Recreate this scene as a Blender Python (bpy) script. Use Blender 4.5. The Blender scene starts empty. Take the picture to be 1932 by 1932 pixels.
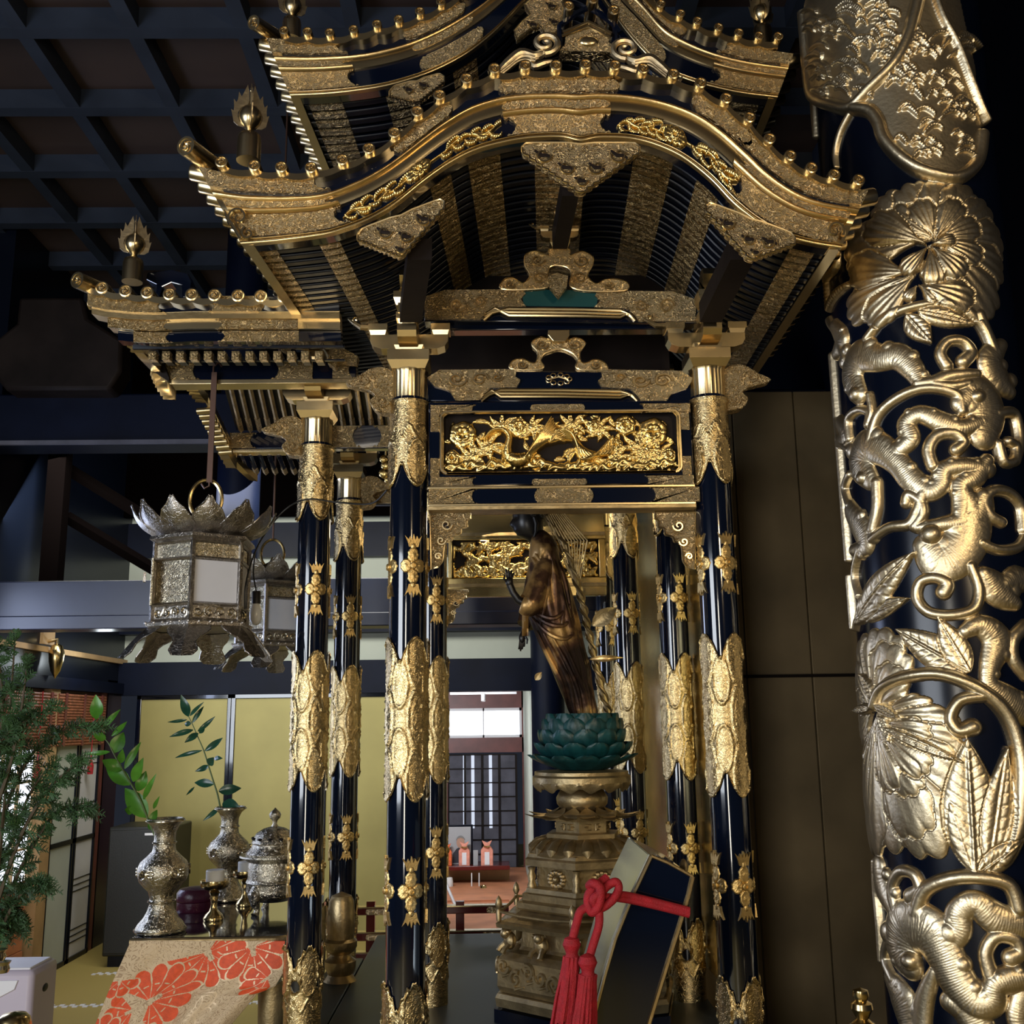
import bpy, math, random
import numpy as np
from mathutils import Vector, Matrix
random.seed(7)
C = bpy.context.scene.collection
SC = bpy.context.scene
PI = math.pi
def R(a): return math.radians(a)

# ------------------------------------------------------------------ camera
FPX, CZ = 1950.0, 1.55
PITCH, YAW, ROLL = R(11.5), R(1.06), R(-0.75)
ROT = Matrix.Rotation(-YAW, 3, 'Z') @ Matrix.Rotation(PI/2 + PITCH, 3, 'X') @ Matrix.Rotation(ROLL, 3, 'Z')
cam_d = bpy.data.cameras.new('camera'); cam = bpy.data.objects.new('camera', cam_d); C.objects.link(cam)
cam.matrix_world = Matrix.Translation((0, 0, CZ)) @ ROT.to_4x4()
cam_d.sensor_width = 36; cam_d.lens = FPX/1932*36; cam_d.clip_start = 0.05; cam_d.clip_end = 100
SC.camera = cam
RI = ROT.transposed()
def ray(px, py): return ROT @ Vector(((px-966)/FPX, (966-py)/FPX, -1))
def P(px, py, Y):
    d = ray(px, py); t = Y/d.y
    return Vector((d.x*t, Y, CZ + d.z*t))
def PZ(px, py, z):
    d = ray(px, py); t = (z-CZ)/d.z
    return Vector((d.x*t, d.y*t, z))
def proj(p):
    q = RI @ (Vector(p) - Vector((0, 0, CZ)))
    return (966 + FPX*q.x/-q.z, 966 - FPX*q.y/-q.z)

# ------------------------------------------------------------------ world, lights, exposure
w = bpy.data.worlds.new('world'); SC.world = w; w.use_nodes = True
w.node_tree.nodes['Background'].inputs[0].default_value = (0.35, 0.42, 0.6, 1)
w.node_tree.nodes['Background'].inputs[1].default_value = 0.035
def area(name, loc, target, sx, sy, power, col, spread=PI):
    l = bpy.data.lights.new(name, 'AREA'); l.shape = 'RECTANGLE'; l.size = sx; l.size_y = sy
    l.energy = power; l.color = col
    o = bpy.data.objects.new(name, l); C.objects.link(o); o.location = loc
    l.spread = spread
    o.rotation_euler = (Vector(target) - Vector(loc)).to_track_quat('-Z', 'Y').to_euler()
    return o
area('daylight_left', (-3.3, -0.6, 1.9), (0.2, 3.0, 2.0), 2.2, 1.8, 105, (0.86, 0.92, 1.0))
area('daylight_front_strip', (-0.9, -2.2, 1.5), (0.2, 3.0, 2.0), 0.5, 2.0, 48, (1.0, 0.93, 0.8))
area('lamp_front_right', (1.6, -1.2, 2.7), (0.5, 3.0, 2.2), 0.35, 0.35, 26, (1.0, 0.76, 0.45))
area('daylight_back_room', (-1.6, 6.0, 3.0), (-1.2, 8.2, 1.2), 2.6, 0.6, 60, (1.0, 0.97, 0.86))
area('daylight_left_wall', (-3.1, 5.0, 1.8), (0.5, 4.6, 1.2), 1.0, 1.2, 26, (0.6, 0.7, 1.0))
area('daylight_far_room', (-0.9, 9.0, 1.9), (-0.3, 11.6, 0.9), 1.0, 0.8, 70, (0.93, 0.96, 1.0))
area('lamp_inside_shrine', (0.1, 4.9, 2.45), (0.3, 4.2, 1.2), 0.3, 0.3, 4, (1.0, 0.8, 0.5))
SC.view_settings.view_transform = 'Standard'; SC.view_settings.look = 'None'
SC.view_settings.gamma = 1; SC.view_settings.use_curve_mapping = False
SC.view_settings.exposure = 0.25

# ------------------------------------------------------------------ materials
MATS = {}
def newmat(name):
    m = bpy.data.materials.new(name); m.use_nodes = True
    nt = m.node_tree; b = nt.nodes['Principled BSDF']
    MATS[name] = m
    return m, nt, b
def setp(b, **k):
    for a, v in k.items():
        b.inputs[a.replace('_', ' ')].default_value = v
def noise(nt, scale, detail=2, co=None, kind='ShaderNodeTexNoise'):
    n = nt.nodes.new(kind); n.inputs['Scale'].default_value = scale
    if 'Detail' in n.inputs: n.inputs['Detail'].default_value = detail
    if co is not None: nt.links.new(co, n.inputs['Vector'])
    return n
def plain(name, col, rough=0.5, metal=0.0, coat=0.0, var=0.0, vs=8, bump=0.0, bs=60, spec=0.5, emit=None, es=0):
    m, nt, b = newmat(name)
    setp(b, Base_Color=(*col, 1), Roughness=rough, Metallic=metal)
    b.inputs['Coat Weight'].default_value = coat
    b.inputs['Specular IOR Level'].default_value = spec
    tc = nt.nodes.new('ShaderNodeTexCoord')
    if var:
        n = noise(nt, vs, 4, tc.outputs['Object'])
        r = nt.nodes.new('ShaderNodeValToRGB')
        r.color_ramp.elements[0].position = .3; r.color_ramp.elements[1].position = .7
        r.color_ramp.elements[0].color = (*[c*(1-var) for c in col], 1)
        r.color_ramp.elements[1].color = (*[min(1, c*(1+var)) for c in col], 1)
        nt.links.new(n.outputs['Fac'], r.inputs[0]); nt.links.new(r.outputs[0], b.inputs['Base Color'])
    if bump:
        n = noise(nt, bs, 3, tc.outputs['Object'])
        bp = nt.nodes.new('ShaderNodeBump'); bp.inputs['Strength'].default_value = bump; bp.inputs['Distance'].default_value = 0.003
        nt.links.new(n.outputs['Fac'], bp.inputs['Height']); nt.links.new(bp.outputs[0], b.inputs['Normal'])
    if emit:
        b.inputs['Emission Color'].default_value = (*emit, 1); b.inputs['Emission Strength'].default_value = es
    return m
def chased(name, col, rough=0.3, scroll=56, stip=560, strength=0.9, dark=0.42, dist=0.003):
    """metal beaten with scrolling vines on a punched ground"""
    m, nt, b = newmat(name)
    setp(b, Metallic=1.0, Roughness=rough)
    tc = nt.nodes.new('ShaderNodeTexCoord'); L = nt.links.new
    n = noise(nt, scroll, 1.2, tc.outputs['Object']); n.inputs['Distortion'].default_value = 1.2
    sub = nt.nodes.new('ShaderNodeMath'); sub.operation = 'SUBTRACT'; L(n.outputs['Fac'], sub.inputs[0]); sub.inputs[1].default_value = 0.5
    ab = nt.nodes.new('ShaderNodeMath'); ab.operation = 'ABSOLUTE'; L(sub.outputs[0], ab.inputs[0])
    mr = nt.nodes.new('ShaderNodeMapRange'); L(ab.outputs[0], mr.inputs[0]); mr.inputs[1].default_value = 0.012; mr.inputs[2].default_value = 0.07
    mr.inputs[3].default_value = 1; mr.inputs[4].default_value = 0
    v = noise(nt, stip, 0, tc.outputs['Object'], 'ShaderNodeTexVoronoi')
    mx = nt.nodes.new('ShaderNodeMath'); mx.operation = 'MULTIPLY_ADD'; L(v.outputs['Distance'], mx.inputs[0]); mx.inputs[1].default_value = -0.55; L(mr.outputs[0], mx.inputs[2])
    bp = nt.nodes.new('ShaderNodeBump'); bp.inputs['Strength'].default_value = strength; bp.inputs['Distance'].default_value = dist
    L(mx.outputs[0], bp.inputs['Height']); L(bp.outputs[0], b.inputs['Normal'])
    r = nt.nodes.new('ShaderNodeValToRGB'); L(mr.outputs[0], r.inputs[0])
    r.color_ramp.elements[0].color = (*[c*dark for c in col], 1); r.color_ramp.elements[1].color = (*col, 1)
    L(r.outputs[0], b.inputs['Base Color'])
    return m
plain('gold', (0.72, 0.52, 0.25), 0.3, 1.0, var=0.15, vs=14, bump=0.15, bs=90)
plain('gold_bright', (0.80, 0.58, 0.25), 0.4, 1.0, var=0.15, vs=40, bump=0.4, bs=260)
plain('gold_smooth', (0.68, 0.54, 0.31), 0.26, 1.0, var=0.12, vs=9)
plain('gold_leaf', (0.80, 0.60, 0.25), 0.27, 1.0, var=0.12, vs=30, bump=0.3, bs=160)
chased('gold_chased', (0.90, 0.68, 0.37), 0.27)
chased('gold_chased_fine', (0.82, 0.60, 0.31), 0.3, 60, 480, 0.9)
chased('gold_sheath', (0.84, 0.64, 0.32), 0.27, 70, 620, 0.45, 0.72, 0.0012)
plain('gold_pale', (0.72, 0.60, 0.40), 0.38, 1.0, var=0.12, vs=12, bump=0.35, bs=75)
chased('gold_pale_punched', (0.72, 0.58, 0.37), 0.36, 12, 330, 0.7, 0.7)
plain('gold_wall', (0.66, 0.54, 0.27), 0.26, 1.0, var=0.25, vs=5, bump=0.35, bs=9)
plain('gold_dull', (0.42, 0.32, 0.17), 0.42, 0.9, var=0.35, vs=16, bump=0.5, bs=70)
plain('lacquer', (0.0022, 0.0045, 0.013), 0.09, 0, coat=0.6, spec=0.6, bump=0.03, bs=6)
plain('lacquer_matt', (0.003, 0.005, 0.012), 0.3, 0, spec=0.25)
plain('lacquer_column', (0.002, 0.004, 0.012), 0.2, 0, spec=0.3, bump=0.05, bs=5)
plain('beam_blue', (0.0035, 0.006, 0.018), 0.42, 0, var=0.3, vs=3, bump=0.1, bs=30, spec=0.14)
plain('beam_gloss', (0.006, 0.010, 0.030), 0.33, 0, var=0.3, vs=3, bump=0.08, bs=14, spec=0.7)
plain('ceiling_beam', (0.024, 0.032, 0.052), 0.45, spec=0.3, var=0.2, vs=4)
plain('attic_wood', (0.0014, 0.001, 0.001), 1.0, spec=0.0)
plain('red_lacquer', (0.10, 0.008, 0.008), 0.2, 0, coat=0.4)
plain('brass', (0.62, 0.47, 0.22), 0.22, 1.0, var=0.15, vs=25)
plain('silver_brass', (0.60, 0.54, 0.42), 0.22, 1.0, var=0.15, vs=30)
chased('silver_chased', (0.66, 0.60, 0.47), 0.22, 60, 600, 0.5, 0.62, 0.0018)
chased('lantern_metal', (0.58, 0.54, 0.50), 0.3, 70, 600, 0.5, 0.65, 0.0012)
plain('verdigris', (0.007, 0.058, 0.062), 0.38, 0.0, var=0.5, vs=25, bump=0.3, bs=80)
plain('dark_wood', (0.014, 0.010, 0.009), 0.55, var=0.35, vs=5, bump=0.2, bs=40, spec=0.12)
plain('plaster', (0.48, 0.52, 0.46), 0.9, var=0.08, vs=2)
plain('paper', (0.62, 0.62, 0.66), 0.85, var=0.03)
plain('paper_lit', (0.8, 0.82, 0.86), 0.9, emit=(0.8, 0.88, 1.0), es=1.1)
plain('sky_glass', (0.8, 0.85, 0.9), 0.4, emit=(0.86, 0.94, 1.0), es=2.2)
plain('cedar_leaf', (0.030, 0.075, 0.022), 0.6, var=0.5, vs=20)
plain('leaf_green', (0.09, 0.30, 0.03), 0.3, var=0.35, vs=18)
plain('leaf_dark', (0.02, 0.085, 0.05), 0.22, var=0.35, vs=18)
plain('stem', (0.10, 0.16, 0.04), 0.5)
plain('twig', (0.07, 0.05, 0.025), 0.7)
plain('candle_wax', (0.75, 0.76, 0.76), 0.5)
plain('red_cord', (0.36, 0.006, 0.014), 0.6, var=0.2, vs=60, bump=0.8, bs=500)
plain('purple_lacquer', (0.055, 0.006, 0.022), 0.35, bump=0.6, bs=70)
plain('speaker_black', (0.012, 0.013, 0.012), 0.45, bump=0.2, bs=200)
plain('white_plastic', (0.56, 0.50, 0.60), 0.35)
plain('silver_lacquer', (0.62, 0.68, 0.70), 0.22, 0.75)
plain('label_white', (0.8, 0.8, 0.85), 0.4)
plain('lcd_green', (0.35, 0.5, 0.3), 0.3)
plain('curtain_grey', (0.10, 0.10, 0.13), 0.8, var=0.3, vs=6)
plain('curtain_lit', (0.5, 0.52, 0.58), 0.8, emit=(0.7, 0.8, 1.0), es=0.5)
plain('wood_red', (0.13, 0.032, 0.028), 0.42, var=0.3, vs=6, bump=0.1, bs=40)
plain('wood_orange', (0.50, 0.20, 0.10), 0.5, var=0.2, vs=5)
plain('wood_tan', (0.42, 0.27, 0.13), 0.6, var=0.2, vs=5)
plain('bamboo_blind', (0.22, 0.075, 0.035), 0.55, var=0.45, vs=30)
plain('pink_cloth', (0.75, 0.30, 0.22), 0.7, var=0.15, vs=30)
plain('orange_cloth', (0.75, 0.14, 0.04), 0.7, var=0.3, vs=40)
plain('photo_grey', (0.35, 0.36, 0.38), 0.5)
plain('skin', (0.42, 0.25, 0.18), 0.6)
plain('suit', (0.03, 0.03, 0.04), 0.7)
plain('hair_grey', (0.2, 0.2, 0.2), 0.7)
plain('teal_paint', (0.0, 0.055, 0.06), 0.4)
plain('copper_strap', (0.10, 0.055, 0.04), 0.45, 0.6)
plain('cable_black', (0.01, 0.01, 0.01), 0.5)
plain('bulb_glass', (0.75, 0.76, 0.74), 0.25)
plain('statue_skin', (0.010, 0.009, 0.010), 0.32, 0.2)
plain('platform_grey', (0.026, 0.036, 0.038), 0.42, var=0.15, vs=3)
plain('drape_shade', (0.30, 0.20, 0.12), 0.7)
# aged gilt of the statue's robe: gold rubbed through to dark lacquer in patches
m, nt, b = newmat('aged_gilt'); tc = nt.nodes.new('ShaderNodeTexCoord')
n = noise(nt, 7, 5, tc.outputs['Object']); r = nt.nodes.new('ShaderNodeValToRGB'); nt.links.new(n.outputs['Fac'], r.inputs[0])
r.color_ramp.elements[0].position = .42; r.color_ramp.elements[0].color = (0.022, 0.012, 0.010, 1)
r.color_ramp.elements[1].position = .60; r.color_ramp.elements[1].color = (0.52, 0.32, 0.12, 1)
e = r.color_ramp.elements.new(.53); e.color = (0.10, 0.05, 0.03, 1)
nt.links.new(r.outputs[0], b.inputs['Base Color']); setp(b, Metallic=0.65, Roughness=0.36)
n2 = noise(nt, 60, 3, tc.outputs['Object']); bp = nt.nodes.new('ShaderNodeBump'); bp.inputs['Strength'].default_value = .3; bp.inputs['Distance'].default_value = .003
nt.links.new(n2.outputs['Fac'], bp.inputs['Height']); nt.links.new(bp.outputs[0], b.inputs['Normal'])
# rusty brown ceiling boards
plain('ceiling_board', (0.042, 0.025, 0.021), 0.6, var=0.25, vs=1.5, bump=0.1, bs=20)
plain('brown_wall', (0.26, 0.20, 0.115), 0.42, 0.15, var=0.3, vs=2.5, bump=0.15, bs=14)
# tatami
m, nt, b = newmat('tatami'); tc = nt.nodes.new('ShaderNodeTexCoord')
wv = nt.nodes.new('ShaderNodeTexWave'); wv.inputs['Scale'].default_value = 60; wv.bands_direction = 'Y'; nt.links.new(tc.outputs['Object'], wv.inputs['Vector'])
r = nt.nodes.new('ShaderNodeValToRGB'); nt.links.new(wv.outputs['Fac'], r.inputs[0])
r.color_ramp.elements[0].color = (0.36, 0.27, 0.075, 1); r.color_ramp.elements[1].color = (0.46, 0.36, 0.12, 1)
nt.links.new(r.outputs[0], b.inputs['Base Color']); setp(b, Roughness=0.55)
# gold paper of the sliding doors
plain('gold_paper', (0.36, 0.31, 0.11), 0.42, 0.35, var=0.12, vs=2.2, bump=0.1, bs=6)
# orange-red brocade
m, nt, b = newmat('brocade'); tc = nt.nodes.new('ShaderNodeTexCoord'); L = nt.links.new
mp = nt.nodes.new('ShaderNodeMapping'); mp.inputs['Scale'].default_value = (1, 1, 1); L(tc.outputs['UV'], mp.inputs[0])
n = noise(nt, 9, 1.5, mp.outputs[0]); n.inputs['Distortion'].default_value = 1.5
ma = nt.nodes.new('ShaderNodeMath'); ma.operation = 'PINGPONG'; L(n.outputs['Fac'], ma.inputs[0]); ma.inputs[1].default_value = 0.06
r = nt.nodes.new('ShaderNodeValToRGB'); L(ma.outputs[0], r.inputs[0]); r.color_ramp.interpolation = 'CONSTANT'
r.color_ramp.elements[0].color = (0.40, 0.27, 0.15, 1); r.color_ramp.elements[1].position = 0.014; r.color_ramp.elements[1].color = (0.66, 0.50, 0.31, 1)
L(r.outputs[0], b.inputs['Base Color']); setp(b, Roughness=0.6)
w2 = noise(nt, 420, 1, mp.outputs[0]); bp = nt.nodes.new('ShaderNodeBump'); bp.inputs['Strength'].default_value = .4; bp.inputs['Distance'].default_value = .001
L(w2.outputs['Fac'], bp.inputs['Height']); L(bp.outputs[0], b.inputs['Normal'])
plain('brocade_red', (0.72, 0.085, 0.018), 0.6, var=0.15, vs=60, bump=0.3, bs=300)
plain('brocade_thread', (0.62, 0.46, 0.28), 0.45, 0.3)

# ------------------------------------------------------------------ mesh helpers
def M4(loc=(0, 0, 0), rx=0, ry=0, rz=0, s=1):
    return Matrix.Translation(loc) @ Matrix.Rotation(rz, 4, 'Z') @ Matrix.Rotation(ry, 4, 'Y') @ Matrix.Rotation(rx, 4, 'X') @ Matrix.Scale(s, 4)
def spline(pts, n=8, closed=False):
    """Catmull-Rom through pts (any dimension)"""
    pts = [tuple(p) for p in pts]; N = len(pts); out = []
    rng = N if closed else N-1
    for i in range(rng):
        if closed: p0, p1, p2, p3 = pts[(i-1) % N], pts[i], pts[(i+1) % N], pts[(i+2) % N]
        else: p0, p1, p2, p3 = pts[max(i-1, 0)], pts[i], pts[i+1], pts[min(i+2, N-1)]
        for k in range(n):
            t = k/n
            out.append(tuple(0.5*((2*b)+(-a+c)*t+(2*a-5*b+4*c-d)*t*t+(-a+3*b-3*c+d)*t**3) for a, b, c, d in zip(p0, p1, p2, p3)))
    if not closed: out.append(pts[-1])
    return out
def interp(pts, x):
    if x <= pts[0][0]: return pts[0][1]
    for (a, b), (c, d) in zip(pts, pts[1:]):
        if x <= c: return b + (d-b)*(x-a)/(c-a)
    return pts[-1][1]
class MB:
    def __init__(s): s.v = []; s.f = []; s.uv = None
    def add(s, vs, fs, M=None):
        o = len(s.v)
        if M is not None: vs = [M @ Vector(v) for v in vs]
        s.v += [tuple(v) for v in vs]; s.f += [tuple(i+o for i in f) for f in fs]; return s
    def box(s, c, d, M=None, taper=1.0):
        x, y, z = [q/2 for q in d]; cx, cy, cz = c; t = taper
        vs = [(cx-x*t, cy-y*t, cz-z), (cx+x*t, cy-y*t, cz-z), (cx+x*t, cy+y*t, cz-z), (cx-x*t, cy+y*t, cz-z),
              (cx-x, cy-y, cz+z), (cx+x, cy-y, cz+z), (cx+x, cy+y, cz+z), (cx-x, cy+y, cz+z)]
        return s.add(vs, [(3, 2, 1, 0), (4, 5, 6, 7), (0, 1, 5, 4), (1, 2, 6, 5), (2, 3, 7, 6), (3, 0, 4, 7)], M)
    def bb(s, a, b, M=None):
        return s.box([(p+q)/2 for p, q in zip(a, b)], [abs(q-p) for p, q in zip(a, b)], M)
    def lathe(s, prof, n=24, M=None, lob=None):
        """prof: (r,z) list; lob(theta,i)->radius factor"""
        vs = []; m = len(prof)
        for i, (r, z) in enumerate(prof):
            for k in range(n):
                a = 2*PI*k/n; rr = r*(lob(a, i) if lob else 1)
                vs.append((rr*math.cos(a), rr*math.sin(a), z))
        fs = [(i*n+k, i*n+(k+1) % n, (i+1)*n+(k+1) % n, (i+1)*n+k) for i in range(m-1) for k in range(n)]
        if prof[0][0] > 1e-5: fs.append(tuple(reversed(range(n))))
        if prof[-1][0] > 1e-5: fs.append(tuple((m-1)*n+k for k in range(n)))
        return s.add(vs, fs, M)
    def cyl(s, a, b, r, n=16, r2=None):
        a, b = Vector(a), Vector(b); q = (b-a).to_track_quat('Z', 'Y').to_matrix().to_4x4()
        return s.lathe([(r, 0), (r if r2 is None else r2, (b-a).length)], n, Matrix.Translation(a) @ q)
    def tube(s, pts, r, n=8, flat=None, M=None, ref=None):
        """tube along pts; r number/list; flat=(axis vector, factor) squashes the section along axis"""
        pts = [Vector(p) for p in pts]; N = len(pts)
        rs = r if isinstance(r, (list, tuple)) else [r]*N
        vs = []; up = Vector(ref) if ref else None; pn = None
        for i, p in enumerate(pts):
            t = (pts[min(i+1, N-1)]-pts[max(i-1, 0)])
            if t.length < 1e-9: t = Vector((0, 0, 1))
            t.normalize()
            if up is not None: nrm = up - t*up.dot(t)
            elif pn is None:
                nrm = Vector((0, 0, 1)) - t*t.z
                if nrm.length < 0.1: nrm = Vector((1, 0, 0)) - t*t.x
            else: nrm = pn - t*pn.dot(t)
            if nrm.length < 1e-6: nrm = Vector((1, 0, 0))
            nrm.normalize(); pn = nrm; bn = t.cross(nrm)
            for k in range(n):
                a = 2*PI*k/n; d = nrm*math.cos(a)*(flat if flat else 1) + bn*math.sin(a)
                vs.append(p + d*rs[i])
        fs = [(i*n+k, i*n+(k+1) % n, (i+1)*n+(k+1) % n, (i+1)*n+k) for i in range(N-1) for k in range(n)]
        fs += [tuple(reversed(range(n))), tuple((N-1)*n+k for k in range(n))]
        return s.add(vs, fs, M)
    def prism(s, pts, y0, y1, M=None, bev=0):
        """XZ outline extruded from y0 (front) to y1"""
        n = len(pts)
        ar = sum(pts[i][0]*pts[(i+1) % n][1]-pts[(i+1) % n][0]*pts[i][1] for i in range(n))
        if ar < 0: pts = list(reversed(pts))
        vs = [(x, y0, z) for x, z in pts] + [(x, y1, z) for x, z in pts]
        fs = [tuple(range(n)), tuple(reversed(range(n, 2*n)))] + [(i+n, (i+1) % n+n, (i+1) % n, i) for i in range(n)]
        return s.add(vs, fs, M)
    def grid(s, rows, M=None, closed=False):
        nr, nc = len(rows), len(rows[0]); vs = [p for r_ in rows for p in r_]
        fs = [(i*nc+k, i*nc+(k+1) % nc, (i+1)*nc+(k+1) % nc, (i+1)*nc+k) for i in range(nr-1) for k in range(nc if closed else nc-1)]
        return s.add(vs, fs, M)
    def ball(s, c, r, n=12, sc=(1, 1, 1), M=None):
        prof = [(max(1e-6, r*math.sin(PI*i/(n//2+2))), -r*math.cos(PI*i/(n//2+2))) for i in range(n//2+3)]
        m = Matrix.Translation(c) @ Matrix.Diagonal((*sc, 1))
        return s.lathe(prof, n, (M @ m) if M is not None else m)
    def build(s, name, mat, parent=None, smooth=True, loc=None, angle=40, bevel=0):
        me = bpy.data.meshes.new(name)
        vs = s.v
        if loc is not None: vs = [(x-loc[0], y-loc[1], z-loc[2]) for x, y, z in vs]
        me.from_pydata(vs, [], s.f); me.update()
        me.materials.append(MATS[mat] if isinstance(mat, str) else mat)
        if smooth:
            me.shade_smooth()
            try: me.set_sharp_from_angle(angle=R(angle))
            except Exception: pass
        o = bpy.data.objects.new(name, me); C.objects.link(o)
        if parent is not None: o.parent = parent
        if loc is not None: o.location = loc
        if bevel:
            b = o.modifiers.new('bevel', 'BEVEL'); b.width = bevel; b.segments = 2; b.limit_method = 'ANGLE'; b.angle_limit = R(50)
        return o
def tag(o, label=None, cat=None, group=None, kind=None):
    if label: o['label'] = label
    if cat: o['category'] = cat
    if group: o['group'] = group
    if kind: o['kind'] = kind
    return o
def empty(name, loc=(0, 0, 0), label=None, cat=None, group=None, rz=0):
    o = bpy.data.objects.new(name, None); C.objects.link(o); o.location = loc; o.rotation_euler = (0, 0, rz); o.empty_display_size = 0.05
    return tag(o, label, cat, group)
def copy_tree(o, parent=None):
    c = o.copy(); C.objects.link(c)
    if parent is not None: c.parent = parent
    for ch in [x for x in bpy.data.objects if x.parent == o]: copy_tree(ch, c)
    return c
def struct(name, mb, mat, bevel=0, smooth=True):
    return tag(mb.build(name, mat, None, smooth=smooth, bevel=bevel), kind='structure')
def spiral(cx, cz, r, turns=1.4, start=0, sgn=1, n=22, r_end=0.12):
    return [(cx + r*(1-(1-r_end)*i/n)*math.cos(start+sgn*turns*2*PI*i/n), cz + r*(1-(1-r_end)*i/n)*math.sin(start+sgn*turns*2*PI*i/n)) for i in range(n+1)]
def cusp(x0, x1, z0, z1, ends=(1, 1), d=0.25, n=5):
    """outline of a fitting whose ends are cut to cusped points; ends: +1 pointing out, -1 notched in, 0 straight"""
    h = z1-z0; zc = (z0+z1)/2; D = h*d*1.6
    shp = [(0, 0), (.25, .1), (.45, .0), (.62, .16), (.8, .22), (1.0, .5)]
    out = []
    def side(x, sg, kind):
        pts = []
        if kind == 0: return [(x, z0), (x, z1)]
        for a, b_ in shp: pts.append((x + sg*(D*(a-1) if kind > 0 else -D*a), z0 + h*b_))
        for a, b_ in reversed(shp[:-1]): pts.append((x + sg*(D*(a-1) if kind > 0 else -D*a), z1 - h*b_))
        return pts
    r_ = side(x1, 1, ends[1]); l_ = side(x0, -1, ends[0])
    return r_ + list(reversed(l_))
# ================================================================== THE SETTING
def wbox(px0, py0, px1, py1, Y, dep, pxm=None):
    """box whose front face spans two picture corners at depth Y"""
    a = P(px0, py1, Y); b = P(px1, py0, Y); xm = (px0+px1)/2
    z0 = P(xm, py1, Y).z; z1 = P(xm, py0, Y).z
    x0 = P(px0, (py0+py1)/2, Y).x; x1 = P(px1, (py0+py1)/2, Y).x
    return (x0, Y, z0), (x1, Y+dep, z1)
CEIL = 4.56
struct('floor', MB().bb((-6, -3, -0.05), (5, 14, 0)), 'tatami')
struct('ceiling', MB().bb((-6, -3, CEIL+.06), (5, 14, CEIL+.12)), 'ceiling_board')
XL = [P(x, 80, 4.03).x for x in (40, 250, 463)]
dxl = XL[1]-XL[0]; n = 1
for i in range(-8, 16):
    x = XL[0]+i*dxl
    struct('trim_%d' % n, MB().bb((x-.033, -2.5, CEIL-.04), (x+.033, 8.2, CEIL+.06)), 'ceiling_beam'); n += 1
for i in range(-9, 12):
    y = 4.03+i*0.592
    struct('trim_%d' % n, MB().bb((-6, y-.036, CEIL-.042), (5, y+.036, CEIL+.06)), 'ceiling_beam'); n += 1
YB = 8.2
zt = P(300, 1308, YB).z
# upper back wall: plaster between dark beams
struct('wall_back', MB().bb((-2.9, YB, zt), (3.5, YB+.12, CEIL+.06)).bb((P(1006, 1500, YB).x, YB, 0), (3.5, YB+.12, zt)), 'plaster')
for (y0, y1, dp) in ((1246, 1308, .10), (1100, 1193, .14), (985, 1050, .08), (780, 950, .10)):
    struct('trim_%d' % n, MB().bb((-2.9, YB-dp, P(600, y1, YB-dp).z), (3.5, YB+.01, P(600, y0, YB-dp).z)), 'beam_blue'); n += 1
# dark ground sill, wall to the left
XW = -2.9
struct('wall_left', MB().bb((XW-.1, 5.9, 1.80), (XW, YB, CEIL+.06)).bb((XW-.1, 7.9, 0), (XW, YB, 1.9)), 'lacquer_matt')
struct('trim_%d' % n, MB().bb((XW-.02, 5.9, 1.80), (XW+.05, YB, 1.88)), 'beam_blue'); n += 1
struct('trim_%d' % n, MB().bb((XW, 5.9, 2.03), (XW+.03, YB, 2.065)), 'wood_tan'); n += 1
struct('wall_right', MB().bb((1.9, 2.6, 0), (2.0, YB, CEIL+.06)), 'lacquer_matt')
# dark brown boarded wall beyond the right-hand posts
a = MB()
for i in range(4):
    a.bb((.80+i*.28, 4.45, .0), (.80+i*.28+.276, 4.5, 3.0))
struct('wall_shrine_side', a, 'brown_wall', bevel=.004)
struct('trim_%d' % n, MB().bb((.8, 4.42, P(1480, 1275, 4.42).z-.006), (1.9, 4.45, P(1480, 1275, 4.42).z+.006)), 'dark_wood'); n += 1
# gold side wall and back strip of the shrine
struct('wall_gold', MB().bb((.735, 3.35, .7), (.75, 5.6, 2.62)).bb((.60, 5.6, .7), (.75, 5.615, 2.62)), 'gold_wall')
# big beams across the hall
zz = lambda y, Y: P(200, y, Y).z
struct('trim_beam_edge', MB().bb((-6, 5.585, zz(838, 5.6)), (3.5, 5.61, zz(831, 5.6))), 'curtain_grey')  # lighter strip standing in for light caught along the upper beam's lower edge
struct('beam_upper', MB().bb((-6, 5.6, zz(835, 5.6)), (3.5, 5.85, zz(742, 5.6))), 'beam_blue', bevel=.012)
struct('beam_lower', MB().bb((-6, 5.9, zz(1183, 5.9)), (3.5, 6.05, zz(1095, 5.9))).bb((-6, 5.88, zz(1187, 5.9)), (3.5, 6.07, zz(1161, 5.9))), 'beam_gloss', bevel=.006)
bpost = MB()
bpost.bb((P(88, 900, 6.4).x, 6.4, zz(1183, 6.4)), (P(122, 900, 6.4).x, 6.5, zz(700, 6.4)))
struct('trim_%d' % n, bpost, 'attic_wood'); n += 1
for (xa, ya, xb, yb_) in ((0, 900, 110, 1000), (120, 880, 330, 1010), (125, 975, 300, 1080)):
    struct('trim_%d' % n, MB().tube([P(xa, ya, 6.6), P(xb, yb_, 6.8)], .04, 4), 'attic_wood'); n += 1
# dark upper wall behind them
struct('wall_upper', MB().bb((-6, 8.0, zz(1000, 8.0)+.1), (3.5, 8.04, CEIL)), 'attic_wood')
# round pillars
pc = P(470, 1000, 6.3)
struct('pillar_back', MB().cyl((pc.x, 6.0, zz(1120, 5.9)), (pc.x, 6.0, CEIL), .125, 40), 'beam_blue')
pc = P(1034, 1400, 8.0)
struct('pillar_doorway', MB().cyl((pc.x, 7.9, 0), (pc.x, 7.9, 3.3), .125, 40), 'beam_blue')
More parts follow.
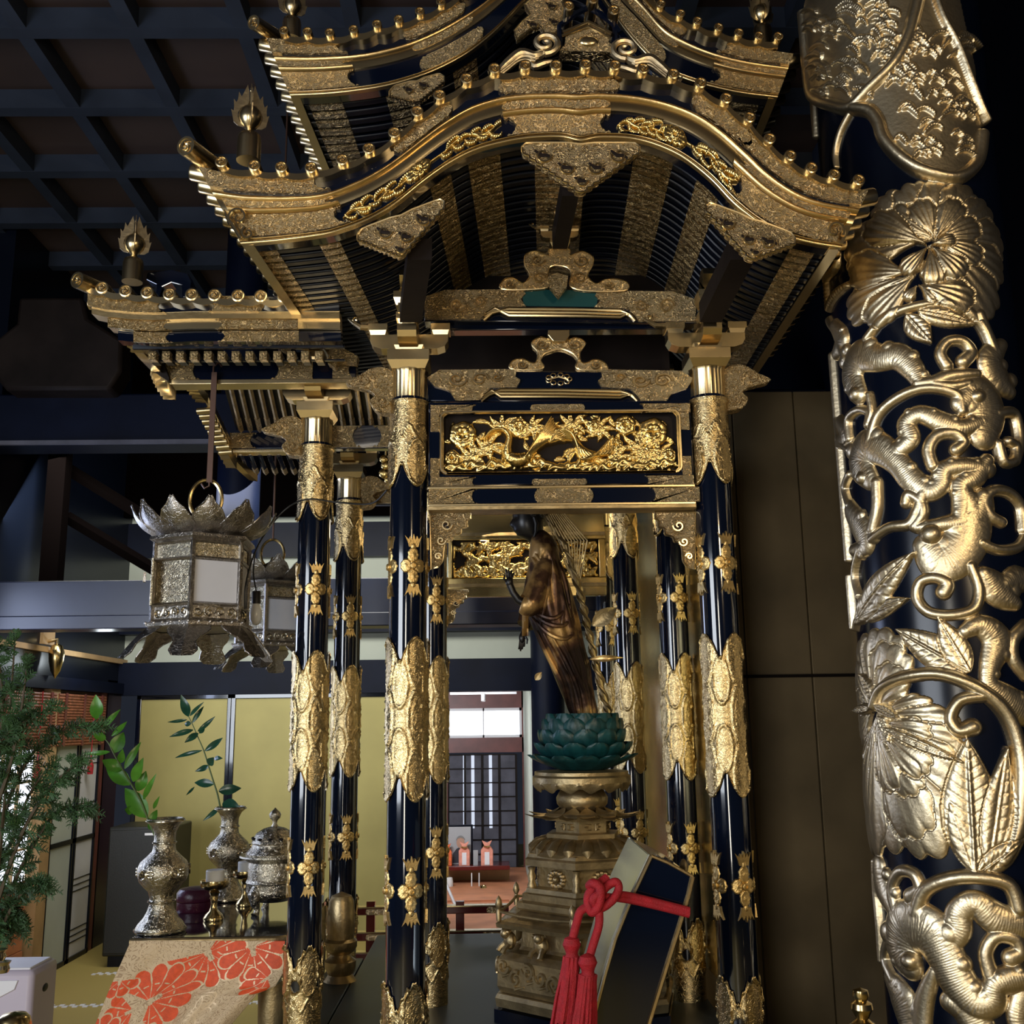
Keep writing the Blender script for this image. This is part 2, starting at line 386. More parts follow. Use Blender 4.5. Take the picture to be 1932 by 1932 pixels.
# dark curved bracket on the upper beam at the left
br = MB(); pts = [(55, 560), (175, 560), (185, 600), (250, 640), (248, 700), (225, 735), (30, 735), (5, 705), (0, 650), (50, 610)]
br.prism([(P(x-20, y, 5.45).x, P(x-20, y, 5.45).z) for x, y in pts], 5.45, 5.62)
tag(br.build('beam_bracket', 'dark_wood', bevel=.02), 'dark carved wooden bracket on top of the upper ceiling beam', 'bracket')

# ---- gold sliding doors (each a leaf with its black frame)
fl = P(250, 1500, YB).x; edges = [252, 432, 608, 790]
xs = [P(e, 1500, YB).x for e in edges] + []
k = 1
labs = []
for i in range(3):
    x0, x1 = xs[i], xs[i+1]
    d = empty('door_%d' % k, (x0, YB-.03, 0)); tag(d, kind='structure')
    f = MB()
    f.bb((0, -.02, .0), (x1-x0, .02, .05)).bb((0, -.02, zt-.05), (x1-x0, .02, zt)).bb((0, -.02, 0), (.035, .02, zt)).bb((x1-x0-.03, -.02, 0), (x1-x0, .02, zt))
    f.build('door_frame', 'lacquer', d, bevel=.004)
    MB().bb((.02, -.008, .03), (x1-x0-.02, .008, zt-.03)).build('gold_panel', 'gold_paper', d)
    k += 1
struct('wall_door_jamb', MB().bb((xs[3], YB-.03, 0), (P(836, 1500, YB).x, YB+.1, zt)), 'gold_paper')

# ---- left wall: shoji screens, rolled blinds, reddish wainscot, white papered leaves
def leftpanel(y0, y1, z0, z1, name, mat, x=XW, t=.02): return MB().bb((x-t, y0, z0), (x, y1, z1)).build(name, mat)
win = empty('window_1', (XW, 6.0, 0)); tag(win, kind='structure')
g = MB().bb((-.03, -1.0, .62), (-.02, .80, 1.47)); g.build('shoji_paper', 'paper_lit', win)
g = MB()
for i in range(9): g.bb((-.02, -1.0+i*.22, .62), (0, -.99+i*.22, 1.47))
for i in range(5): g.bb((-.018, -1.0, .62+i*.2), (.002, .80, .632+i*.2))
g.build('shoji_lattice', 'wood_tan', win)
ws = MB()
for i in range(6): ws.bb((-.04, -1.0, .02+i*.1), (-.02+.006*(i % 2), .80, .115+i*.1))
ws.build('wainscot', 'wood_orange', win)
MB().bb((-.04, .84, 0), (.03, .98, 1.8)).build('door_post', 'wood_tan', win)
for i, (y0, y1) in enumerate(((7.02, 7.42), (7.44, 7.80))):
    d = empty('door_%d' % k, (XW, y0, 0)); tag(d, kind='structure'); k += 1
    L_ = y1-y0
    MB().bb((-.02, .02, .03), (0, L_-.02, 1.44)).build('paper_panel', 'paper' if i else 'plaster', d)
    f = MB().bb((-.03, 0, 0), (.012, .022, 1.47)).bb((-.03, L_-.022, 0), (.012, L_, 1.47)).bb((-.03, 0, 0), (.012, L_, .03)).bb((-.03, 0, .78), (.012, L_, .81)).bb((-.03, 0, 1.44), (.012, L_, 1.47))
    if i:
        for z in (.12, .16, .20, .45, .49, .53, .95, .99, 1.03, 1.3, 1.34): f.bb((0, .02, z), (.004, L_-.02, z+.006))
    f.build('door_frame', 'lacquer_matt', d)
struct('wall_left_dark', MB().bb((XW-.1, 7.80, 0), (XW, 7.92, 1.8)).bb((XW-.1, 5.9, 1.47), (XW-.02, 7.9, 1.8)), 'wood_red')
for i in range(3):
    y0 = 5.2+i*.87
    b = empty('bamboo_blind', (XW+.03, y0, 1.43), ['rolled reddish bamboo blind above the lit paper screen at far left',
        'reddish bamboo blind above the post at the left wall', 'reddish bamboo blind above the white papered doors'][i], 'blind')
    m = MB()
    for j in range(18): m.cyl((0, .01, .012+j*.019), (0, .84, .012+j*.019), .0105, 8)
    m.build('slats', 'bamboo_blind', b)
    m = MB()
    for yy in (.1, .42, .74): MB().bb((.011, yy, 0), (.014, yy+.035, .35)).build('tape', 'wood_red', b)
    m = MB().tube([(.016, .60, .35), (.016, .60, -.1)], .004, 6).lathe([(.02, -.2), (.022, -.14), (.008, -.10)], 10, M4((.016, .6, 0)))
    m.build('tassel', 'red_cord', b)
# white tatami edging strips
for i, (y, x0, x1) in enumerate(((1838, -2.6, -1.3), (1898, -2.7, -1.2))):
    Y = PZ(160, y, 0).y
    m = MB()
    for q in range(26):
        xx = x0+(x1-x0)*q/26
        m.bb((xx, Y-.03, 0.0), (xx+(x1-x0)/52, Y, .004)).bb((xx+(x1-x0)/52, Y, 0), (xx+(x1-x0)/26, Y+.03, .004))
    tag(m.build('floor_runner', 'label_white'), ['white braided strip lying on the tatami, nearer the doors', 'white braided strip lying on the tatami, nearer the table'][i], 'floor strip')

# ---- the far room seen through the doorway
YF = 11.8
struct('wall_far', MB().bb((-2.2, YF, 0), (P(845, 1400, YF).x, YF+.1, 3)).bb((P(985, 1400, YF).x, YF, 0), (1.6, YF+.1, 3)).bb((-1, YF, P(900, 1336, YF).z), (1, YF+.1, 3)).bb((-1, YF, P(900, 1420, YF).z), (1, YF+.1, P(900, 1392, YF).z)).bb((-1, YF, 0), (1, YF+.1, P(900, 1640, YF).z)), 'wood_red')
struct('wall_far_side', MB().bb((P(975, 1400, 9.6).x+.12, 9.6, 0), (P(975, 1400, 9.6).x+.17, YF, 3)), 'plaster')
struct('ceiling_far', MB().bb((-2.2, 8.4, P(900, 1305, 9).z+.1), (1.8, YF+.1, P(900, 1305, 9).z+.15)), 'plaster')
a, b = wbox(845, 1336, 985, 1392, YF, .02)
win = empty('window_2', (a[0], YF, a[2])); tag(win, kind='structure')
W_, H_ = b[0]-a[0], b[2]-a[2]
MB().bb((0, .05, 0), (W_, .06, H_)).build('glass', 'sky_glass', win)
MB().bb((0, .02, 0), (W_, .05, .03)).bb((0, .02, H_-.03), (W_, .05, H_)).bb((W_*.47, .02, 0), (W_*.49, .05, H_)).bb((0, .02, 0), (.02, .05, H_)).bb((W_-.03, .02, 0), (W_, .05, H_)).build('window_frame', 'label_white', win)
MB().bb((0, .03, 0), (W_, .045, H_*.22)).build('neighbour_roof', 'teal_paint', win) if False else None
a, b = wbox(845, 1424, 975, 1640, YF, .02)
win = empty('window_3', (a[0], YF, a[2])); tag(win, kind='structure'); W_, H_ = b[0]-a[0], b[2]-a[2]
MB().bb((0, .05, 0), (W_, .06, H_)).build('pane', 'curtain_grey', win)
m = MB()
for i in range(5): m.bb((W_*i/4-.012, .03, 0), (W_*i/4+.012, .05, H_))
for i in range(9): m.bb((0, .035, H_*i/8-.006), (W_, .05, H_*i/8+.006))
m.build('lattice', 'dark_wood', win)
m = MB()
for x0 in (.22, .34, .6):
    m.bb((W_*x0, .045, H_*.35), (W_*x0+.035, .049, H_))
m.build('curtain_gap', 'curtain_lit', win)
# ================================================================== SHRINE POSTS
PR = .0545
ZP = {k: P(770, y, 3.0).z for k, y in dict(top=705, flute=762, tipU=926, medU=1072, m1=1203, m0=1512, medL=1677, low=1848).items()}
ZB = 0.60
TIP = 28  # the lobes of the sheaths point this way
def hlines(x, c, w): return math.exp(-((x-c)/w)**2)
def sheath(kind, nth=112, nz=84):
    """gilt metal sleeve with four-lobed ends and raised borders; local z"""
    rows = []
    if kind == 'U': z1, zt_, zv = ZP['flute'], ZP['tipU'], ZP['tipU']+.085
    if kind == 'L': z1, zt_, zv = ZB, ZP['low'], ZP['low']-.075
    for j in range(nz+1):
        row = []
        for i in range(nth):
            a = 360*i/nth; q = ((a-TIP) % 90)/90.0; q = min(q, 1-q)*2         # 0 at the lobe's tip, 1 in the valley
            edge = (math.cos(q*PI/2)**.75) if q < .93 else (math.cos(.93*PI/2)**.75)*(1+(q-.93)*7)*1.0
            t = j/nz; r = PR+.0035
            if kind == 'M':
                zm = (ZP['m0']+ZP['m1'])/2; hh = (ZP['m1']-ZP['m0'])/2; hv = hh-.085
                ze = hv+(hh-hv)*edge; s = 2*t-1; z = zm+s*ze
                de = (1-abs(s))*ze
                # oval plaque on each lobe's axis, rounded cartouches above and below, bars between
                ov = (q/.44)**2+((z-zm)/.075)**2
                h = .0025*hlines(ov, 1, .14)+(.002 if ov < 1 else 0) + .0014*hlines(math.sqrt(ov), .5, .07) + .0014*hlines(math.sqrt(ov), .22, .05)
                ov2 = ((1-q)/.5)**2+((abs(z-zm)-.092)/.062)**2
                h += .0022*hlines(ov2, 1, .16)*(ov > 1)
                ov3 = (q/.5)**2+((abs(z-zm)-.178)/.09)**2
                h += .0025*hlines(ov3, 1, .12)*(ov > 1)+(.0013 if ov3 < 1 else 0)
                if ov > 1.2 and q > .3 and abs(z-zm) < .05: h += .0012*(math.sin(z*700)*math.sin(q*16))
            else:
                zend = zt_+(zv-zt_)*(1-edge) + (.006*math.sin(q*PI*6) if kind == 'L' else 0); z = z1+(zend-z1)*t; de = abs(zend-z)
                zq = abs(z-zt_)
                ov = (q/.62)**2+((zq-.075)/.07)**2
                h = .0024*hlines(ov, 1, .14)+(.0012 if ov < 1 else 0)
                h += .0022*hlines(abs(z-z1), .10+.018*math.cos(q*PI*2), .004)
                if kind == 'U' and abs(z-z1) < .012: h += .002
                if kind == 'L' and ((1-q)/.34)**2+((zq-.118)/.016)**2 < 1: h -= .009
                if kind == 'L': h += .002*hlines(((1-q)/.45)**2+((zq-.10)/.035)**2, 1, .2)
            h += .003*hlines(de, .004, .0035)
            h *= 1.7
            row.append(((r+h)*math.sin(R(a)), -(r+h)*math.cos(R(a)), z))
        rows.append(row)
    m = MB(); m.grid(rows, closed=True)
    return m
def medallion_mb():
    """gilt flower fitting: four shells round a pierced boss, crown above and below; local XZ, front -Y"""
    m = MB()
    for (x, z, rx, rz) in ((-.021, 0, .019, .023), (.021, 0, .019, .023), (0, .031, .019, .026), (0, -.031, .019, .026)):
        rows = []
        for i in range(6):
            rr = i/5
            rows.append([(x+rx*rr*math.cos(a)*(1+.06*math.cos(7*a)), .0-.0036*(1-rr**4)-.0018*math.cos(9*a)*rr+.0022*math.exp(-((rr-.4)/.15)**2)-(.0 if rr < 1 else -.006), z+rz*rr*math.sin(a)*(1+.06*math.cos(7*a))) for a in [2*PI*k/20 for k in range(20)]])
        m.grid(rows, closed=True)
    m.lathe([(.010, 0), (.010, .007), (.008, .009), (.005, .009), (.0045, .004), (0.0001, .004)], 16, M4((0, 0, 0), rx=PI/2))
    for sg in (1, -1):
        m.ball((0, -.001, sg*.056), .008, 8, (1, .5, 1.2))
        m.prism([(-.024, sg*.088), (-.014, sg*.076), (-.009, sg*.086), (-.004, sg*.074), (0, sg*.092), (.004, sg*.074), (.009, sg*.086), (.014, sg*.076), (.024, sg*.088), (.016, sg*.068), (.013, sg*.054), (-.013, sg*.054), (-.016, sg*.068)], -.005, .002)
    # wrap round the shaft
    v = []
    for (x, y, z) in m.v:
        a = x/PR; r = PR+.001-y
        v.append((r*math.sin(a), -r*math.cos(a), z))
    m.v = v; return m
def bracket_mb(nose=True, s=1.0):
    """stepped block-and-arm bracket complex; origin at its foot"""
    m = MB()
    m.box((0, 0, .012), (.125, .125, .024), taper=.80); m.box((0, 0, .040), (.125, .125, .032))
    m.box((0, 0, .066), (.088, .088, .022), taper=.8)
    arm = [(-.118, .115), (-.118, .095), (-.108, .078), (-.085, .070), (.085, .070), (.108, .078), (.118, .095), (.118, .115)]
    m.prism(arm, -.028, .028)
    m.prism(arm, -.028, .028, M4(rz=PI/2))
    for x in (-.095, .095, 0):
        m.box((x, 0, .122), (.052, .062, .016), taper=.82); m.box((x, 0, .139), (.058, .066, .020))
    for y in (-.095,):
        m.box((0, y, .122), (.055, .055, .016), taper=.82); m.box((0, y, .139), (.062, .062, .020))
    m.box((0, -.05, .160), (.05, .16, .03)); m.box((0, -.095, .182), (.078, .07, .022), taper=.8); m.box((0, -.095, .203), (.078, .07, .02))
    if nose:
        m.prism([(-.135, .214), (-.12, .205), (-.105, .235), (-.13, .262), (-.118, .285), (-.09, .285), (-.06, .27), (-.05, .205)], -.022, .022, M4(rz=PI/2))
    m.tube([(-.118, 0, .148), (-.15, 0, .150), (-.172, 0, .164), (-.19, 0, .178)], [.010, .009, .006, .002], 6)
    m.tube([(-.172, 0, .164)]+[(x, 0, z) for x, z in spiral(-.166, .176, .012, 1.1, -1.5, -1, 10)], .003, 5)
    return m
UD = {k: sheath(k) for k in 'UML'}
shaft = MB().lathe([(PR, ZB+.0005), (PR, ZP['flute']+.01)], 48)
fl_ = MB().lathe([(PR*.98, ZP['flute']-.004), (PR*1.0, ZP['flute']+.004), (PR*1.0, ZP['top']-.008), (PR*1.08, ZP['top'])], 72, lob=lambda a, i: 1-.035*(0.5+0.5*math.cos(18*a)))
postA = empty('shrine_post', (0, 0, 0))
shaft.build('shaft', 'lacquer', postA)
fl_.build('fluted_neck', 'gold_smooth', postA, angle=60)
UD['U'].build('upper_sheath', 'gold_sheath', postA, angle=75)
UD['M'].build('middle_sheath', 'gold_sheath', postA, angle=75)
UD['L'].build('lower_sheath', 'gold_sheath', postA, angle=75)
md = medallion_mb()
o0 = None
for zk in ('medU', 'medL'):
    for kx in range(4):
        if o0 is None: o0 = md.build('medallion', 'gold_bright', postA, angle=60); o = o0
        else: o = o0.copy(); C.objects.link(o); o.parent = postA
        o.location = (0, 0, ZP[zk]); o.rotation_euler = (0, 0, R(TIP-8+90*kx))
GP = 'black and gold posts of the shrine'
POST = {}
def post(key, px, Y, label, first=False, cpy=1365):
    o = postA if first else copy_tree(postA)
    c = P(px, cpy, Y); o.location = (c.x, Y, 0)
    tag(o, label, 'post', GP); POST[key] = o; return c
post('A', 768, 3.0, 'black lacquered post with gilt sheaths at the left of the phoenix panel', True)
post('B', 584, 3.5, 'black lacquered post with gilt sheaths standing beside the altar table, leftmost of all posts')
post('C', 652, 4.4, 'thin-looking black and gold post between the leftmost post and the front left post')
post('D', 815, 3.85, 'black and gold post mostly hidden right behind the front left post')
post('E', 1368, 3.0, 'black lacquered post with gilt sheaths at the right of the phoenix panel')
post('F', 1279, 3.85, 'black and gold post before the gold side wall, second from the right')
post('G', 1189, 4.4, 'black and gold post behind the statue, against the gold side wall, third from the right')
post('H', 1152, 5.1, 'farthest black and gold post, half hidden behind the statue and its lotus seat')
gb = bracket_mb()
bro = None
BL = dict(A='stepped gilt bracket block on top of the front left post', B='stepped gilt bracket block on top of the leftmost post',
          C='small stepped gilt bracket block on the post between the two left posts', E='stepped gilt bracket block on top of the front right post',
          F='stepped gilt bracket block inside the shrine on the right, in shade')
for kx in 'ABCEF':
    if bro is None:
        r_ = empty('bracket_block'); gb.build('blocks', 'gold_smooth', r_, smooth=False, bevel=.0025); bro = r_
    else: r_ = copy_tree(bro)
    r_.location = (POST[kx].location.x, POST[kx].location.y, ZP['top']); tag(r_, BL[kx], 'bracket', 'gilt brackets on the posts')
# cloud-shaped beam ends at the post heads
def cloud_pts(s=1):
    return [(x*s, z*s) for x, z in spline([(0, .10), (-.03, .118), (-.07, .115), (-.10, .095), (-.145, .07), (-.10, .055), (-.075, .048), (-.055, .03), (-.07, .008), (-.05, -.02), (-.02, -.025), (0, -.03)], 5)]
cl = MB().prism(cloud_pts(), -.022, .022)
for c0 in ((-.085, .078, .026, 1), (-.035, .01, .02, -1)):
    cl.tube([(x, -.022, z) for x, z in spiral(c0[0], c0[1], c0[2], 1.3, 0, c0[3], 20)], .0045, 6)
cl.tube([(x*.93-.004, -.022, z*.93+.002) for x, z in cloud_pts()], .0035, 5)
ce = None
for (kx, sx, lb) in (('A', 1, 'gilt cloud-shaped beam end sticking out left of the front left post'), ('E', -1, 'gilt cloud-shaped beam end sticking out right of the front right post'),
                     ('B', 1, 'gilt cloud-shaped beam end sticking out left of the leftmost post'), ('C', -1, 'gilt cloud-shaped beam end right of the thin post beside the leftmost post')):
    o = (cl.build('beam_end', 'gold_chased_fine') if ce is None else ce.copy())
    if ce is not None: C.objects.link(o)
    ce = ce or o
    p_ = POST[kx].location; o.location = (p_.x-sx*.045, p_.y, ZP['top']-.105); o.scale = (sx, 1, 1)
    tag(o, lb, 'beam end', 'gilt cloud-shaped beam ends')

# ================================================================== FACADE BEAMS between the two front posts
XA, XE = POST['A'].location.x+PR+.005, POST['E'].location.x-PR-.005
XM = (XA+XE)/2
def zA(y, Y=3.0): return P(1056, y, Y).z
def beam(name, y0, y1, lab, Y=3.0, dep=.05, cat='beam', plates=(), mouldings=True, xa=None, xe=None, mat='lacquer', cb=None):
    """black beam with gilt cusped plates: plates = (px0, px1, ends)"""
    xa = XA if xa is None else xa; xe = XE if xe is None else xe
    z0, z1 = zA(y1, Y), zA(y0, Y)
    r_ = empty(name, ((xa+xe)/2, Y, z0), lab, cat)
    o = Vector(r_.location)
    MB().bb((xa-o.x, -dep/2, 0), (xe-o.x, dep/2, z1-z0)).build('beam_body', mat, r_, bevel=.003)
    if mouldings:
        e = .0045
        MB().bb((xa-o.x, -dep/2-.006, -e), (xe-o.x, dep/2, .004)).bb((xa-o.x, -dep/2-.006, z1-z0-.004), (xe-o.x, dep/2, z1-z0+e)).build('edge_moulding', 'gold_smooth', r_, bevel=.002)
    for (p0, p1, en) in plates:
        x0 = P(p0, (y0+y1)/2, Y).x-o.x; x1 = P(p1, (y0+y1)/2, Y).x-o.x
        MB().prism(cusp(x0, x1, .003, z1-z0-.003, en), -dep/2-.0045, -dep/2+.001).build('gilt_plate', 'gold_chased', r_, bevel=.0012)
    return r_
beam('lintel', 924, 956, 'black lintel with gilt plates just above the statue opening, lowest of the facade beams', dep=.07, plates=((810, 902, (0, -1)), (1007, 1118, (1, 1)), (1222, 1316, (-1, 0))))
# lower square moulding
struct_l = MB().bb((XA, 2.955, zA(966)), (XE, 3.03, zA(958)))
tag(struct_l.build('moulding', 'gold_dull', bevel=.002), 'thin gold strip along the underside of the lowest facade beam', 'moulding')
# carved transom with frame
fr = empty('transom_panel', (XM, 3.0, zA(910)), 'gilt transom panel carved with a phoenix among peonies, above the statue opening', 'carved panel')
o = fr.location
Z0, Z1 = zA(917), zA(762)
X0i, X1i = P(832, 840, 2.98).x, P(1283, 840, 2.98).x; Z0i, Z1i = zA(896), zA(781)
def octo(x0, x1, z0, z1, c):
    return [(x0+c, z0), (x1-c, z0)] + [(x1-c+c*math.sin(a), z0+c-c*math.cos(a)) for a in (0.4, 1.1)] + [(x1, z0+c), (x1, z1-c)] + [(x1-c+c*math.cos(a), z1-c+c*math.sin(a)) for a in (0.4, 1.1)] + [(x1-c, z1), (x0+c, z1)] + [(x0+c-c*math.sin(a), z1-c+c*math.cos(a)) for a in (0.4, 1.1)] + [(x0, z1-c), (x0, z0+c)] + [(x0+c-c*math.cos(a), z0+c-c*math.sin(a)) for a in (0.4, 1.1)]
m = MB()
for (a, b) in (((XA, Z1i), (XE, Z1)), ((XA, Z0), (XE, Z0i)), ((XA, Z0i), (X0i, Z1i)), ((X1i, Z0i), (XE, Z1i))):
    m.bb((a[0]-o.x, -.025, a[1]-o.z), (b[0]-o.x, .02, b[1]-o.z))
m.build('frame', 'lacquer', fr, bevel=.002)
rim = [(x-o.x, z-o.z) for x, z in octo(X0i, X1i, Z0i, Z1i, .018)]
m = MB().tube([(x, -.028, z) for x, z in rim+rim[:2]], .0045, 6); m.tube([(x*.985, -.022, z+(.002 if z < .05 else -.002)) for x, z in rim+rim[:2]], .003, 6)
m.build('inner_rim', 'gold_smooth', fr)
MB().bb((X0i-o.x, .008, Z0i-o.z), (X1i-o.x, .014, Z1i-o.z)).build('ground', 'dark_wood', fr)
for (p0, p1, ya, yb_, en) in ((812, 898, 762, 779, (0, -1)), (1002, 1106, 762, 777, (1, 1)), (1210, 1306, 762, 779, (-1, 0)),
                              (812, 898, 898, 916, (0, -1)), (1002, 1106, 903, 915, (1, 1)), (1214, 1306, 898, 916, (-1, 0))):
    x0, x1 = P(p0, 840, 2.97).x-o.x, P(p1, 840, 2.97).x-o.x
    MB().prism(cusp(x0, x1, P(1056, yb_, 2.97).z-o.z, P(1056, ya, 2.97).z-o.z, en), -.030, -.024).build('gilt_plate', 'gold_chased', fr, bevel=.001)
for (p0, p1) in ((812, 829), (1286, 1303)):
    x0, x1 = P(p0, 840, 2.97).x-o.x, P(p1, 840, 2.97).x-o.x
    for (ya, yb_) in ((779, 812), (862, 898)):
        MB().bb((x0, -.0295, P(1056, yb_, 2.97).z-o.z), (x1, -.024, P(1056, ya, 2.97).z-o.z)).build('gilt_plate', 'gold_chased', fr, bevel=.001)

# ---- relief engine: height fields cut where they sink below their ground
class Field:
    def __init__(s, x0, x1, z0, z1, res, base=-.004):
        s.x = np.arange(x0, x1+res, res); s.z = np.arange(z0, z1+res, res); s.res = res
        s.X, s.Z = np.meshgrid(s.x, s.z); s.h = np.full(s.X.shape, base); s.base = base
    def win(s, x0, x1, z0, z1):
        i0 = max(0, int((x0-s.x[0])/s.res)); i1 = min(len(s.x), int((x1-s.x[0])/s.res)+2)
        j0 = max(0, int((z0-s.z[0])/s.res)); j1 = min(len(s.z), int((z1-s.z[0])/s.res)+2)
        return (slice(j0, j1), slice(i0, i1)) if i1 > i0 and j1 > j0 else None
    def stroke(s, pts, r, H, ridges=0, rdepth=.2, pre=6, flat=False, lift=0):
        """rounded band along a smooth path; r = number or list of radii"""
        n = len(pts); rl = r if isinstance(r, (list, tuple)) else [r]*n
        sp = spline([(p[0], p[1], q) for p, q in zip(pts, rl)], pre)
        rm = max(q[2] for q in sp)*1.25
        w = s.win(min(q[0] for q in sp)-rm, max(q[0] for q in sp)+rm, min(q[1] for q in sp)-rm, max(q[1] for q in sp)+rm)
        if w is None: return
        X, Z = s.X[w], s.Z[w]; best = np.full(X.shape, 1e9); arc = np.zeros(X.shape); L = 0
        for (ax, az, ar), (bx, bz, br) in zip(sp, sp[1:]):
            dx, dz = bx-ax, bz-az; l2 = dx*dx+dz*dz+1e-12; l = math.sqrt(l2)
            t = np.clip(((X-ax)*dx+(Z-az)*dz)/l2, 0, 1)
            d = np.hypot(X-ax-t*dx, Z-az-t*dz)/np.maximum(1e-5, ar+t*(br-ar))
            u = d < best; best = np.where(u, d, best); arc = np.where(u, L+t*l, arc); L += l
        q = 1-best**2
        nw = H*np.where(q > 0, np.sqrt(np.maximum(q, 0)) if not flat else 1-best**6, q*2)
        if ridges: nw = nw*(1-rdepth*(q > .05)*(0.5+0.5*np.cos(arc*ridges*2*PI+best*1.2)))
        s.h[w] = np.maximum(s.h[w], np.where(best < 1.3, nw+lift*(q > 0), s.base))
    def leaf(s, b, t, wd, H, veins=7, bend=0, dish=.35):
        bx, bz = b; tx, tz = t; L = math.hypot(tx-bx, tz-bz); ux, uz = (tx-bx)/L, (tz-bz)/L
        m_ = L*.25+wd; w = s.win(min(bx, tx)-m_, max(bx, tx)+m_, min(bz, tz)-m_, max(bz, tz)+m_)
        if w is None: return
        X, Z = s.X[w]-bx, s.Z[w]-bz; a = (X*ux+Z*uz)/L; c = (-X*uz+Z*ux) - bend*L*np.sin(PI*np.clip(a, 0, 1))
        ww = wd*np.sin(PI*np.clip(a, 0.0, 1)**.8)**.85+1e-5
        d = np.abs(c)/ww; q = np.where((a > 0) & (a < 1), 1-d**2, -1)
        nw = H*np.where(q > 0, np.maximum(q, 0)**.45, q*2)
        nw = nw*(1-dish*np.exp(-(d/.35)**2)*(q > 0)) + H*.35*np.exp(-(c/(wd*.07))**2)*(q > 0)
        nw = nw - H*.055*(q > .08)*(np.cos((a*L-.7*np.abs(c))*veins*2*PI/L) > .7)
        s.h[w] = np.maximum(s.h[w], np.where(q > -.6, nw, s.base))
    def fan(s, b, t, half, H, lobes=5, ribs=22, cup=.5, lift=0):
        """petal: fan from base b to tip t with scalloped edge and fine radiating ribs"""
        bx, bz = b; L = math.hypot(t[0]-bx, t[1]-bz); th = math.atan2(t[1]-bz, t[0]-bx)
        w = s.win(bx-L*1.15, bx+L*1.15, bz-L*1.15, bz+L*1.15)
        if w is None: return
        X, Z = s.X[w]-bx, s.Z[w]-bz; r = np.hypot(X, Z)/L; ph = np.arctan2(Z, X)-th; ph = (ph+PI) % (2*PI)-PI
        hf = half*np.clip(r*1.7+.25, 0, 1)
        e = np.clip(1-(np.abs(ph)/half)**2.6*.28, 0, 1) + .05*np.abs(np.cos(ph/half*lobes*PI/2))
        d1 = r/e; d2 = np.abs(ph)/hf; d = np.maximum(d1, d2*.98)
        q = 1-d**4
        prof = .35+.65*np.clip(r, 0, 1)**cup
        nw = H*np.where(q > 0, np.maximum(q, 0)**.35*prof, q*1.5)
        nw = nw*(1-.10*(q > .05)*(0.5+0.5*np.cos(ph*ribs/half))) + lift*(q > 0)
        s.h[w] = np.maximum(s.h[w], np.where(q > -.7, nw, s.base)); 
    def over(s, fn, cut=.0012):
        """draw a shape on top of what is there, with a shadow gap around it"""
        old = s.h; s.h = np.full(old.shape, s.base); fn(); new = s.h
        s.h = np.where(new > 0.0, np.maximum(new, old*.35+new*.75), old)
    def mesh(s, fmap, thr=0.0, mb=None):
        mb = mb or MB(); h = s.h; keep = h > -0.0018
        k = keep[:-1, :-1] | keep[1:, :-1] | keep[:-1, 1:] | keep[1:, 1:]
        used = np.zeros(h.shape, bool); used[:-1, :-1] |= k; used[1:, :-1] |= k; used[:-1, 1:] |= k; used[1:, 1:] |= k
        idx = np.full(h.shape, -1); idx[used] = np.arange(used.sum())
        pts = fmap(s.X[used], s.Z[used], h[used])
        jj, ii = np.nonzero(k)
        fs = np.stack([idx[jj, ii], idx[jj, ii+1], idx[jj+1, ii+1], idx[jj+1, ii]], 1)
        mb.v = [tuple(p) for p in pts.tolist()]; mb.f = [tuple(f) for f in fs.tolist()]
        return mb
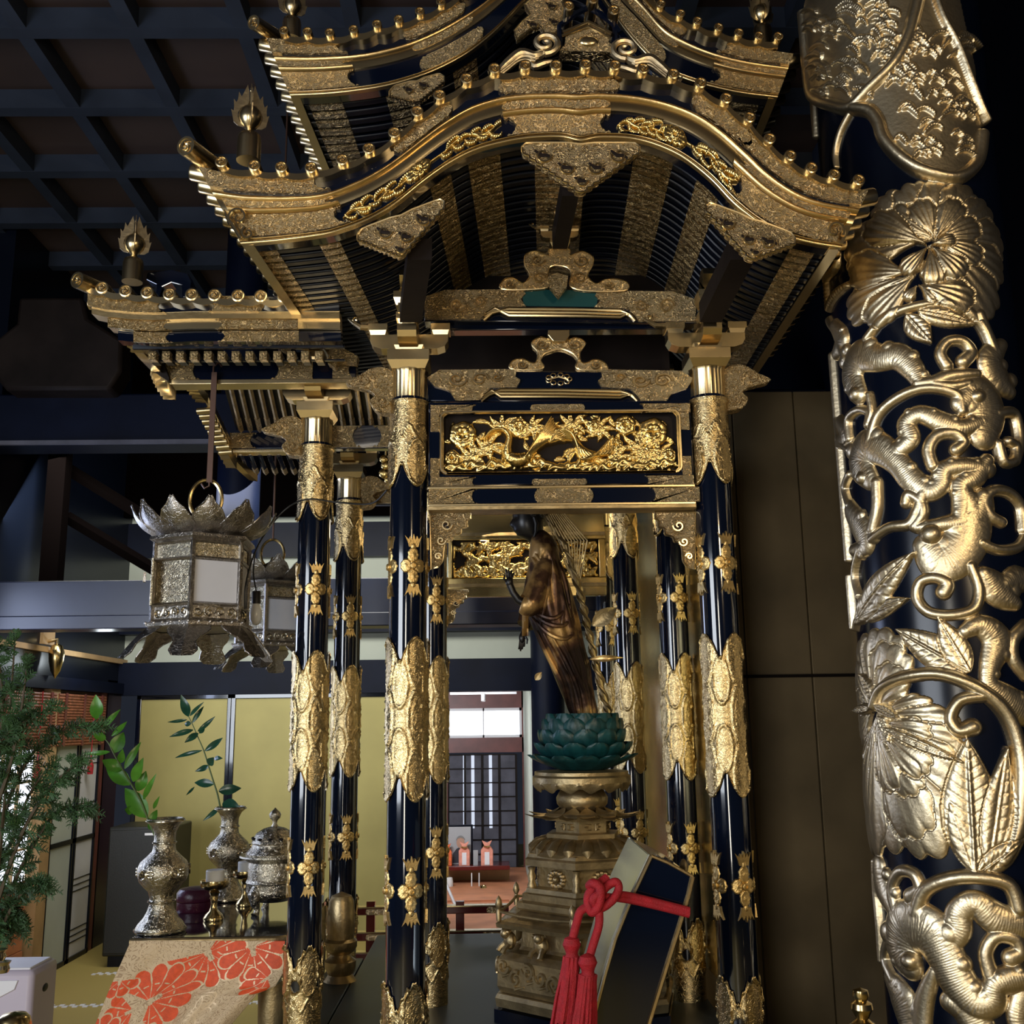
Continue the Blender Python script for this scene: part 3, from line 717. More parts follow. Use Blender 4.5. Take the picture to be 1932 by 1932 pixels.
def carve_phoenix(f, px):
    """strokes in the panel's own unit frame, converted by px(u,v)"""
    S = px.s
    def st(p, r, H=.008, **k): f.stroke([px(*q) for q in p], [q*S for q in r] if isinstance(r, (list, tuple)) else r*S, H, **k)
    rnd = random.Random(3)
    # rocks and waves along the foot
    for i in range(34):
        x = 8+i*13; y = 104-rnd.random()*12; st([(x-14, y+6), (x-4, y-rnd.random()*6), (x+8, y+2), (x+20, y-4+rnd.random()*8)], [4, 7, 6, 2], .010+.004*rnd.random(), ridges=260, rdepth=.12)
    for i in range(70):
        x = 4+rnd.random()*440; y = 6+rnd.random()*104; a = rnd.random()*2*PI; l = rnd.uniform(22, 40)
        f.leaf(px(x, y), px(x+l*math.cos(a), y-l*.7*math.sin(a)), 5.5*S, .003+.002*rnd.random(), 5, .12)
    # stems
    for p in ([(20, 100), (60, 78), (64, 60), (44, 44)], [(64, 80), (85, 60), (100, 40)], [(330, 100), (372, 80), (392, 58), (398, 40)], [(392, 90), (380, 66), (350, 52)], [(300, 106), (330, 86), (352, 80)]):
        st(p, 3, .008)
    # leaves in sprays
    for (cx, cy) in ((62, 80), (88, 62), (384, 78), (372, 60), (412, 82), (330, 88), (250, 20), (172, 26), (118, 22), (300, 30)):
        for a in range(0, 360, 45):
            aa = R(a+rnd.uniform(-12, 12)); l = rnd.uniform(30, 46)
            f.leaf(px(cx, cy), px(cx+l*math.cos(aa), cy-l*.8*math.sin(aa)), 6*S, .011, 5, .12)
    # flowers
    for (cx, cy, r) in ((40, 38, 26), (146, 24, 20), (350, 22, 20), (402, 36, 28), (20, 82, 16), (430, 80, 16), (290, 24, 14), (330, 60, 14)):
        for a in range(0, 360, 60):
            aa = R(a+20); f.fan(px(cx, cy), px(cx+r*math.cos(aa), cy-r*math.sin(aa)), .75, .012, 3, 6)
        for a in range(0, 360, 90):
            aa = R(a+45); f.fan(px(cx, cy), px(cx+r*.6*math.cos(aa), cy-r*.6*math.sin(aa)), .8, .016, 3, 5)
    f.h = np.where(f.h > 0, f.h*.62, f.h)
    # phoenix: curled neck and breast, raised wing, arched tail
    st([(82, 48), (96, 34), (116, 32), (128, 46), (124, 66), (126, 82), (146, 88), (164, 82)], [3.5, 5, 6, 7, 10, 13, 16, 11], .018, ridges=300, rdepth=.1)
    for i in range(13):
        t = i/12; st([(158+t*10, 84-t*4), (176+t*26, 58-t*4), (200+t*34+8*(1-t), 10+t*44)], [4.2, 4.4, 1.8], .019-.004*t, ridges=0)
    for i in range(9):
        st([(205+i*3, 58-i*1.0), (222+i*3, 34+i*2), (245-i*0.5+i*2, 40+i*2), (256+i*3, 64+i), (262+i*7, 88-i*1.5), (284+i*5, 86-i*5), (300+i*3, 70-i*3)], [3, 4, 4.4, 4.2, 4, 3, 1], .017-.0010*i)
    st([(120, 86), (132, 78), (140, 84), (132, 92), (124, 88)], 4, .016)
W_ = X1i-X0i; H_ = Z1i-Z0i
class PX:
    def __init__(s, x0, z1, w, h): s.x0, s.z1, s.sx, s.sz = x0, z1, w/450, h/115; s.s = w/450
    def __call__(s, u, v): return (s.x0+u*s.sx, s.z1-v*s.sz)
f = Field(0, W_, 0, H_, .0017, -.002)
carve_phoenix(f, PX(0, H_, W_, H_))
edge = np.minimum(np.minimum(f.X, W_-f.X), np.minimum(f.Z, H_-f.Z)); f.h = np.where(edge < .004, -.002, f.h)
carv = f.mesh(lambda X, Z, h: np.stack([X, .006-h*2.1, Z], 1))
co = carv.build('phoenix_carving', 'gold_leaf', fr, angle=180); co.location = (X0i-o.x, 0, Z0i-o.z)
# ================================================================== CURVED ROOFS
class Hafu:
    """a curved gable: top and bottom outlines traced in the plane Y0, running back to Y1 with a slight lift"""
    def __init__(s, top, bot, Y0, Y1, back=(0, 0, 0, 0), cuspx=None):
        s.Y0, s.Y1, s.back = Y0, Y1, back
        t = [P(x, y, Y0) for x, y in spline(top, 6)]; b = [P(x, y, Y0) for x, y in spline(bot, 6)]
        s.tx = np.array([p.x for p in t]); s.tz = np.array([p.z for p in t]); s.bx = np.array([p.x for p in b]); s.bz = np.array([p.z for p in b])
    def at(s, u, t, Y=None):
        """u along 0..1, t from top 0 to bottom 1"""
        x0 = s.tx[0]+(s.tx[-1]-s.tx[0])*u; x1 = s.bx[0]+(s.bx[-1]-s.bx[0])*u
        z0 = float(np.interp(x0, s.tx, s.tz)); z1 = float(np.interp(x1, s.bx, s.bz))
        x, z = x0+(x1-x0)*t, z0+(z1-z0)*t
        Y = s.Y0 if Y is None else Y; k = (Y-s.Y0)/(s.Y1-s.Y0)
        xl, xr, zl, zr = s.back
        return (x+k*(xl+(xr-xl)*u), Y, z+k*(zl+(zr-zl)*u))
    def strip(s, mb, u0, u1, t0, t1, y0, y1, n=None, bulge=0):
        n = n or max(3, int(abs(u1-u0)*130)); rows = []
        for i in range(n+1):
            u = u0+(u1-u0)*i/n
            if bulge:
                row = []
                for k in range(7):
                    a = k/6; t = t0+(t1-t0)*a; row.append(s.at(u, t, y0-bulge*math.sin(PI*a)))
                row += [s.at(u, t1, y1), s.at(u, t0, y1)]
            else: row = [s.at(u, t0, y0), s.at(u, t1, y0), s.at(u, t1, y1), s.at(u, t0, y1)]
            rows.append(row)
        o = len(mb.v); mb.grid(rows, closed=True); c = len(rows[0])
        mb.f.append(tuple(o+k for k in range(c))); mb.f.append(tuple(o+n*c+k for k in reversed(range(c))))
        return mb
    def plate(s, u0, u1, t0, t1, ends, y, th=.004, d=.35):
        """cusped plate laid on the curve"""
        L = 1.4
        pts = cusp(u0*L, u1*L, 0, 1, ends, .02)
        # resample along u so that the plate bends with the curve
        h = (t1-t0); D = .018
        sh = [(0, 0), (.2, .10), (.45, .02), (.62, .16), (.8, .22), (1.0, .5), (.8, .78), (.62, .84), (.45, .98), (.2, .90), (0, 1)]
        out = []
        def endp(u, sg, kind):
            if kind == 0: return [(u, 0), (u, 1)]
            return [(u+sg*D*((a-1) if kind > 0 else -a), b) for a, b in sh]
        r_ = endp(u1, 1, ends[1]); l_ = endp(u0, -1, ends[0])
        n = max(2, int((u1-u0)*90))
        ub = [u0+D*1.1+(u1-u0-2.2*D)*i/n for i in range(n+1)]
        loop = [(u, 0) for u in ub]+r_+[(u, 1) for u in reversed(ub)]+list(reversed(l_))
        v = [s.at(u, t1+(t0-t1)*b, y) for u, b in loop]; v2 = [s.at(u, t1+(t0-t1)*b, y+th) for u, b in loop]
        N = len(loop); return MB().add(v+v2, [tuple(range(N)), tuple(reversed(range(N, 2*N)))]+[(i+N, (i+1) % N+N, (i+1) % N, i) for i in range(N)])
def tomoe_mb(r=.0165, L=.07):
    m = MB()
    m.lathe([(r, -L), (r, 0), (r*.98, .004), (r*.80, .005), (r*.76, .002), (.0001, .0015)], 20, M4(rx=PI/2))
    for k in range(3):
        a0 = k*2*PI/3; sp_ = [(r*(.12+.5*i/8)*math.cos(a0+i*.33), -.0035, r*(.12+.5*i/8)*math.sin(a0+i*.33)) for i in range(9)]
        m.tube(sp_, [r*.2*(1-i/9.5) for i in range(9)], 6)
    m.tube([(r*.62*math.cos(a), -.002, r*.62*math.sin(a)) for a in [2*PI*i/20 for i in range(21)]], r*.06, 4)
    return m
def place_tiles(h, centers, parent, name='tile_end', r=.0165, skip=()):
    o0 = None; loc = Vector(parent.location)
    for i, (x, y) in enumerate(centers):
        p = P(x, y, h.Y0-.03)
        o = tomoe_mb(r, .10).build(name, 'gold_smooth', parent, angle=50) if o0 is None else o0.copy()
        if o0 is not None: C.objects.link(o); o.parent = parent
        o0 = o0 or o; o.location = p-loc
def wavy(h, centers, parent, dy=.02, drop=14):
    """eave strip hung in shallow scallops between the tile ends"""
    pts = []
    for (a, b) in zip(centers, centers[1:]):
        for k in range(6):
            q = k/6; sag = math.sin(PI*q)*5
            pts.append((a[0]+(b[0]-a[0])*q, a[1]+(b[1]-a[1])*q+drop+sag-3))
    pts.append((centers[-1][0], centers[-1][1]+drop))
    rows = []
    for (x, y) in pts:
        a = P(x, y-5, h.Y0-.022); b = P(x, y+7, h.Y0-.022)
        rows.append([a, b, b+Vector((0, .08, 0)), a+Vector((0, .08, 0))])
    m = MB().grid(rows, closed=True); return m
def rel(o, mb, name, mat, **k):
    """build mb given in world space under the Empty o"""
    L = o.location; mb.v = [(x-L.x, y-L.y, z-L.z) for x, y, z in mb.v]
    return mb.build(name, mat, o, **k)

T1 = [(375, 316), (430, 330), (480, 336), (530, 339), (590, 338), (640, 322), (690, 300), (740, 270), (790, 231), (830, 200), (880, 168), (935, 149), (990, 143), (1050, 142), (1105, 141), (1160, 143), (1215, 149), (1270, 160), (1322, 178), (1370, 207), (1414, 243), (1452, 283), (1491, 315), (1531, 338), (1574, 352), (1636, 362)]
B1 = [(456, 462), (520, 457), (600, 447), (640, 438), (700, 415), (750, 385), (800, 345), (850, 310), (900, 285), (960, 269), (1010, 262), (1060, 261), (1096, 268), (1132, 262), (1190, 264), (1240, 277), (1290, 301), (1340, 340), (1385, 387), (1430, 422), (1480, 447), (1530, 461), (1586, 470)]
H1 = Hafu(T1, B1, 2.5, 3.9, (.05, .09, .09, .07))
TC1 = [(418, 306), (480, 313), (531, 316), (587, 317), (646, 302), (696, 281), (744, 251), (787, 211), (829, 180), (880, 149), (933, 130), (991, 124), (1049, 124), (1105, 122), (1160, 124), (1213, 130), (1270, 140), (1322, 157), (1370, 186), (1414, 222), (1452, 262), (1491, 294), (1531, 317), (1574, 330), (1620, 340)]
def roof(h, centers, r_, nraft, sleeves, plates, rname, side_tiles=18, tr=.0165, lower=True, rs=(.02, .98), raft_dy=None):
    rel(r_, h.strip(MB(), 0, 1, 0, 1, h.Y0+.004, h.Y0+.05), 'bargeboard', 'lacquer', angle=30)
    rel(r_, h.strip(MB(), 0.0, 1.0, .30, .41, h.Y0-.004, h.Y0+.006, bulge=.010), 'upper_moulding', 'gold', angle=30)
    rel(r_, h.strip(MB(), 0.0, 1.0, .41, .57, h.Y0-.004, h.Y0+.006, bulge=.002), 'pale_band', 'gold_smooth', angle=30)
    m = h.strip(MB(), 0.0, 1.0, .925, .95, h.Y0-.006, h.Y0+.006, bulge=.003); h.strip(m, 0.0, 1.0, .965, 1.005, h.Y0-.008, h.Y0+.010, bulge=.002)
    rel(r_, m, 'lower_moulding', 'gold_smooth', angle=30)
    for (u0, u1, t0, t1, en, mt) in plates: 
        if mt == 'mould': rel(r_, h.strip(MB(), u0, u1, t0, t1, h.Y0-.006, h.Y0+.006, bulge=.012), 'end_moulding', 'gold', angle=30)
        else: rel(r_, h.plate(u0, u1, t0, t1, en, h.Y0-.009, .014), 'gilt_plate', mt, smooth=False)
    rel(r_, wavy(h, centers, r_), 'scalloped_edge', 'gold_smooth', angle=30)
    place_tiles(h, centers, r_, r=tr)
    # roof deck and soffit
    rel(r_, h.strip(MB(), 0.0, 1.0, -.03, .22, h.Y0+.05, h.Y1, n=120), 'roof_deck', 'lacquer_matt', angle=30)
    rel(r_, h.strip(MB(), 0.03, .97, .70, .76, h.Y0+.05, h.Y1, n=120), 'soffit', 'lacquer_matt', angle=30)
    # verge: gold side faces
    for u, nm in ((0, 0), (1, 1)):
        s_ = -1 if u == 0 else 1; m = MB()
        pr = []
        for Y in (h.Y0+.002, h.Y1):
            a, b = h.at(u, 0, Y), h.at(u, 1, Y); pr.append([a, (b[0], Y, b[2]), (b[0]-s_*.03, Y, b[2]), (a[0]-s_*.03, Y, a[2])])
        m.grid(pr, closed=True); m.f += [(3, 2, 1, 0), (4, 5, 6, 7)]
        rel(r_, m, 'verge_board', 'gold_smooth', smooth=False)
    # barrel tiles along both verges
    o0 = None
    for u, s_ in ((0, -1), (1, 1)):
        for i in range(side_tiles):
            Y = h.Y0+.04+(h.Y1-h.Y0-.04)*i/(side_tiles-1); a = h.at(u, .0, Y)
            if o0 is None:
                mm = MB(); mm.lathe([(.024, 0), (.024, .06), (.021, .066), (.0001, .066)], 16, M4(ry=-PI/2)); mm.v = [(x*.9, y*.95, z) for x, y, z in mm.v]
                o0 = mm.build('verge_tile', 'gold_smooth', r_, angle=50); o = o0
            else: o = o0.copy(); C.objects.link(o); o.parent = r_
            o.location = Vector((a[0]-s_*.025, Y, a[2]-.005))-Vector(r_.location); o.rotation_euler = (0, R(12), 0 if s_ < 0 else PI)
    # rafters: one curved bar each, with pointed gilt sleeves
    dY = raft_dy or (h.Y1-h.Y0-.08)/nraft
    ra = None
    for i in range(nraft):
        Y = h.Y0+.075+i*dY
        m = h.strip(MB(), rs[0], rs[1], .895, .955, Y, Y+dY*.46, n=90, bulge=.003)
        ro = rel(r_, m, 'rafter', 'lacquer_matt', angle=50)
        g = MB()
        for (u0, u1) in sleeves:
            h.strip(g, u0, u1, .888, .967, Y-.002, Y+dY*.46+.002, bulge=.003)
        g.v = [(x-r_.location.x, y-r_.location.y, z-r_.location.z) for x, y, z in g.v]
        g.build('gilt_sleeves', 'gold_chased_fine', ro, smooth=False)
c0 = P(1095, 260, 2.5)
R1 = empty('curved_roof', (c0.x, 2.5, c0.z), 'lower roof of the shrine with a wave-shaped gold and black gable over the front posts', 'roof')
pl = []
for (a, b, en0, en1) in ((0.0, .185, 0, -1), (.815, 1.0, -1, 0)):
    pl += [(a, b, .0, .25, (en0, en1), 'gold_chased'), (a+.01 if a == 0 else a, b if a == 0 else b-.01, .40, .50, (en0, en1), 'gold_chased'), (a+.01 if a == 0 else a, b if a == 0 else b-.01, .50, .60, (0, 0), 'mould'),
           (a+.012 if a == 0 else a, b if a == 0 else b-.012, .60, .91, (en0, en1), 'gold_chased')]
pl += [(.445, .635, .08, .27, (1, 1), 'gold_chased'), (.445, .62, .41, .53, (1, 1), 'gold_chased'), (.445, .62, .53, .64, (0, 0), 'mould'), (.445, .62, .64, .92, (-1, -1), 'gold_chased'),
       (.285, .375, .03, .27, (1, 1), 'gold_chased'), (.745, .835, .03, .27, (1, 1), 'gold_chased')]
SL = [(.012, .050), (.122, .156), (.31, .345), (.375, .43), (.49, .58), (.665, .73), (.77, .805), (.925, .965)]
roof(H1, TC1, R1, 29, SL, pl, 'lower', 19)
# pierced gilt vines with a peony on each side of the gable
def vines(h, ua, ub, t0, t1, seed, parent, res=.0013):
    rnd = random.Random(seed); a, b = h.at(ua, .75), h.at(ub, .75); L = 0
    for i in range(40):
        p, q = h.at(ua+(ub-ua)*i/40, .75), h.at(ua+(ub-ua)*(i+1)/40, .75); L += math.dist(p, q)
    W = .058; f = Field(0, L, 0, W, res, -.004)
    f.stroke([(L*.03, W*.3), (L*.1, W*.6), (L*.2, W*.35), (L*.32, W*.6)], [.002, .007, .006, .005], .006)
    f.stroke([(L*.66, W*.5), (L*.78, W*.7), (L*.88, W*.35), (L*.97, W*.6)], [.005, .006, .007, .002], .006)
    f.stroke([(L*.3, W*.5), (L*.5, W*.5), (L*.68, W*.5)], .004, .003)
    for i in range(26):
        x = L*(.05+.9*i/25); side = 1 if i % 2 else -1
        if .38 < x/L < .6: continue
        z = W*.5+side*W*.03; l = W*rnd.uniform(.42, .62); a = side*rnd.uniform(.5, 1.4)+(0 if x/L > .5 else PI*.0)
        f.stroke([(x, z), (x+l*.5*math.cos(a), z+l*.55*math.sin(a)), (x+l*math.cos(a*.5), z+l*.8*math.sin(a)), (x+l*1.15*math.cos(a*.4)+.004, z+l*.55*math.sin(a))], [.003, .008, .0065, .002], .007, ridges=160)
    cx, cz = L*.49, W*.52
    for k in range(9):
        a = 2*PI*k/9; f.fan((cx, cz), (cx+W*.52*math.cos(a)*1.25, cz+W*.46*math.sin(a)), .5, .008, 3, 6)
    for k in range(5):
        a = 2*PI*k/5+.4; f.fan((cx, cz), (cx+W*.28*math.cos(a), cz+W*.28*math.sin(a)), .7, .012, 3, 5)
    def fm(X, Z, hh):
        out = np.zeros((len(X), 3))
        for i, (x, z, q) in enumerate(zip(X, Z, hh)):
            p = h.at(ua+(ub-ua)*x/L, t1+(t0-t1)*z/W); out[i] = (p[0], h.Y0+.001-q*1.6, p[2])
        return out
    m = f.mesh(fm); rel(parent, m, 'pierced_vines', 'gold_leaf', angle=180)
vines(H1, .17, .44, .60, .90, 1, R1)
vines(H1, .625, .83, .60, .90, 2, R1)
# scrolls at the gable ends, corner tiles
for (pts, ) in ((((425, 398), (440, 410), (452, 424)),), ):
    m = MB()
    q = [P(450+x, 410+y, 2.482) for x, y in spiral(0, 0, 20, 1.3, 2.4, 1, 24)]
    m.tube(q, [.006*(1-.5*i/24) for i in range(25)], 6)
    q = [P(468+x, 440+y, 2.482) for x, y in spiral(0, 0, 13, 1.2, -2, -1, 18)]
    m.tube(q, .0045, 6); m.tube([P(424, 396, 2.482), P(430, 412, 2.482), P(440, 426, 2.482), P(455, 450, 2.482)], [.002, .006, .006, .004], 6)
    rel(R1, m, 'end_scroll', 'gold_smooth')
    m = MB(); q = [P(1575+x, 435+y, 2.482) for x, y in spiral(0, 0, 18, 1.3, .6, -1, 24)]; m.tube(q, [.006*(1-.5*i/24) for i in range(25)], 6)
    rel(R1, m, 'end_scroll', 'gold_smooth')
def corner_tile(parent, a, b, Y, r=.026, nm='corner_tile'):
    p, q = P(*a, Y-.05), P(*b, Y+.06)
    m = MB(); d = (q-p); M_ = Matrix.Translation(p) @ d.to_track_quat('Z', 'Y').to_matrix().to_4x4()
    m.lathe([(.0001, .002), (r*.72, .002), (r*.78, 0), (r, 0), (r, d.length)], 24, M_)
    for k in range(3):
        a0 = k*2.09; m.tube([M_ @ Vector((r*(.15+.5*i/7)*math.cos(a0+i*.35), r*(.15+.5*i/7)*math.sin(a0+i*.35), 0)) for i in range(8)], [r*.16*(1-i/9) for i in range(8)], 5)
    rel(parent, m, nm, 'gold_smooth', angle=50)
corner_tile(R1, (350, 275), (400, 312), 2.5)
# flat tip at the eave's lower left end
def gegyo(name, pts, Y, label, holes=(), dep=.028, rimr=.003):
    """pendant plate; pts traced in the plane Y"""
    c = P(sum(p[0] for p in pts)/len(pts), min(p[1] for p in pts), Y)
    o = empty(name, c, label, 'roof ornament')
    q = [P(x, y, Y) for x, y in pts]
    rel(o, MB().prism([(p.x, p.z) for p in q], Y, Y+dep), 'plate', 'gold_chased', smooth=False, bevel=.002)
    m = MB(); q2 = [P(x, y, Y-.001) for x, y in pts]; m.tube(q2+q2[:2], rimr, 5)
    for hx, hy, r_, tn, st, sg in holes:
        m.tube([P(hx+x, hy+y, Y-.002) for x, y in spiral(0, 0, r_, tn, st, sg, 18)], [.0042*(1-.4*i/18) for i in range(19)], 6)
    rel(o, m, 'raised_scrolls', 'gold_smooth')
    for hx, hy, r_, tn, st, sg in holes:
        m = MB().tube([P(hx-r_*1.0, hy-r_*.5, Y-.0035), P(hx-r_*.2, hy+1, Y-.0035), P(hx+r_*.5, hy+1, Y-.0035), P(hx+r_*1.0, hy+r_*.4, Y-.0035)], [.003, .006, .005, .003], 6, flat=.3, ref=(0, 1, 0))
        rel(o, m, 'dark_piercing', 'dark_wood')
    return o
def pend(x0, x1, yt, yb, sk=0, n=9):
    """scalloped triangular pendant outline between x0..x1, apex at yb; sk tilts the top edge"""
    xm = (x0+x1)/2; out = [(x0, yt+6), (x0+8, yt-1)]
    for i in range(1, 8): out.append((x0+(x1-x0)*i/8, yt-2+(3 if i == 4 else 0)))
    out += [(x1-8, yt-1), (x1, yt+6)]
    def side(xa, xb, ya, yb_):
        r_ = []
        for k in range(n):
            for q in (0, .35, .7):
                t = (k+q)/n; nx = (0, .5, .35)[int(q*2.9)]
                r_.append((xa+(xb-xa)*t+(xa-xb)/abs(xa-xb)*nx*5, ya+(yb_-ya)*t+nx*4))
        return r_
    out += side(x1, xm, yt+14, yb)+[(xm, yb)]+list(reversed(side(x0, xm, yt+14, yb)))
    return [(x, y+sk*(x-xm)/(x1-x0)) for x, y in out]
gegyo('gable_pendant', pend(985, 1206, 271, 363), 2.47, 'triangular gilt pendant hanging at the centre under the wave-shaped gable', ((1025, 292, 16, 1.2, 0, 1), (1168, 292, 16, 1.2, PI, -1), (1068, 315, 15, 1.2, 0, 1), (1126, 315, 15, 1.2, PI, -1), (1096, 340, 12, 1.1, 0, 1)))
gegyo('gable_pendant', pend(675, 838, 405, 482, -62), 2.47, 'triangular gilt pendant under the left slope of the lower gable', ((725, 437, 14, 1.2, 0, 1), (800, 412, 14, 1.2, PI, -1), (765, 445, 13, 1.2, 0, 1), (755, 470, 9, 1, 0, 1)))
gegyo('gable_pendant', pend(1332, 1500, 412, 488, 62), 2.47, 'triangular gilt pendant under the right slope of the lower gable', ((1372, 420, 14, 1.2, 0, 1), (1452, 455, 14, 1.2, PI, -1), (1412, 450, 13, 1.2, 0, 1), (1425, 475, 9, 1, 0, 1)))
# purlins running back from the pendants
for (a, b, wd, lb) in (((792, 470), (775, 590), .032, 'dark square beam running back from the left pendant to the front left post'), ((1076, 350), (1056, 452), .022, 'brown beam running back from the centre pendant'), ((1400, 470), (1340, 590), .032, 'dark square beam running back from the right pendant to the front right post')):
    p, q = P(*a, 2.52), P(*b, 2.85)
    mm = MB(); rows = []
    for c_, in ((p,), (q,)): rows.append([(c_.x-wd, c_.y, c_.z-.03), (c_.x+wd, c_.y, c_.z-.03), (c_.x+wd, c_.y, c_.z+.03), (c_.x-wd, c_.y, c_.z+.03)])
    mm.grid(rows, closed=True); mm.f += [(3, 2, 1, 0), (4, 5, 6, 7)]
    tag(mm.build('purlin', 'dark_wood', smooth=False), lb, 'beam', 'purlins under the lower gable')

# ---- upper roof
T2 = [(503, 74), (560, 78), (620, 78), (670, 75), (720, 66), (770, 52), (820, 30), (860, 8), (900, -16), (950, -52), (1000, -80), (1040, -95), (1085, -98), (1130, -86), (1170, -62), (1210, -30), (1250, 18), (1290, 46), (1340, 70), (1390, 86), (1440, 96), (1496, 104)]
B2 = [(548, 182), (600, 180), (650, 176), (720, 166), (780, 150), (830, 131), (880, 104), (920, 74), (950, 46), (980, 14), (1010, -14), (1050, -38), (1085, -42), (1120, -22), (1150, 18), (1180, 60), (1215, 100), (1250, 132), (1290, 150), (1340, 165), (1400, 178), (1466, 186)]
H2 = Hafu(T2, B2, 3.1, 4.3, (.05, .05, .05, .05))
TC2 = [(536, 58), (580, 60), (622, 62), (667, 56), (711, 46), (752, 37), (792, 22), (832, 4), (870, -22), (915, -50), (960, -78), (1010, -102), (1060, -112), (1110, -110), (1160, -85), (1205, -40), (1247, 8), (1284, 26), (1316, 40), (1356, 52), (1394, 62), (1432, 68), (1468, 69)]
c0 = P(1085, 60, 3.1)
R2 = empty('curved_roof', (c0.x, 3.1, c0.z), 'upper roof of the shrine with a gold and black gable, cut off by the photo top edge', 'roof')
pl = []
for (a, b, en0, en1) in ((0.0, .145, 0, -1), (.86, 1.0, -1, 0)):
    pl += [(a, b, .0, .25, (en0, en1), 'gold_chased'), (a, b, .40, .50, (en0, en1), 'gold_chased'), (a, b, .50, .60, (0, 0), 'mould'), (a, b, .60, .91, (en0, en1), 'gold_chased')]
pl += [(.255, .375, .03, .25, (1, 1), 'gold_chased'), (.265, .385, .38, .52, (1, 1), 'gold_chased'), (.27, .40, .66, .93, (1, 1), 'gold_chased'),
       (.70, .80, .03, .25, (1, 1), 'gold_chased'), (.69, .79, .38, .52, (1, 1), 'gold_chased'), (.66, .77, .62, .93, (1, 1), 'gold_chased')]
roof(H2, TC2, R2, 20, [(.03, .10), (.19, .25), (.33, .38), (.62, .67), (.75, .80), (.9, .97)], pl, 'upper', 16, tr=.0165)
corner_tile(R2, (478, 42), (520, 68), 3.1, .024)
gegyo('gable_pendant', pend(735, 838, 152, 192, -28), 3.07, 'small triangular gilt pendant under the left slope of the upper roof', ((770, 168, 9, 1.1, 0, 1), (800, 160, 9, 1.1, PI, -1)))
gegyo('gable_crest', [(1035, -20), (1075, -20), (1060, 5), (1072, 30), (1048, 62), (1030, 66), (1018, 48), (1000, 55), (975, 74), (970, 58), (985, 40), (1000, 28), (990, 8), (1010, -10)], 3.06, 'tall gilt openwork crest under the peak of the upper roof', ((1005, 45, 10, 1.1, 0, 1), (1040, 10, 10, 1.1, 0, 1), (1045, 40, 9, 1.1, 0, 1)))

# ---- ridge-end ornament on the lower gable: house-shaped plaque between two cloud scrolls
Y = 2.56
rg = empty('ridge_ornament', P(1108, 100, Y), 'gilt house-shaped plaque between two curling clouds on top of the lower gable', 'roof ornament')
rel(rg, MB().prism([(P(x, y, Y).x, P(x, y, Y).z) for x, y in ((1055, 95), (1066, 82), (1068, 54), (1110, 41), (1150, 60), (1150, 84), (1160, 98))], Y, Y+.05), 'plaque', 'gold_chased', smooth=False, bevel=.002)
m = MB().ball(P(1111, 78, Y), .028, 14, (1, .3, .6)); m.tube([P(1062, 62, Y-.004), P(1110, 42, Y-.004), P(1154, 64, Y-.004)], .006, 6); m.tube([P(1060, 68, Y-.004), P(1110, 50, Y-.004), P(1152, 71, Y-.004)], .004, 6)
rel(rg, m, 'raised_border', 'gold_smooth')
m = MB()
m.tube([P(x, y, Y+.01) for x, y in ((1056, 48), (1068, 40), (1086, 26), (1110, 15), (1134, 27), (1156, 44), (1170, 62))], .009, 6); m.tube([P(1056, 48, Y+.01), P(1057, 90, Y+.01)], .008, 6); m.tube([P(1160, 50, Y+.01), P(1164, 92, Y+.01)], .008, 6)
rel(rg, m, 'black_hood', 'lacquer')
o0 = None
for (x, y) in ((1072, 12), (1158, 20), (1118, -1)):
    o = tomoe_mb(.0165, .09).build('tile_end', 'gold_smooth', rg, angle=50) if o0 is None else o0.copy()
    if o0 is not None: C.objects.link(o); o.parent = rg
    o0 = o0 or o; o.location = P(x, y, Y-.02)-rg.location
for (cx, cy, sg) in ((1028, 82, -1), (1180, 92, 1)):
    m = MB(); n_ = 30
    m.tube([P(cx+x*1.1, cy+y*.8, Y-.01) for x, y in spiral(0, 0, 25, 1.6, PI/2 if sg < 0 else PI/2, sg, n_)], [.0105*(1-.35*i/n_) for i in range(n_+1)], 8)
    m.tube([P(cx+sg*x, cy+y, Y-.005) for x, y in spline(((2, 18), (20, 26), (45, 22), (70, 40), (95, 62), (108, 52)), 4)], [interp([(0, .010), (.2, .016), (.4, .019), (.6, .017), (.8, .010), (1, .001)], k/20) for k in range(21)], 8)
    m.tube([P(cx+sg*x, cy+y, Y-.012) for x, y in spline(((-14, 34), (2, 38), (20, 44), (26, 34), (12, 28)), 3)], [interp([(0, .006), (.25, .010), (.5, .011), (.75, .008), (1, .004)], k/12) for k in range(13)], 8)
    for k in range(3): m.tube([P(cx+sg*x, cy+y-3+k*5, Y-.020) for x, y in spline(((18, 26), (45, 24), (70, 42), (95, 62)), 5)], .003, 5)
    rel(rg, m, 'cloud_scroll', 'gold_pale')

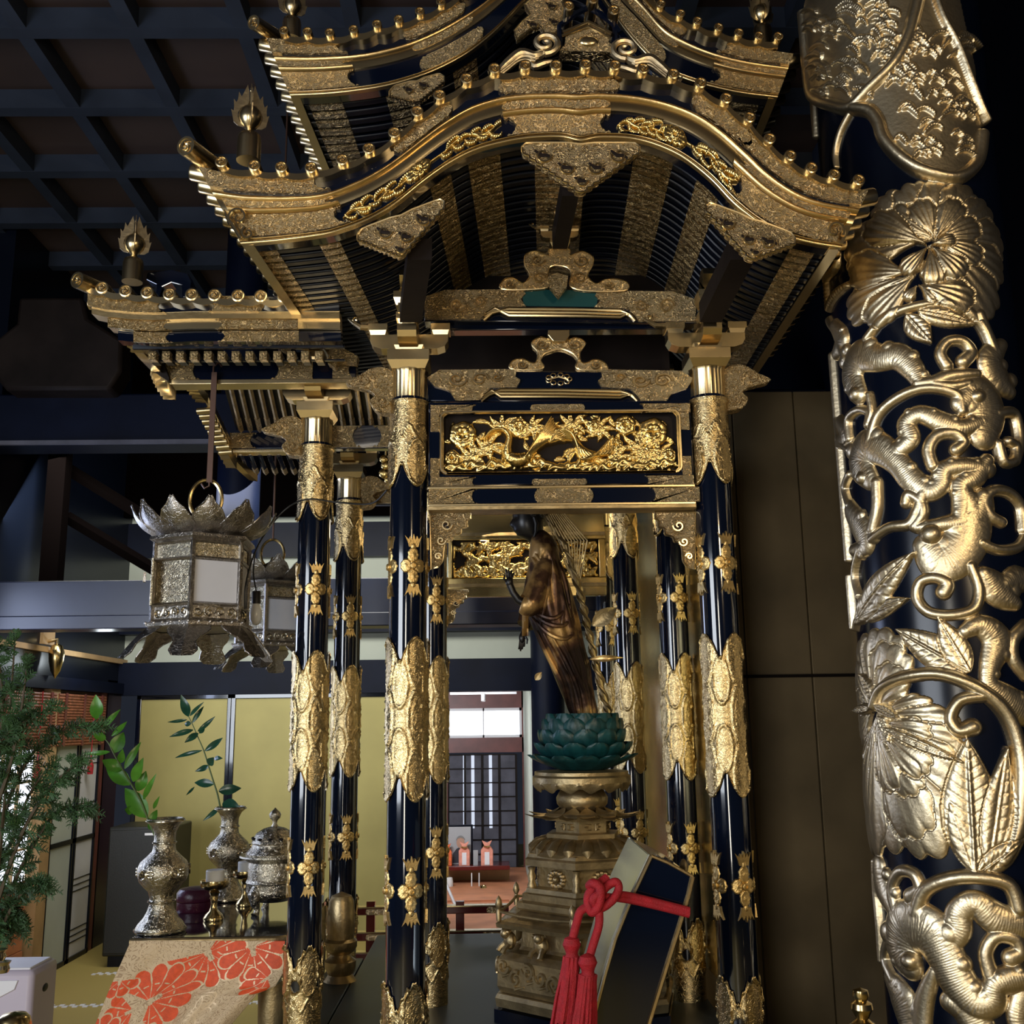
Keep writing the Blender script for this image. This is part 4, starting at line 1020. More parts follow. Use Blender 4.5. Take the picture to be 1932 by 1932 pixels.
# ---- flaming jewel finials
def finial_mb():
    m = MB(); m.lathe([(.034, -.02), (.034, .045), (.031, .06), (.014, .07), (.009, .078), (.014, .083), (.026, .094), (.032, .108), (.034, .118), (.031, .134), (.022, .146), (.009, .155), (.003, .175), (.0025, .20), (.004, .203), (.0001, .207)], 28)
    return m
def flame_mb(ang):
    m = MB(); r = .034
    pts = [(.018, .084), (.034, .086), (.046, .096), (.049, .112), (.054, .134), (.047, .130), (.046, .146), (.048, .168), (.040, .158), (.036, .170), (.034, .194), (.026, .180), (.018, .200), (.010, .222), (.005, .200), (.004, .160), (.016, .152), (.028, .142), (.0345, .128), (.035, .115), (.030, .10)]
    m.prism(pts, -.0016, .0016, M4(rz=ang)); return m
fo = None
for (px, py, Y, hh, lb) in ((469, 292, 2.72, 1, 'flaming jewel finial on a gold cylinder at the left corner of the lower gable'), (250, 522, 3.3, 1, 'flaming jewel finial on a gold cylinder on the far left wing roof'),
                    (550, 66, 3.35, 1, 'flaming jewel finial at the left end of the upper roof'), (1440, 80, 3.35, 1, 'shadowed flaming jewel finial at the right end of the upper roof')):
    p = P(px, py, Y)
    if fo is None:
        o = empty('jewel_finial', p); finial_mb().build('jewel', 'gold_smooth', o, angle=50)
        for k in range(4): flame_mb(R(20+90*k)).build('flame', 'gold_pale', o, smooth=False)
        fo = o
    else: o = copy_tree(fo); o.location = p
    tag(o, lb, 'finial', 'flaming jewel finials on the roofs')

# ================================================================== LEFT WING ROOF
YW = 3.05
wr = empty('wing_roof', P(380, 600, YW), 'lower roof of the left wing with a straight gold and black eave, beyond the lanterns', 'roof')
TCW = [(157, 531), (193, 543), (237, 549), (278, 552), (320, 555), (362, 556), (405, 557), (449, 558), (492, 559), (535, 560), (580, 561)]
def wl(x): return interp([(150, -14), (195, -4), (240, 1), (290, 3), (360, 0), (700, 0)], x)
def wstrip(x0, x1, y0, y1, dy0, dy1, cus=None):
    n = 20; rows = []
    for i in range(n+1):
        x = x0+(x1-x0)*i/n; a, b = P(x, y0+wl(x), YW), P(x, y1+wl(x), YW)
        rows.append([(a.x, YW+dy0, a.z), (b.x, YW+dy0, b.z), (b.x, YW+dy1, b.z), (a.x, YW+dy1, a.z)])
    m = MB().grid(rows, closed=True); m.f += [(0, 1, 2, 3), (n*4+3, n*4+2, n*4+1, n*4)]; return m
def wplate(x0, x1, y0, y1, dy, ends):
    q = cusp(0, 1, 0, 1, ends, .03); q = [(min(1, max(0, a)), b) for a, b in q]
    W = (x1-x0); D = 14
    sh = [(0, 0), (.25, .1), (.45, .0), (.62, .16), (.8, .22), (1.0, .5), (.8, .78), (.62, .84), (.45, 1), (.25, .9), (0, 1)]
    def e(x, sg, k): return [(x, 0), (x, 1)] if k == 0 else [(x+sg*D*((a-1) if k > 0 else -a), b) for a, b in sh]
    n = 8; ub = [x0+D*1.1+(x1-x0-2.2*D)*i/n for i in range(n+1)]
    loop = [(u, 0) for u in ub]+e(x1, 1, ends[1])+[(u, 1) for u in reversed(ub)]+list(reversed(e(x0, -1, ends[0])))
    v = []
    for d_ in (dy, dy+.006):
        for (x, b) in loop:
            p = P(x, y1+(y0-y1)*b+wl(x), YW); v.append((p.x, YW+d_, p.z))
    N = len(loop); return MB().add(v, [tuple(range(N)), tuple(reversed(range(N, 2*N)))]+[(i+N, (i+1) % N+N, (i+1) % N, i) for i in range(N)])
rel(wr, wstrip(168, 640, 560, 587, 0, .06), 'eave_board', 'lacquer', angle=30)
rel(wr, wstrip(172, 640, 586, 600, .004, .06), 'upper_moulding', 'gold', angle=30)
rel(wr, wstrip(200, 640, 600, 616, .018, .07), 'pale_band', 'gold_smooth', angle=30)
rel(wr, wstrip(215, 640, 617, 636, .035, .08), 'lower_board', 'lacquer', angle=30)
for (a, b, y0, y1, dy, en) in ((166, 312, 559, 588, -.004, (0, -1)), (393, 500, 559, 588, -.004, (-1, 1)), (200, 318, 600, 617, .014, (0, -1)), (403, 560, 600, 617, .014, (-1, 0)), (245, 320, 617, 637, .031, (0, -1)), (405, 560, 617, 637, .031, (-1, 0))):
    rel(wr, wplate(a, b, y0, y1, dy, en), 'gilt_plate', 'gold_chased', smooth=False)
hw = Hafu([(150, 540), (700, 560)], [(150, 560), (700, 590)], YW, 4.2)
rel(wr, wavy(hw, TCW, wr, drop=10), 'scalloped_edge', 'gold_smooth', angle=30)
o0 = None
for (x, y) in TCW[1:]:
    o = tomoe_mb(.0205, .12).build('tile_end', 'gold_smooth', wr, angle=50) if o0 is None else o0.copy()
    if o0 is not None: C.objects.link(o); o.parent = wr
    o0 = o0 or o; o.location = P(x, y, YW-.02)-wr.location
corner_tile(wr, (145, 528), (200, 552), YW, .026)
# deck sloping up behind
a, b = P(160, 552, YW), P(620, 556, YW)
m = MB().grid([[(a.x, YW+.04, a.z), (b.x, YW+.04, b.z), (b.x, YW+.04, b.z-.02), (a.x, YW+.04, a.z-.02)], [(a.x+.25, YW+.5, a.z+.10), (b.x, YW+.5, b.z+.10), (b.x, YW+.5, b.z+.08), (a.x+.25, YW+.5, a.z+.08)]], closed=True)
rel(wr, m, 'roof_deck', 'lacquer_matt', smooth=False)
# square rafter ends in two rows
def rafter_ends(parent, xs, yt, yb, Y, L_=.22, mat='gold_chased_fine', nm='rafter'):
    o0 = None
    for x in xs:
        a, b = P(x, yt, Y), P(x, yb, Y); hh = a.z-b.z; ww = hh*.85
        if o0 is None:
            g = MB().bb((-ww/2, 0.01, -hh/2), (ww/2, L_, hh/2)).build(nm, 'lacquer_matt', parent, smooth=False)
            MB().bb((-ww/2-.001, -.002, -hh/2-.001), (ww/2+.001, .028, hh/2+.001)).build('gilt_tip', mat, g, smooth=False, bevel=.001)
            o0 = g; o = g
        else: o = copy_tree(o0, parent)
        o.location = (a+b)/2-Vector(parent.location)
rafter_ends(wr, [257+27.4*i for i in range(10)], 634, 651, 3.12, .035)
rafter_ends(wr, [287+26.2*i for i in range(13)], 663, 678, 3.17, .06)
for (y0, y1, Y, x0) in ((652, 658, 3.13, 250), (679, 682, 3.2, 300)):
    a, b = P(x0, y1, Y), P(650, y0, Y)
    rel(wr, MB().bb((a.x, Y, a.z), (b.x, Y+.012, P(400, y0, Y).z)), 'soffit_board', 'lacquer_matt', smooth=False)
# outer purlin with gilt plates
Y = 3.36; a, b = P(312, 717, Y), P(672, 681, Y)
rel(wr, MB().bb((a.x, Y, P(480, 717, Y).z), (b.x, Y+.06, P(480, 681, Y).z)), 'purlin', 'lacquer', bevel=.003)
rel(wr, MB().bb((a.x, Y-.006, P(480, 725, Y).z), (b.x, Y+.06, P(480, 716, Y).z)), 'purlin_moulding', 'gold_smooth', bevel=.002)
for (x0, x1, en) in ((313, 378, (0, -1)), (512, 590, (-1, 0)), (628, 672, (0, -1))):
    q = cusp(P(x0, 700, Y).x, P(x1, 700, Y).x, P(480, 716, Y).z, P(480, 682, Y).z, en)
    rel(wr, MB().prism(q, Y-.005, Y+.001), 'gilt_plate', 'gold_chased', smooth=False)
# scalloped hip boards on the left side, stepping back
def hip(parent, pts, wv, nm='hip_board', th=.02, mat='gold_smooth', scal=8, amp=.006):
    """board through (px,py,Y) points, height wv, with fluted outer face"""
    q = [P(*p) for p in spline(pts, 10)]; rows = []; n = len(q)
    for i, p in enumerate(q):
        o_ = amp*abs(math.sin(PI*scal*i/(n-1)))
        rows.append([(p.x-o_, p.y, p.z-o_), (p.x+th*1.6, p.y+.01, p.z-.004), (p.x+th*1.6, p.y+.01, p.z+wv), (p.x-o_, p.y, p.z+wv*.6)])
    m = MB().grid(rows, closed=True); k = (n-1)*4; m.f += [(3, 2, 1, 0), (k, k+1, k+2, k+3)]
    rel(parent, m, nm, mat, smooth=True, angle=35)
hip(wr, [(226, 612, 3.08), (234, 636, 3.10), (252, 664, 3.16)], .035, scal=6)
hip(wr, [(252, 664, 3.16), (268, 682, 3.22), (286, 700, 3.33)], .03, scal=1, amp=0)
hip(wr, [(286, 704, 3.34), (296, 728, 3.34), (312, 752, 3.36)], .03, scal=7, nm='hip_tip')
rel(wr, MB().prism([(P(x, y, 3.36).x, P(x, y, 3.36).z) for x, y in ((262, 640), (300, 660), (322, 716), (322, 724), (296, 706), (262, 676))], 3.34, 3.36), 'gable_infill', 'dark_wood', smooth=False)
m = MB()
for i in range(7):
    t = i/6; p = P(168+75*t, 575+62*t, YW+.05+.15*t)
    m.cyl(p, p+Vector((.05, .0, .006)), .017, 12)
rel(wr, m, 'side_tiles', 'gold_smooth')
hip(wr, [(352, 726, 3.5), (360, 742, 3.52), (374, 758, 3.55)], .03, scal=5)
hip(wr, [(380, 742, 3.56), (402, 790, 3.75), (432, 852, 4.0)], .02, scal=1, amp=0, th=.012)
hip(wr, [(404, 812, 3.9), (412, 850, 3.95), (430, 882, 4.0)], .04, scal=8)
hip(wr, [(430, 868, 4.0), (452, 890, 4.1), (470, 906, 4.15)], .022, scal=1, amp=0)
m = MB()
for i in range(9):
    t = i/8; p = P(372+42*t, 776+78*t, 3.6+.36*t); m.cyl(p, p+Vector((.05, 0, .004)), .012, 10)
rel(wr, m, 'side_tiles', 'gold_smooth')
# slanting rafters of the side eave with gilt ends, purlin behind and the lowest rafter tips
for i in range(17):
    x = 434+18.3*i
    a, b = P(x, 727, 3.46), P(x+21-i*.6, 812, 3.92)
    if x > 560 and x < 625: pass
    g = rel(wr, MB().tube([a, b], .0085, 4, ref=(0, 0, 1)), 'side_rafter', 'gold_dull', smooth=False)
    c1, c2 = a.lerp(b, .70), b
    m = MB().tube([c1, c2], .0105, 4, ref=(0, 0, 1)); L = wr.location
    m.v = [(x_-L.x, y_-L.y, z_-L.z) for x_, y_, z_ in m.v]; m.build('gilt_tip', 'gold_chased_fine', g, smooth=False)
a, b = P(415, 725, 3.5), P(760, 812, 3.97)
m = MB().grid([[P(420, 722, 3.5), P(760, 722, 3.5)], [P(446, 812, 3.97), P(760, 812, 3.97)]]); m.grid([[P(420, 718, 3.5), P(760, 718, 3.5)], [P(446, 808, 3.97), P(760, 808, 3.97)]])
rel(wr, m, 'soffit_board', 'lacquer_matt', smooth=False)
Y = 3.96; rel(wr, MB().bb((P(432, 830, Y).x, Y, P(480, 847, Y).z), (P(760, 830, Y).x, Y+.05, P(480, 816, Y).z)), 'side_purlin', 'lacquer', bevel=.003)
rel(wr, MB().prism(cusp(P(434, 830, Y).x, P(484, 830, Y).x, P(480, 846, Y).z, P(480, 817, Y).z, (0, -1)), Y-.006, Y), 'gilt_plate', 'gold_chased', smooth=False)
rel(wr, MB().bb((P(440, 830, Y).x, Y-.006, P(480, 854, Y).z), (P(600, 830, Y).x, Y+.05, P(480, 848, Y).z)), 'purlin_moulding', 'gold_smooth', bevel=.002)
for i in range(8):
    x = 457+18*i; a, b = P(x-3, 858, 4.0), P(x+9, 892, 4.2)
    g = rel(wr, MB().tube([a, b], .010, 4, ref=(0, 0, 1)), 'side_rafter', 'lacquer', smooth=False)
    m = MB().tube([a.lerp(b, .72), b], .012, 4, ref=(0, 0, 1)); L = wr.location; m.v = [(x_-L.x, y_-L.y, z_-L.z) for x_, y_, z_ in m.v]; m.build('gilt_tip', 'gold_chased_fine', g, smooth=False)
# small blocks where the big gable meets the wing
for (x, y, lb) in ((548, 648, 0), (640, 678, 1)):
    p = P(x, y, 3.3)
    m = MB().prism([(-.03, .03), (.02, .03), (.065, .005), (.06, -.02), (.0, -.012), (-.012, -.035), (-.035, -.02)], -.02, .02)
    rel(wr, MB().add([Vector(v)+p for v in m.v], m.f), 'corner_cap', 'gold_chased', smooth=False)
# dark lamp on the wing roof
p = P(335, 540, 3.5)
m = MB().prism([(-.07, .10), (-.065, .125), (.02, .135), (.075, .12), (.09, .09), (.085, .03), (.06, .03), (.055, .075), (.02, .085), (-.01, .07), (-.02, .02), (-.035, .02), (-.03, .08)], -.03, .03)
tag(m.build('curved_ridge_cap', 'lacquer', loc=None, smooth=False, bevel=.004), 'black curved ridge cap on the wing roof, right of the far left finial', 'ridge cap').location = p+Vector((0, -.1, -.13))

# ================================================================== UPPER FACADE between the brackets
Y = 3.02
def xz(pts, Y): return [(P(x, y, Y).x, P(x, y, Y).z) for x, y in pts]
ub = empty('rainbow_beam', P(1056, 608, Y), 'broad gilt beam with a teal centre, highest crossbeam under the lower gable', 'beam')
rel(ub, MB().prism(xz([(800, 606), (798, 560), (840, 547), (1270, 550), (1318, 566), (1312, 610)], Y), Y, Y+.06), 'beam_body', 'lacquer', bevel=.003)
rel(ub, MB().prism(xz([(984, 547), (1130, 549), (1125, 580), (988, 578)], Y), Y-.004, Y+.002), 'teal_panel', 'teal_paint', smooth=False)
rel(ub, MB().prism(xz([(802, 604), (800, 562), (840, 549), (985, 548), (992, 556), (982, 566), (992, 580), (930, 582), (905, 604)], Y), Y-.009, Y), 'gilt_plate', 'gold_chased', smooth=False)
rel(ub, MB().prism(xz([(1310, 608), (1314, 568), (1270, 552), (1128, 550), (1122, 560), (1132, 570), (1120, 581), (1185, 584), (1205, 608)], Y), Y-.009, Y), 'gilt_plate', 'gold_chased', smooth=False)
m = MB()
for k in range(3):
    m.tube([P(x, y, Y-.012) for x, y in ((912+k*3, 604-k*6), (928+k*3, 590-k*4), (960, 583+k*6), (1100, 584+k*6), (1170, 586+k*6), (1188-k*3, 594-k*1), (1198-k*3, 606-k*4))], .0065, 8)
rel(ub, m, 'fluted_moulding', 'gold_smooth')
m = MB()
for (x, y, r_, sg) in ((862, 575, 16, 1), (905, 570, 12, -1), (1258, 578, 16, -1), (1210, 574, 12, 1)):
    m.tube([P(x+a, y+b, Y-.010) for a, b in spiral(0, 0, r_, 1.4, 0, sg, 20)], .004, 6)
rel(ub, m, 'raised_scrolls', 'gold_smooth')
# black straight beam and dark recess behind
Y = 3.05
tag(MB().bb((XA, Y, zA(622, Y)), (XE, Y+.05, zA(609, Y))).build('crossbeam', 'lacquer', bevel=.003), 'thin black crossbeam directly under the teal-centred beam', 'beam')
tag(MB().bb((XA-.02, Y+.35, zA(700, Y+.35)), (XE+.02, Y+.38, zA(520, Y+.35))).build('recess_board', 'dark_wood'), 'dark wooden board closing the recess behind the front crossbeams', 'board')
tag(MB().bb((XA-.45, Y+1.0, zA(560, Y+1)), (XE+.4, Y+1.03, zA(200, Y+1))).build('gable_back_board', 'lacquer_matt'), 'black board closing the far end of the space under the lower gable', 'board')
# frog-leg strut
def frog(name, pts, Y, dep, lab, scr, hole=None):
    pts = spline(pts, 4, True)
    o = empty(name, P(pts[0][0], pts[0][1], Y), lab, 'strut')
    rel(o, MB().prism(xz(pts, Y), Y, Y+dep), 'strut_body', 'gold_chased', smooth=False, bevel=.002)
    m = MB()
    for (x, y, r_, st, sg) in scr: m.tube([P(x+a*1.2, y+b, Y-.002) for a, b in spiral(0, 0, r_, 1.3, st, sg, 18)], .0042, 6)
    q = [P(x, y, Y) for x, y in pts]; m.tube(q+q[:2], .0025, 5)
    rel(o, m, 'raised_scrolls', 'gold_smooth'); return o
fp = [(964, 696), (966, 682), (985, 677), (1002, 684), (1012, 682), (1014, 664), (1004, 652), (1006, 643), (1022, 636), (1040, 642), (1068, 642), (1088, 637), (1104, 646), (1100, 655), (1094, 664), (1096, 682), (1108, 684), (1122, 678), (1140, 684), (1144, 697), (1100, 698), (1086, 692), (1090, 680), (1082, 668), (1066, 660), (1054, 658), (1040, 662), (1026, 668), (1020, 680), (1026, 692), (1010, 697)]
k_ = frog('frog_leg_strut', fp, 2.99, .03, 'gilt frog-leg strut standing on the beam above the phoenix panel', ((1022, 650, 10, 0, 1), (1086, 650, 10, PI, -1), (985, 688, 8, 0, 1), (1124, 688, 8, PI, -1)))
rel(k_, MB().prism(xz([(1034, 622), (1075, 622), (1075, 632), (1066, 644), (1044, 644), (1034, 632)], 2.97), 2.97, 3.03), 'bearing_block', 'gold_smooth', smooth=False, bevel=.002)
# curved beam on the panel
Y = 2.99
cb = empty('rainbow_beam', P(1056, 757, Y), 'gilt crossbeam with a black centre and small openwork crest, just over the phoenix panel', 'beam')
rel(cb, MB().prism(xz([(806, 757), (804, 712), (830, 700), (1285, 702), (1308, 716), (1310, 760)], Y), Y+.001, Y+.05), 'beam_body', 'lacquer', bevel=.003)
rel(cb, MB().prism(xz([(806, 714), (830, 699), (975, 698), (972, 712), (982, 718), (974, 732), (925, 733), (905, 756), (860, 757), (848, 738), (820, 730)], Y), Y-.008, Y+.002), 'gilt_plate', 'gold_chased', smooth=False)
rel(cb, MB().prism(xz([(1307, 716), (1285, 701), (1133, 698), (1136, 712), (1128, 720), (1136, 732), (1190, 735), (1210, 758), (1256, 759), (1268, 742), (1296, 733)], Y), Y-.008, Y+.002), 'gilt_plate', 'gold_chased', smooth=False)
m = MB()
for k in range(3): m.tube([P(x, y, Y-.010) for x, y in ((908+k*3, 756-k*5), (922+k*3, 745-k*4), (945, 736+k*6), (1060, 736+k*6), (1170, 738+k*6), (1192-k*3, 746-k*1), (1202-k*3, 757-k*4))], .0062, 8)
rel(cb, m, 'fluted_moulding', 'gold_smooth')
m = MB()
for (x, y, r_, sg) in ((862, 715, 14, 1), (905, 716, 13, -1), (938, 712, 8, 1), (1250, 718, 14, -1), (1208, 718, 13, 1), (1170, 712, 8, -1)):
    m.tube([P(x+a*1.3, y+b, Y-.010) for a, b in spiral(0, 0, r_, 1.4, 0, sg, 20)], .0042, 6)
rel(cb, m, 'raised_scrolls', 'gold_smooth')
m = MB()
for i in range(9):
    a = 2*PI*i/9; cx, cy = 1054+20*math.cos(a), 715+8*math.sin(a); m.tube([P(cx+x, cy+y, Y-.005) for x, y in [(5*math.cos(q*PI/4), 4*math.sin(q*PI/4)) for q in range(9)]], .0018, 5)
m.tube([P(1036, 716, Y-.005), P(1054, 711, Y-.005), P(1072, 716, Y-.005)], .003, 5)
rel(cb, m, 'openwork_crest', 'gold_smooth')
# inner strut under the gable, deeper and in shadow
fp2 = [(946, 545), (950, 528), (968, 524), (986, 534), (1000, 520), (990, 500), (992, 480), (1010, 474), (1034, 482), (1036, 470), (1074, 470), (1076, 482), (1098, 474), (1118, 484), (1118, 500), (1108, 520), (1124, 535), (1140, 528), (1160, 526), (1184, 534), (1178, 548), (1110, 549), (1076, 540), (1078, 515), (1066, 503), (1040, 502), (1034, 516), (1036, 540), (1000, 546)]
frog('frog_leg_strut', fp2, 3.0, .03, 'darker gilt frog-leg strut on the teal-centred beam, high under the gable', ((1014, 490, 12, 0, 1), (1098, 492, 12, PI, -1), (1018, 525, 12, 0, -1), (1094, 525, 12, PI, 1), (962, 536, 8, 0, 1), (1150, 537, 8, PI, -1)))
m = MB().prism(xz([(1034, 520), (1052, 514), (1072, 520), (1070, 540), (1054, 560), (1038, 542)], 2.96), 2.96, 2.985)
tag(m.build('leaf_pendant', 'gold_chased', smooth=False, bevel=.002), 'small gilt leaf-shaped pendant in front of the teal panel', 'ornament')
bo = copy_tree(bro); bo.location = P(1056, 472, 3.0); bo.scale = (.5, .5, .5); tag(bo, 'small stepped gilt bracket block under the centre beam of the gable', 'bracket', 'gilt brackets on the posts')
# carved corner brackets of the opening
def cbr(pts, Y, lab, scr):
    pts = pts[:2]+spline(pts[2:-1], 4)+pts[-1:]
    o = empty('corner_bracket', P(pts[0][0], pts[0][1], Y), lab, 'bracket')
    rel(o, MB().prism(xz(pts, Y), Y, Y+.018), 'bracket_plate', 'gold_chased', smooth=False, bevel=.0015)
    m = MB(); q = [P(x, y, Y-.001) for x, y in pts]; m.tube(q+q[:2], .0028, 5)
    for (x, y, r_, st, sg) in scr: m.tube([P(x+a, y+b, Y-.002) for a, b in spiral(0, 0, r_, 1.3, st, sg, 18)], .004, 6)
    rel(o, m, 'raised_scrolls', 'gold_smooth')
    m = MB()
    x, y, r_ = scr[0][:3]; m.tube([P(x-r_*.8, y+2, Y-.004), P(x, y, Y-.004), P(x+r_*.5, y+r_*.9, Y-.004)], [.003, .006, .003], 6, flat=.3, ref=(0, 1, 0))
    rel(o, m, 'dark_piercing', 'dark_wood')
cp = [(0, 0), (78, 0), (77, 12), (70, 18), (71, 28), (60, 31), (58, 42), (45, 46), (40, 56), (30, 58), (26, 72), (24, 92), (15, 104), (2, 108)]
cbr([(811+x, 966+y) for x, y in cp], 3.0, 'gilt lace-edged bracket under the lintel at the left of the statue opening', ((842, 990, 11, 0, 1), (832, 1020, 9, 0, 1), (826, 1050, 7, 0, -1)))
cbr([(1313-x, 966+y) for x, y in cp], 3.0, 'gilt lace-edged bracket under the lintel at the right of the statue opening', ((1280, 992, 11, PI, -1), (1290, 1022, 9, PI, -1), (1300, 1050, 7, PI, 1)))

# ---- crossbeam between the leftmost posts, with small pieces behind
def side_beam(px0, px1, y0, y1, Y, lab, plates, mat='lacquer'):
    a, b = P(px0, y1, Y), P(px1, y0, Y)
    o = empty('side_beam', a, lab, 'beam'); xm = (px0+px1)/2
    rel(o, MB().bb((a.x, Y, P(xm, y1, Y).z), (b.x, Y+.04, P(xm, y0, Y).z)), 'beam_body', mat, bevel=.003)
    for (x0, x1, en) in plates:
        rel(o, MB().prism(cusp(P(x0, y0, Y).x, P(x1, y0, Y).x, P(xm, y1-2, Y).z, P(xm, y0+2, Y).z, en), Y-.006, Y), 'gilt_plate', 'gold_chased', smooth=False)
    return o
side_beam(622, 742, 802, 846, 3.52, 'gilt beam from the leftmost post to the front left post', ((622, 682, (0, -1)), (704, 742, (-1, 0))))
side_beam(684, 742, 915, 952, 4.42, 'short gilt beam behind the front left post, level with its sheath tip', ((684, 742, (0, 0)),))
m = MB()
for (cx, cy, r) in ((728, 878, 9), (725, 893, 10), (733, 905, 8), (724, 866, 8)): m.ball(P(cx, cy, 3.9), r*.0021, 8, (1, .6, 1))
m.cyl(P(728, 866, 3.9), P(728, 866, 3.9)+Vector((0, 0, .5)), .004, 6)
tag(m.build('gilt_flower_boss', 'gold_leaf'), 'bright gilt flower boss glimpsed behind the front left post', 'ornament')
# inner transom at the back of the shrine
Yb = 4.9
bt = empty('transom_panel', P(985, 1100, Yb), 'darker gilt transom panel carved with leaves, far behind the statue', 'carved panel')
x0, x1 = P(845, 1050, Yb).x, P(1142, 1050, Yb).x; zt0 = lambda y: P(985, y, Yb).z
m = MB()
for (a, b) in (((x0, zt0(1018)), (x1, zt0(960))), ((x0, zt0(1125)), (x1, zt0(1090))), ((x0, zt0(1090)), (x0+.02, zt0(1018))), ((x1-.03, zt0(1090)), (x1, zt0(1018)))): m.bb((a[0], Yb, a[1]), (b[0], Yb+.04, b[1]))
rel(bt, m, 'frame', 'gold_wall', bevel=.003)
m = MB()
for y in (968, 1008, 1104): m.bb((x0, Yb-.012, zt0(y+3)), (x1, Yb, zt0(y-3)))
rel(bt, m, 'frame_moulding', 'gold_dull', smooth=False)
W2, H2_ = x1-x0-.05, zt0(1018)-zt0(1090)
f = Field(0, W2, 0, H2_, .0035, -.003); rnd = random.Random(5)
for i in range(150):
    x, z = rnd.random()*W2, rnd.random()*H2_; a = rnd.random()*2*PI; f.leaf((x, z), (x+.08*math.cos(a), z+.06*math.sin(a)), .015, .008+.007*rnd.random(), 5, .12)
for i in range(14): f.stroke([(W2*i/14, .005), (W2*(i+.5)/14, .018), (W2*(i+1)/14, .004)], .008, .010, ridges=100)
f.h[:2] = -.003; f.h[-2:] = -.003; f.h[:, :2] = -.003; f.h[:, -2:] = -.003
L0 = bt.location
co = f.mesh(lambda X, Z, h: np.stack([X+x0+.02-L0.x, .03-h*1.5, Z+zt0(1090)-L0.z], 1)).build('leaf_carving', 'gold_leaf', bt, angle=180)
rel(bt, MB().bb((x0, Yb+.035, zt0(1092)), (x1, Yb+.04, zt0(1016))), 'ground', 'dark_wood')
cbr([(845+x*.5, 1112+y*.6) for x, y in cp], 4.895, 'small gilt bracket at the back of the shrine, left of the statue', ((860, 1138, 6, 0, 1), (855, 1155, 5, 0, 1)))
# ================================================================== BIG GILDED COLUMN (foreground right)
CR = .262
CX, CY = P(1811, 1362, 3.0).x, 3.0
col = empty('gilded_column', (CX, CY, 0), 'massive black column wrapped in gilt peony and vine reliefs, in the right foreground', 'column')
MB().lathe([(CR, 0), (CR, CEIL+.06)], 96).build('shaft', 'lacquer_column', col)
FACE = math.atan2(0-CX, -(0-CY))   # heading of the camera-facing side, kept only to lay out the traced reliefs
def cyl_uv(px, py):
    d = ray(px, py); ox, oy = -CX, -CY; a = d.x**2+d.y**2; b = 2*(ox*d.x+oy*d.y); c = ox*ox+oy*oy-CR*CR; D = b*b-4*a*c
    t = (-b-math.sqrt(max(D, 0)))/(2*a); x, y, z = d.x*t, d.y*t, CZ+d.z*t
    th = math.atan2(x-CX, -(y-CY)) - FACE
    th = (th+PI) % (2*PI)-PI
    if D < 0: th = math.copysign(R(84), th)
    return th*CR, z
KR = .00077
def c1(x, y): return cyl_uv(1400+x/1.932, y/1.932)
def c2(x, y): return cyl_uv(1400+x/1.932, 932+y/1.932)
UM = R(86)*CR
F_ = Field(-UM, UM, .55, 3.90, .0024, -.006)
def S_(c, pts, r, H=.020, **k):
    r = [q*KR*1.12 for q in r] if isinstance(r, (list, tuple)) else r*KR*1.12
    q = [c(*p) for p in pts]
    F_.stroke(q, r, H, **k)
def ball(c, x, y, r, H=.03): p = c(x, y); F_.stroke([p, (p[0]+.001, p[1]+.001)], r*KR, H)
def petals(c, cen, tips, half, H, lobes=4, ribs=16, lift=0):
    for t in tips:
        b = c(*cen) if len(t) == 2 else c(*t[2:4]); F_.over(lambda: F_.fan(b, c(t[0], t[1]), half, H, lobes, ribs, lift=lift))
def lf(c, b, t, w, H=.016, **k): F_.over(lambda: F_.leaf(c(*b), c(*t), w*KR, H, **k))
def frond(c, pts, r, H=.020):
    S_(c, pts, [q*1.22 for q in r] if isinstance(r, (list, tuple)) else r*1.22, H, ridges=170, rdepth=.06)
    # lobes along the outer edge of each frond
    sp_ = spline(pts, 2)
    for i in range(1, len(sp_)-1, 2):
        dx, dy = sp_[i+1][0]-sp_[i-1][0], sp_[i+1][1]-sp_[i-1][1]; l = math.hypot(dx, dy) or 1; rr = (r[min(len(r)-1, i//2)] if isinstance(r, (list, tuple)) else r)
        ball(c, sp_[i][0]+dy/l*rr*.75, sp_[i][1]-dx/l*rr*.75, rr*.72, H*.9)
# vines, from the top down
S_(c1, [(282, 930), (290, 1030), (318, 1125), (350, 1070), (392, 1040)], [16, 15, 18, 20, 14], ridges=80, rdepth=.1)
S_(c1, [(310, 1020), (345, 980), (355, 930)], 16)
S_(c1, [(460, 1235), (520, 1165), (600, 1128), (700, 1110), (800, 1130), (870, 1190), (910, 1280)], 17)
S_(c1, [(745, 1335), (722, 1290), (748, 1248), (800, 1246), (832, 1285), (805, 1318)], [22, 20, 20, 20, 22, 26])
frond(c1, [(430, 1440), (402, 1370), (430, 1300), (500, 1305), (570, 1300), (625, 1350), (650, 1400)], [30, 46, 50, 40, 38, 30, 20])
ball(c1, 425, 1440, 34)
S_(c1, [(470, 1440), (480, 1500), (470, 1540)], 14)
S_(c1, [(640, 1400), (700, 1392), (760, 1372), (850, 1365)], [18, 24, 26, 18])
S_(c1, [(700, 1400), (760, 1410), (820, 1400)], 20)
S_(c1, [(470, 1610), (500, 1515), (580, 1445), (680, 1415), (780, 1440), (800, 1500)], 19)
frond(c1, [(880, 1590), (890, 1500), (850, 1430), (800, 1470)], [40, 58, 52, 30]); ball(c1, 850, 1450, 30)
frond(c1, [(570, 1640), (612, 1600), (600, 1545), (650, 1510), (730, 1540), (800, 1560), (870, 1540)], [26, 28, 26, 26, 30, 26, 26])
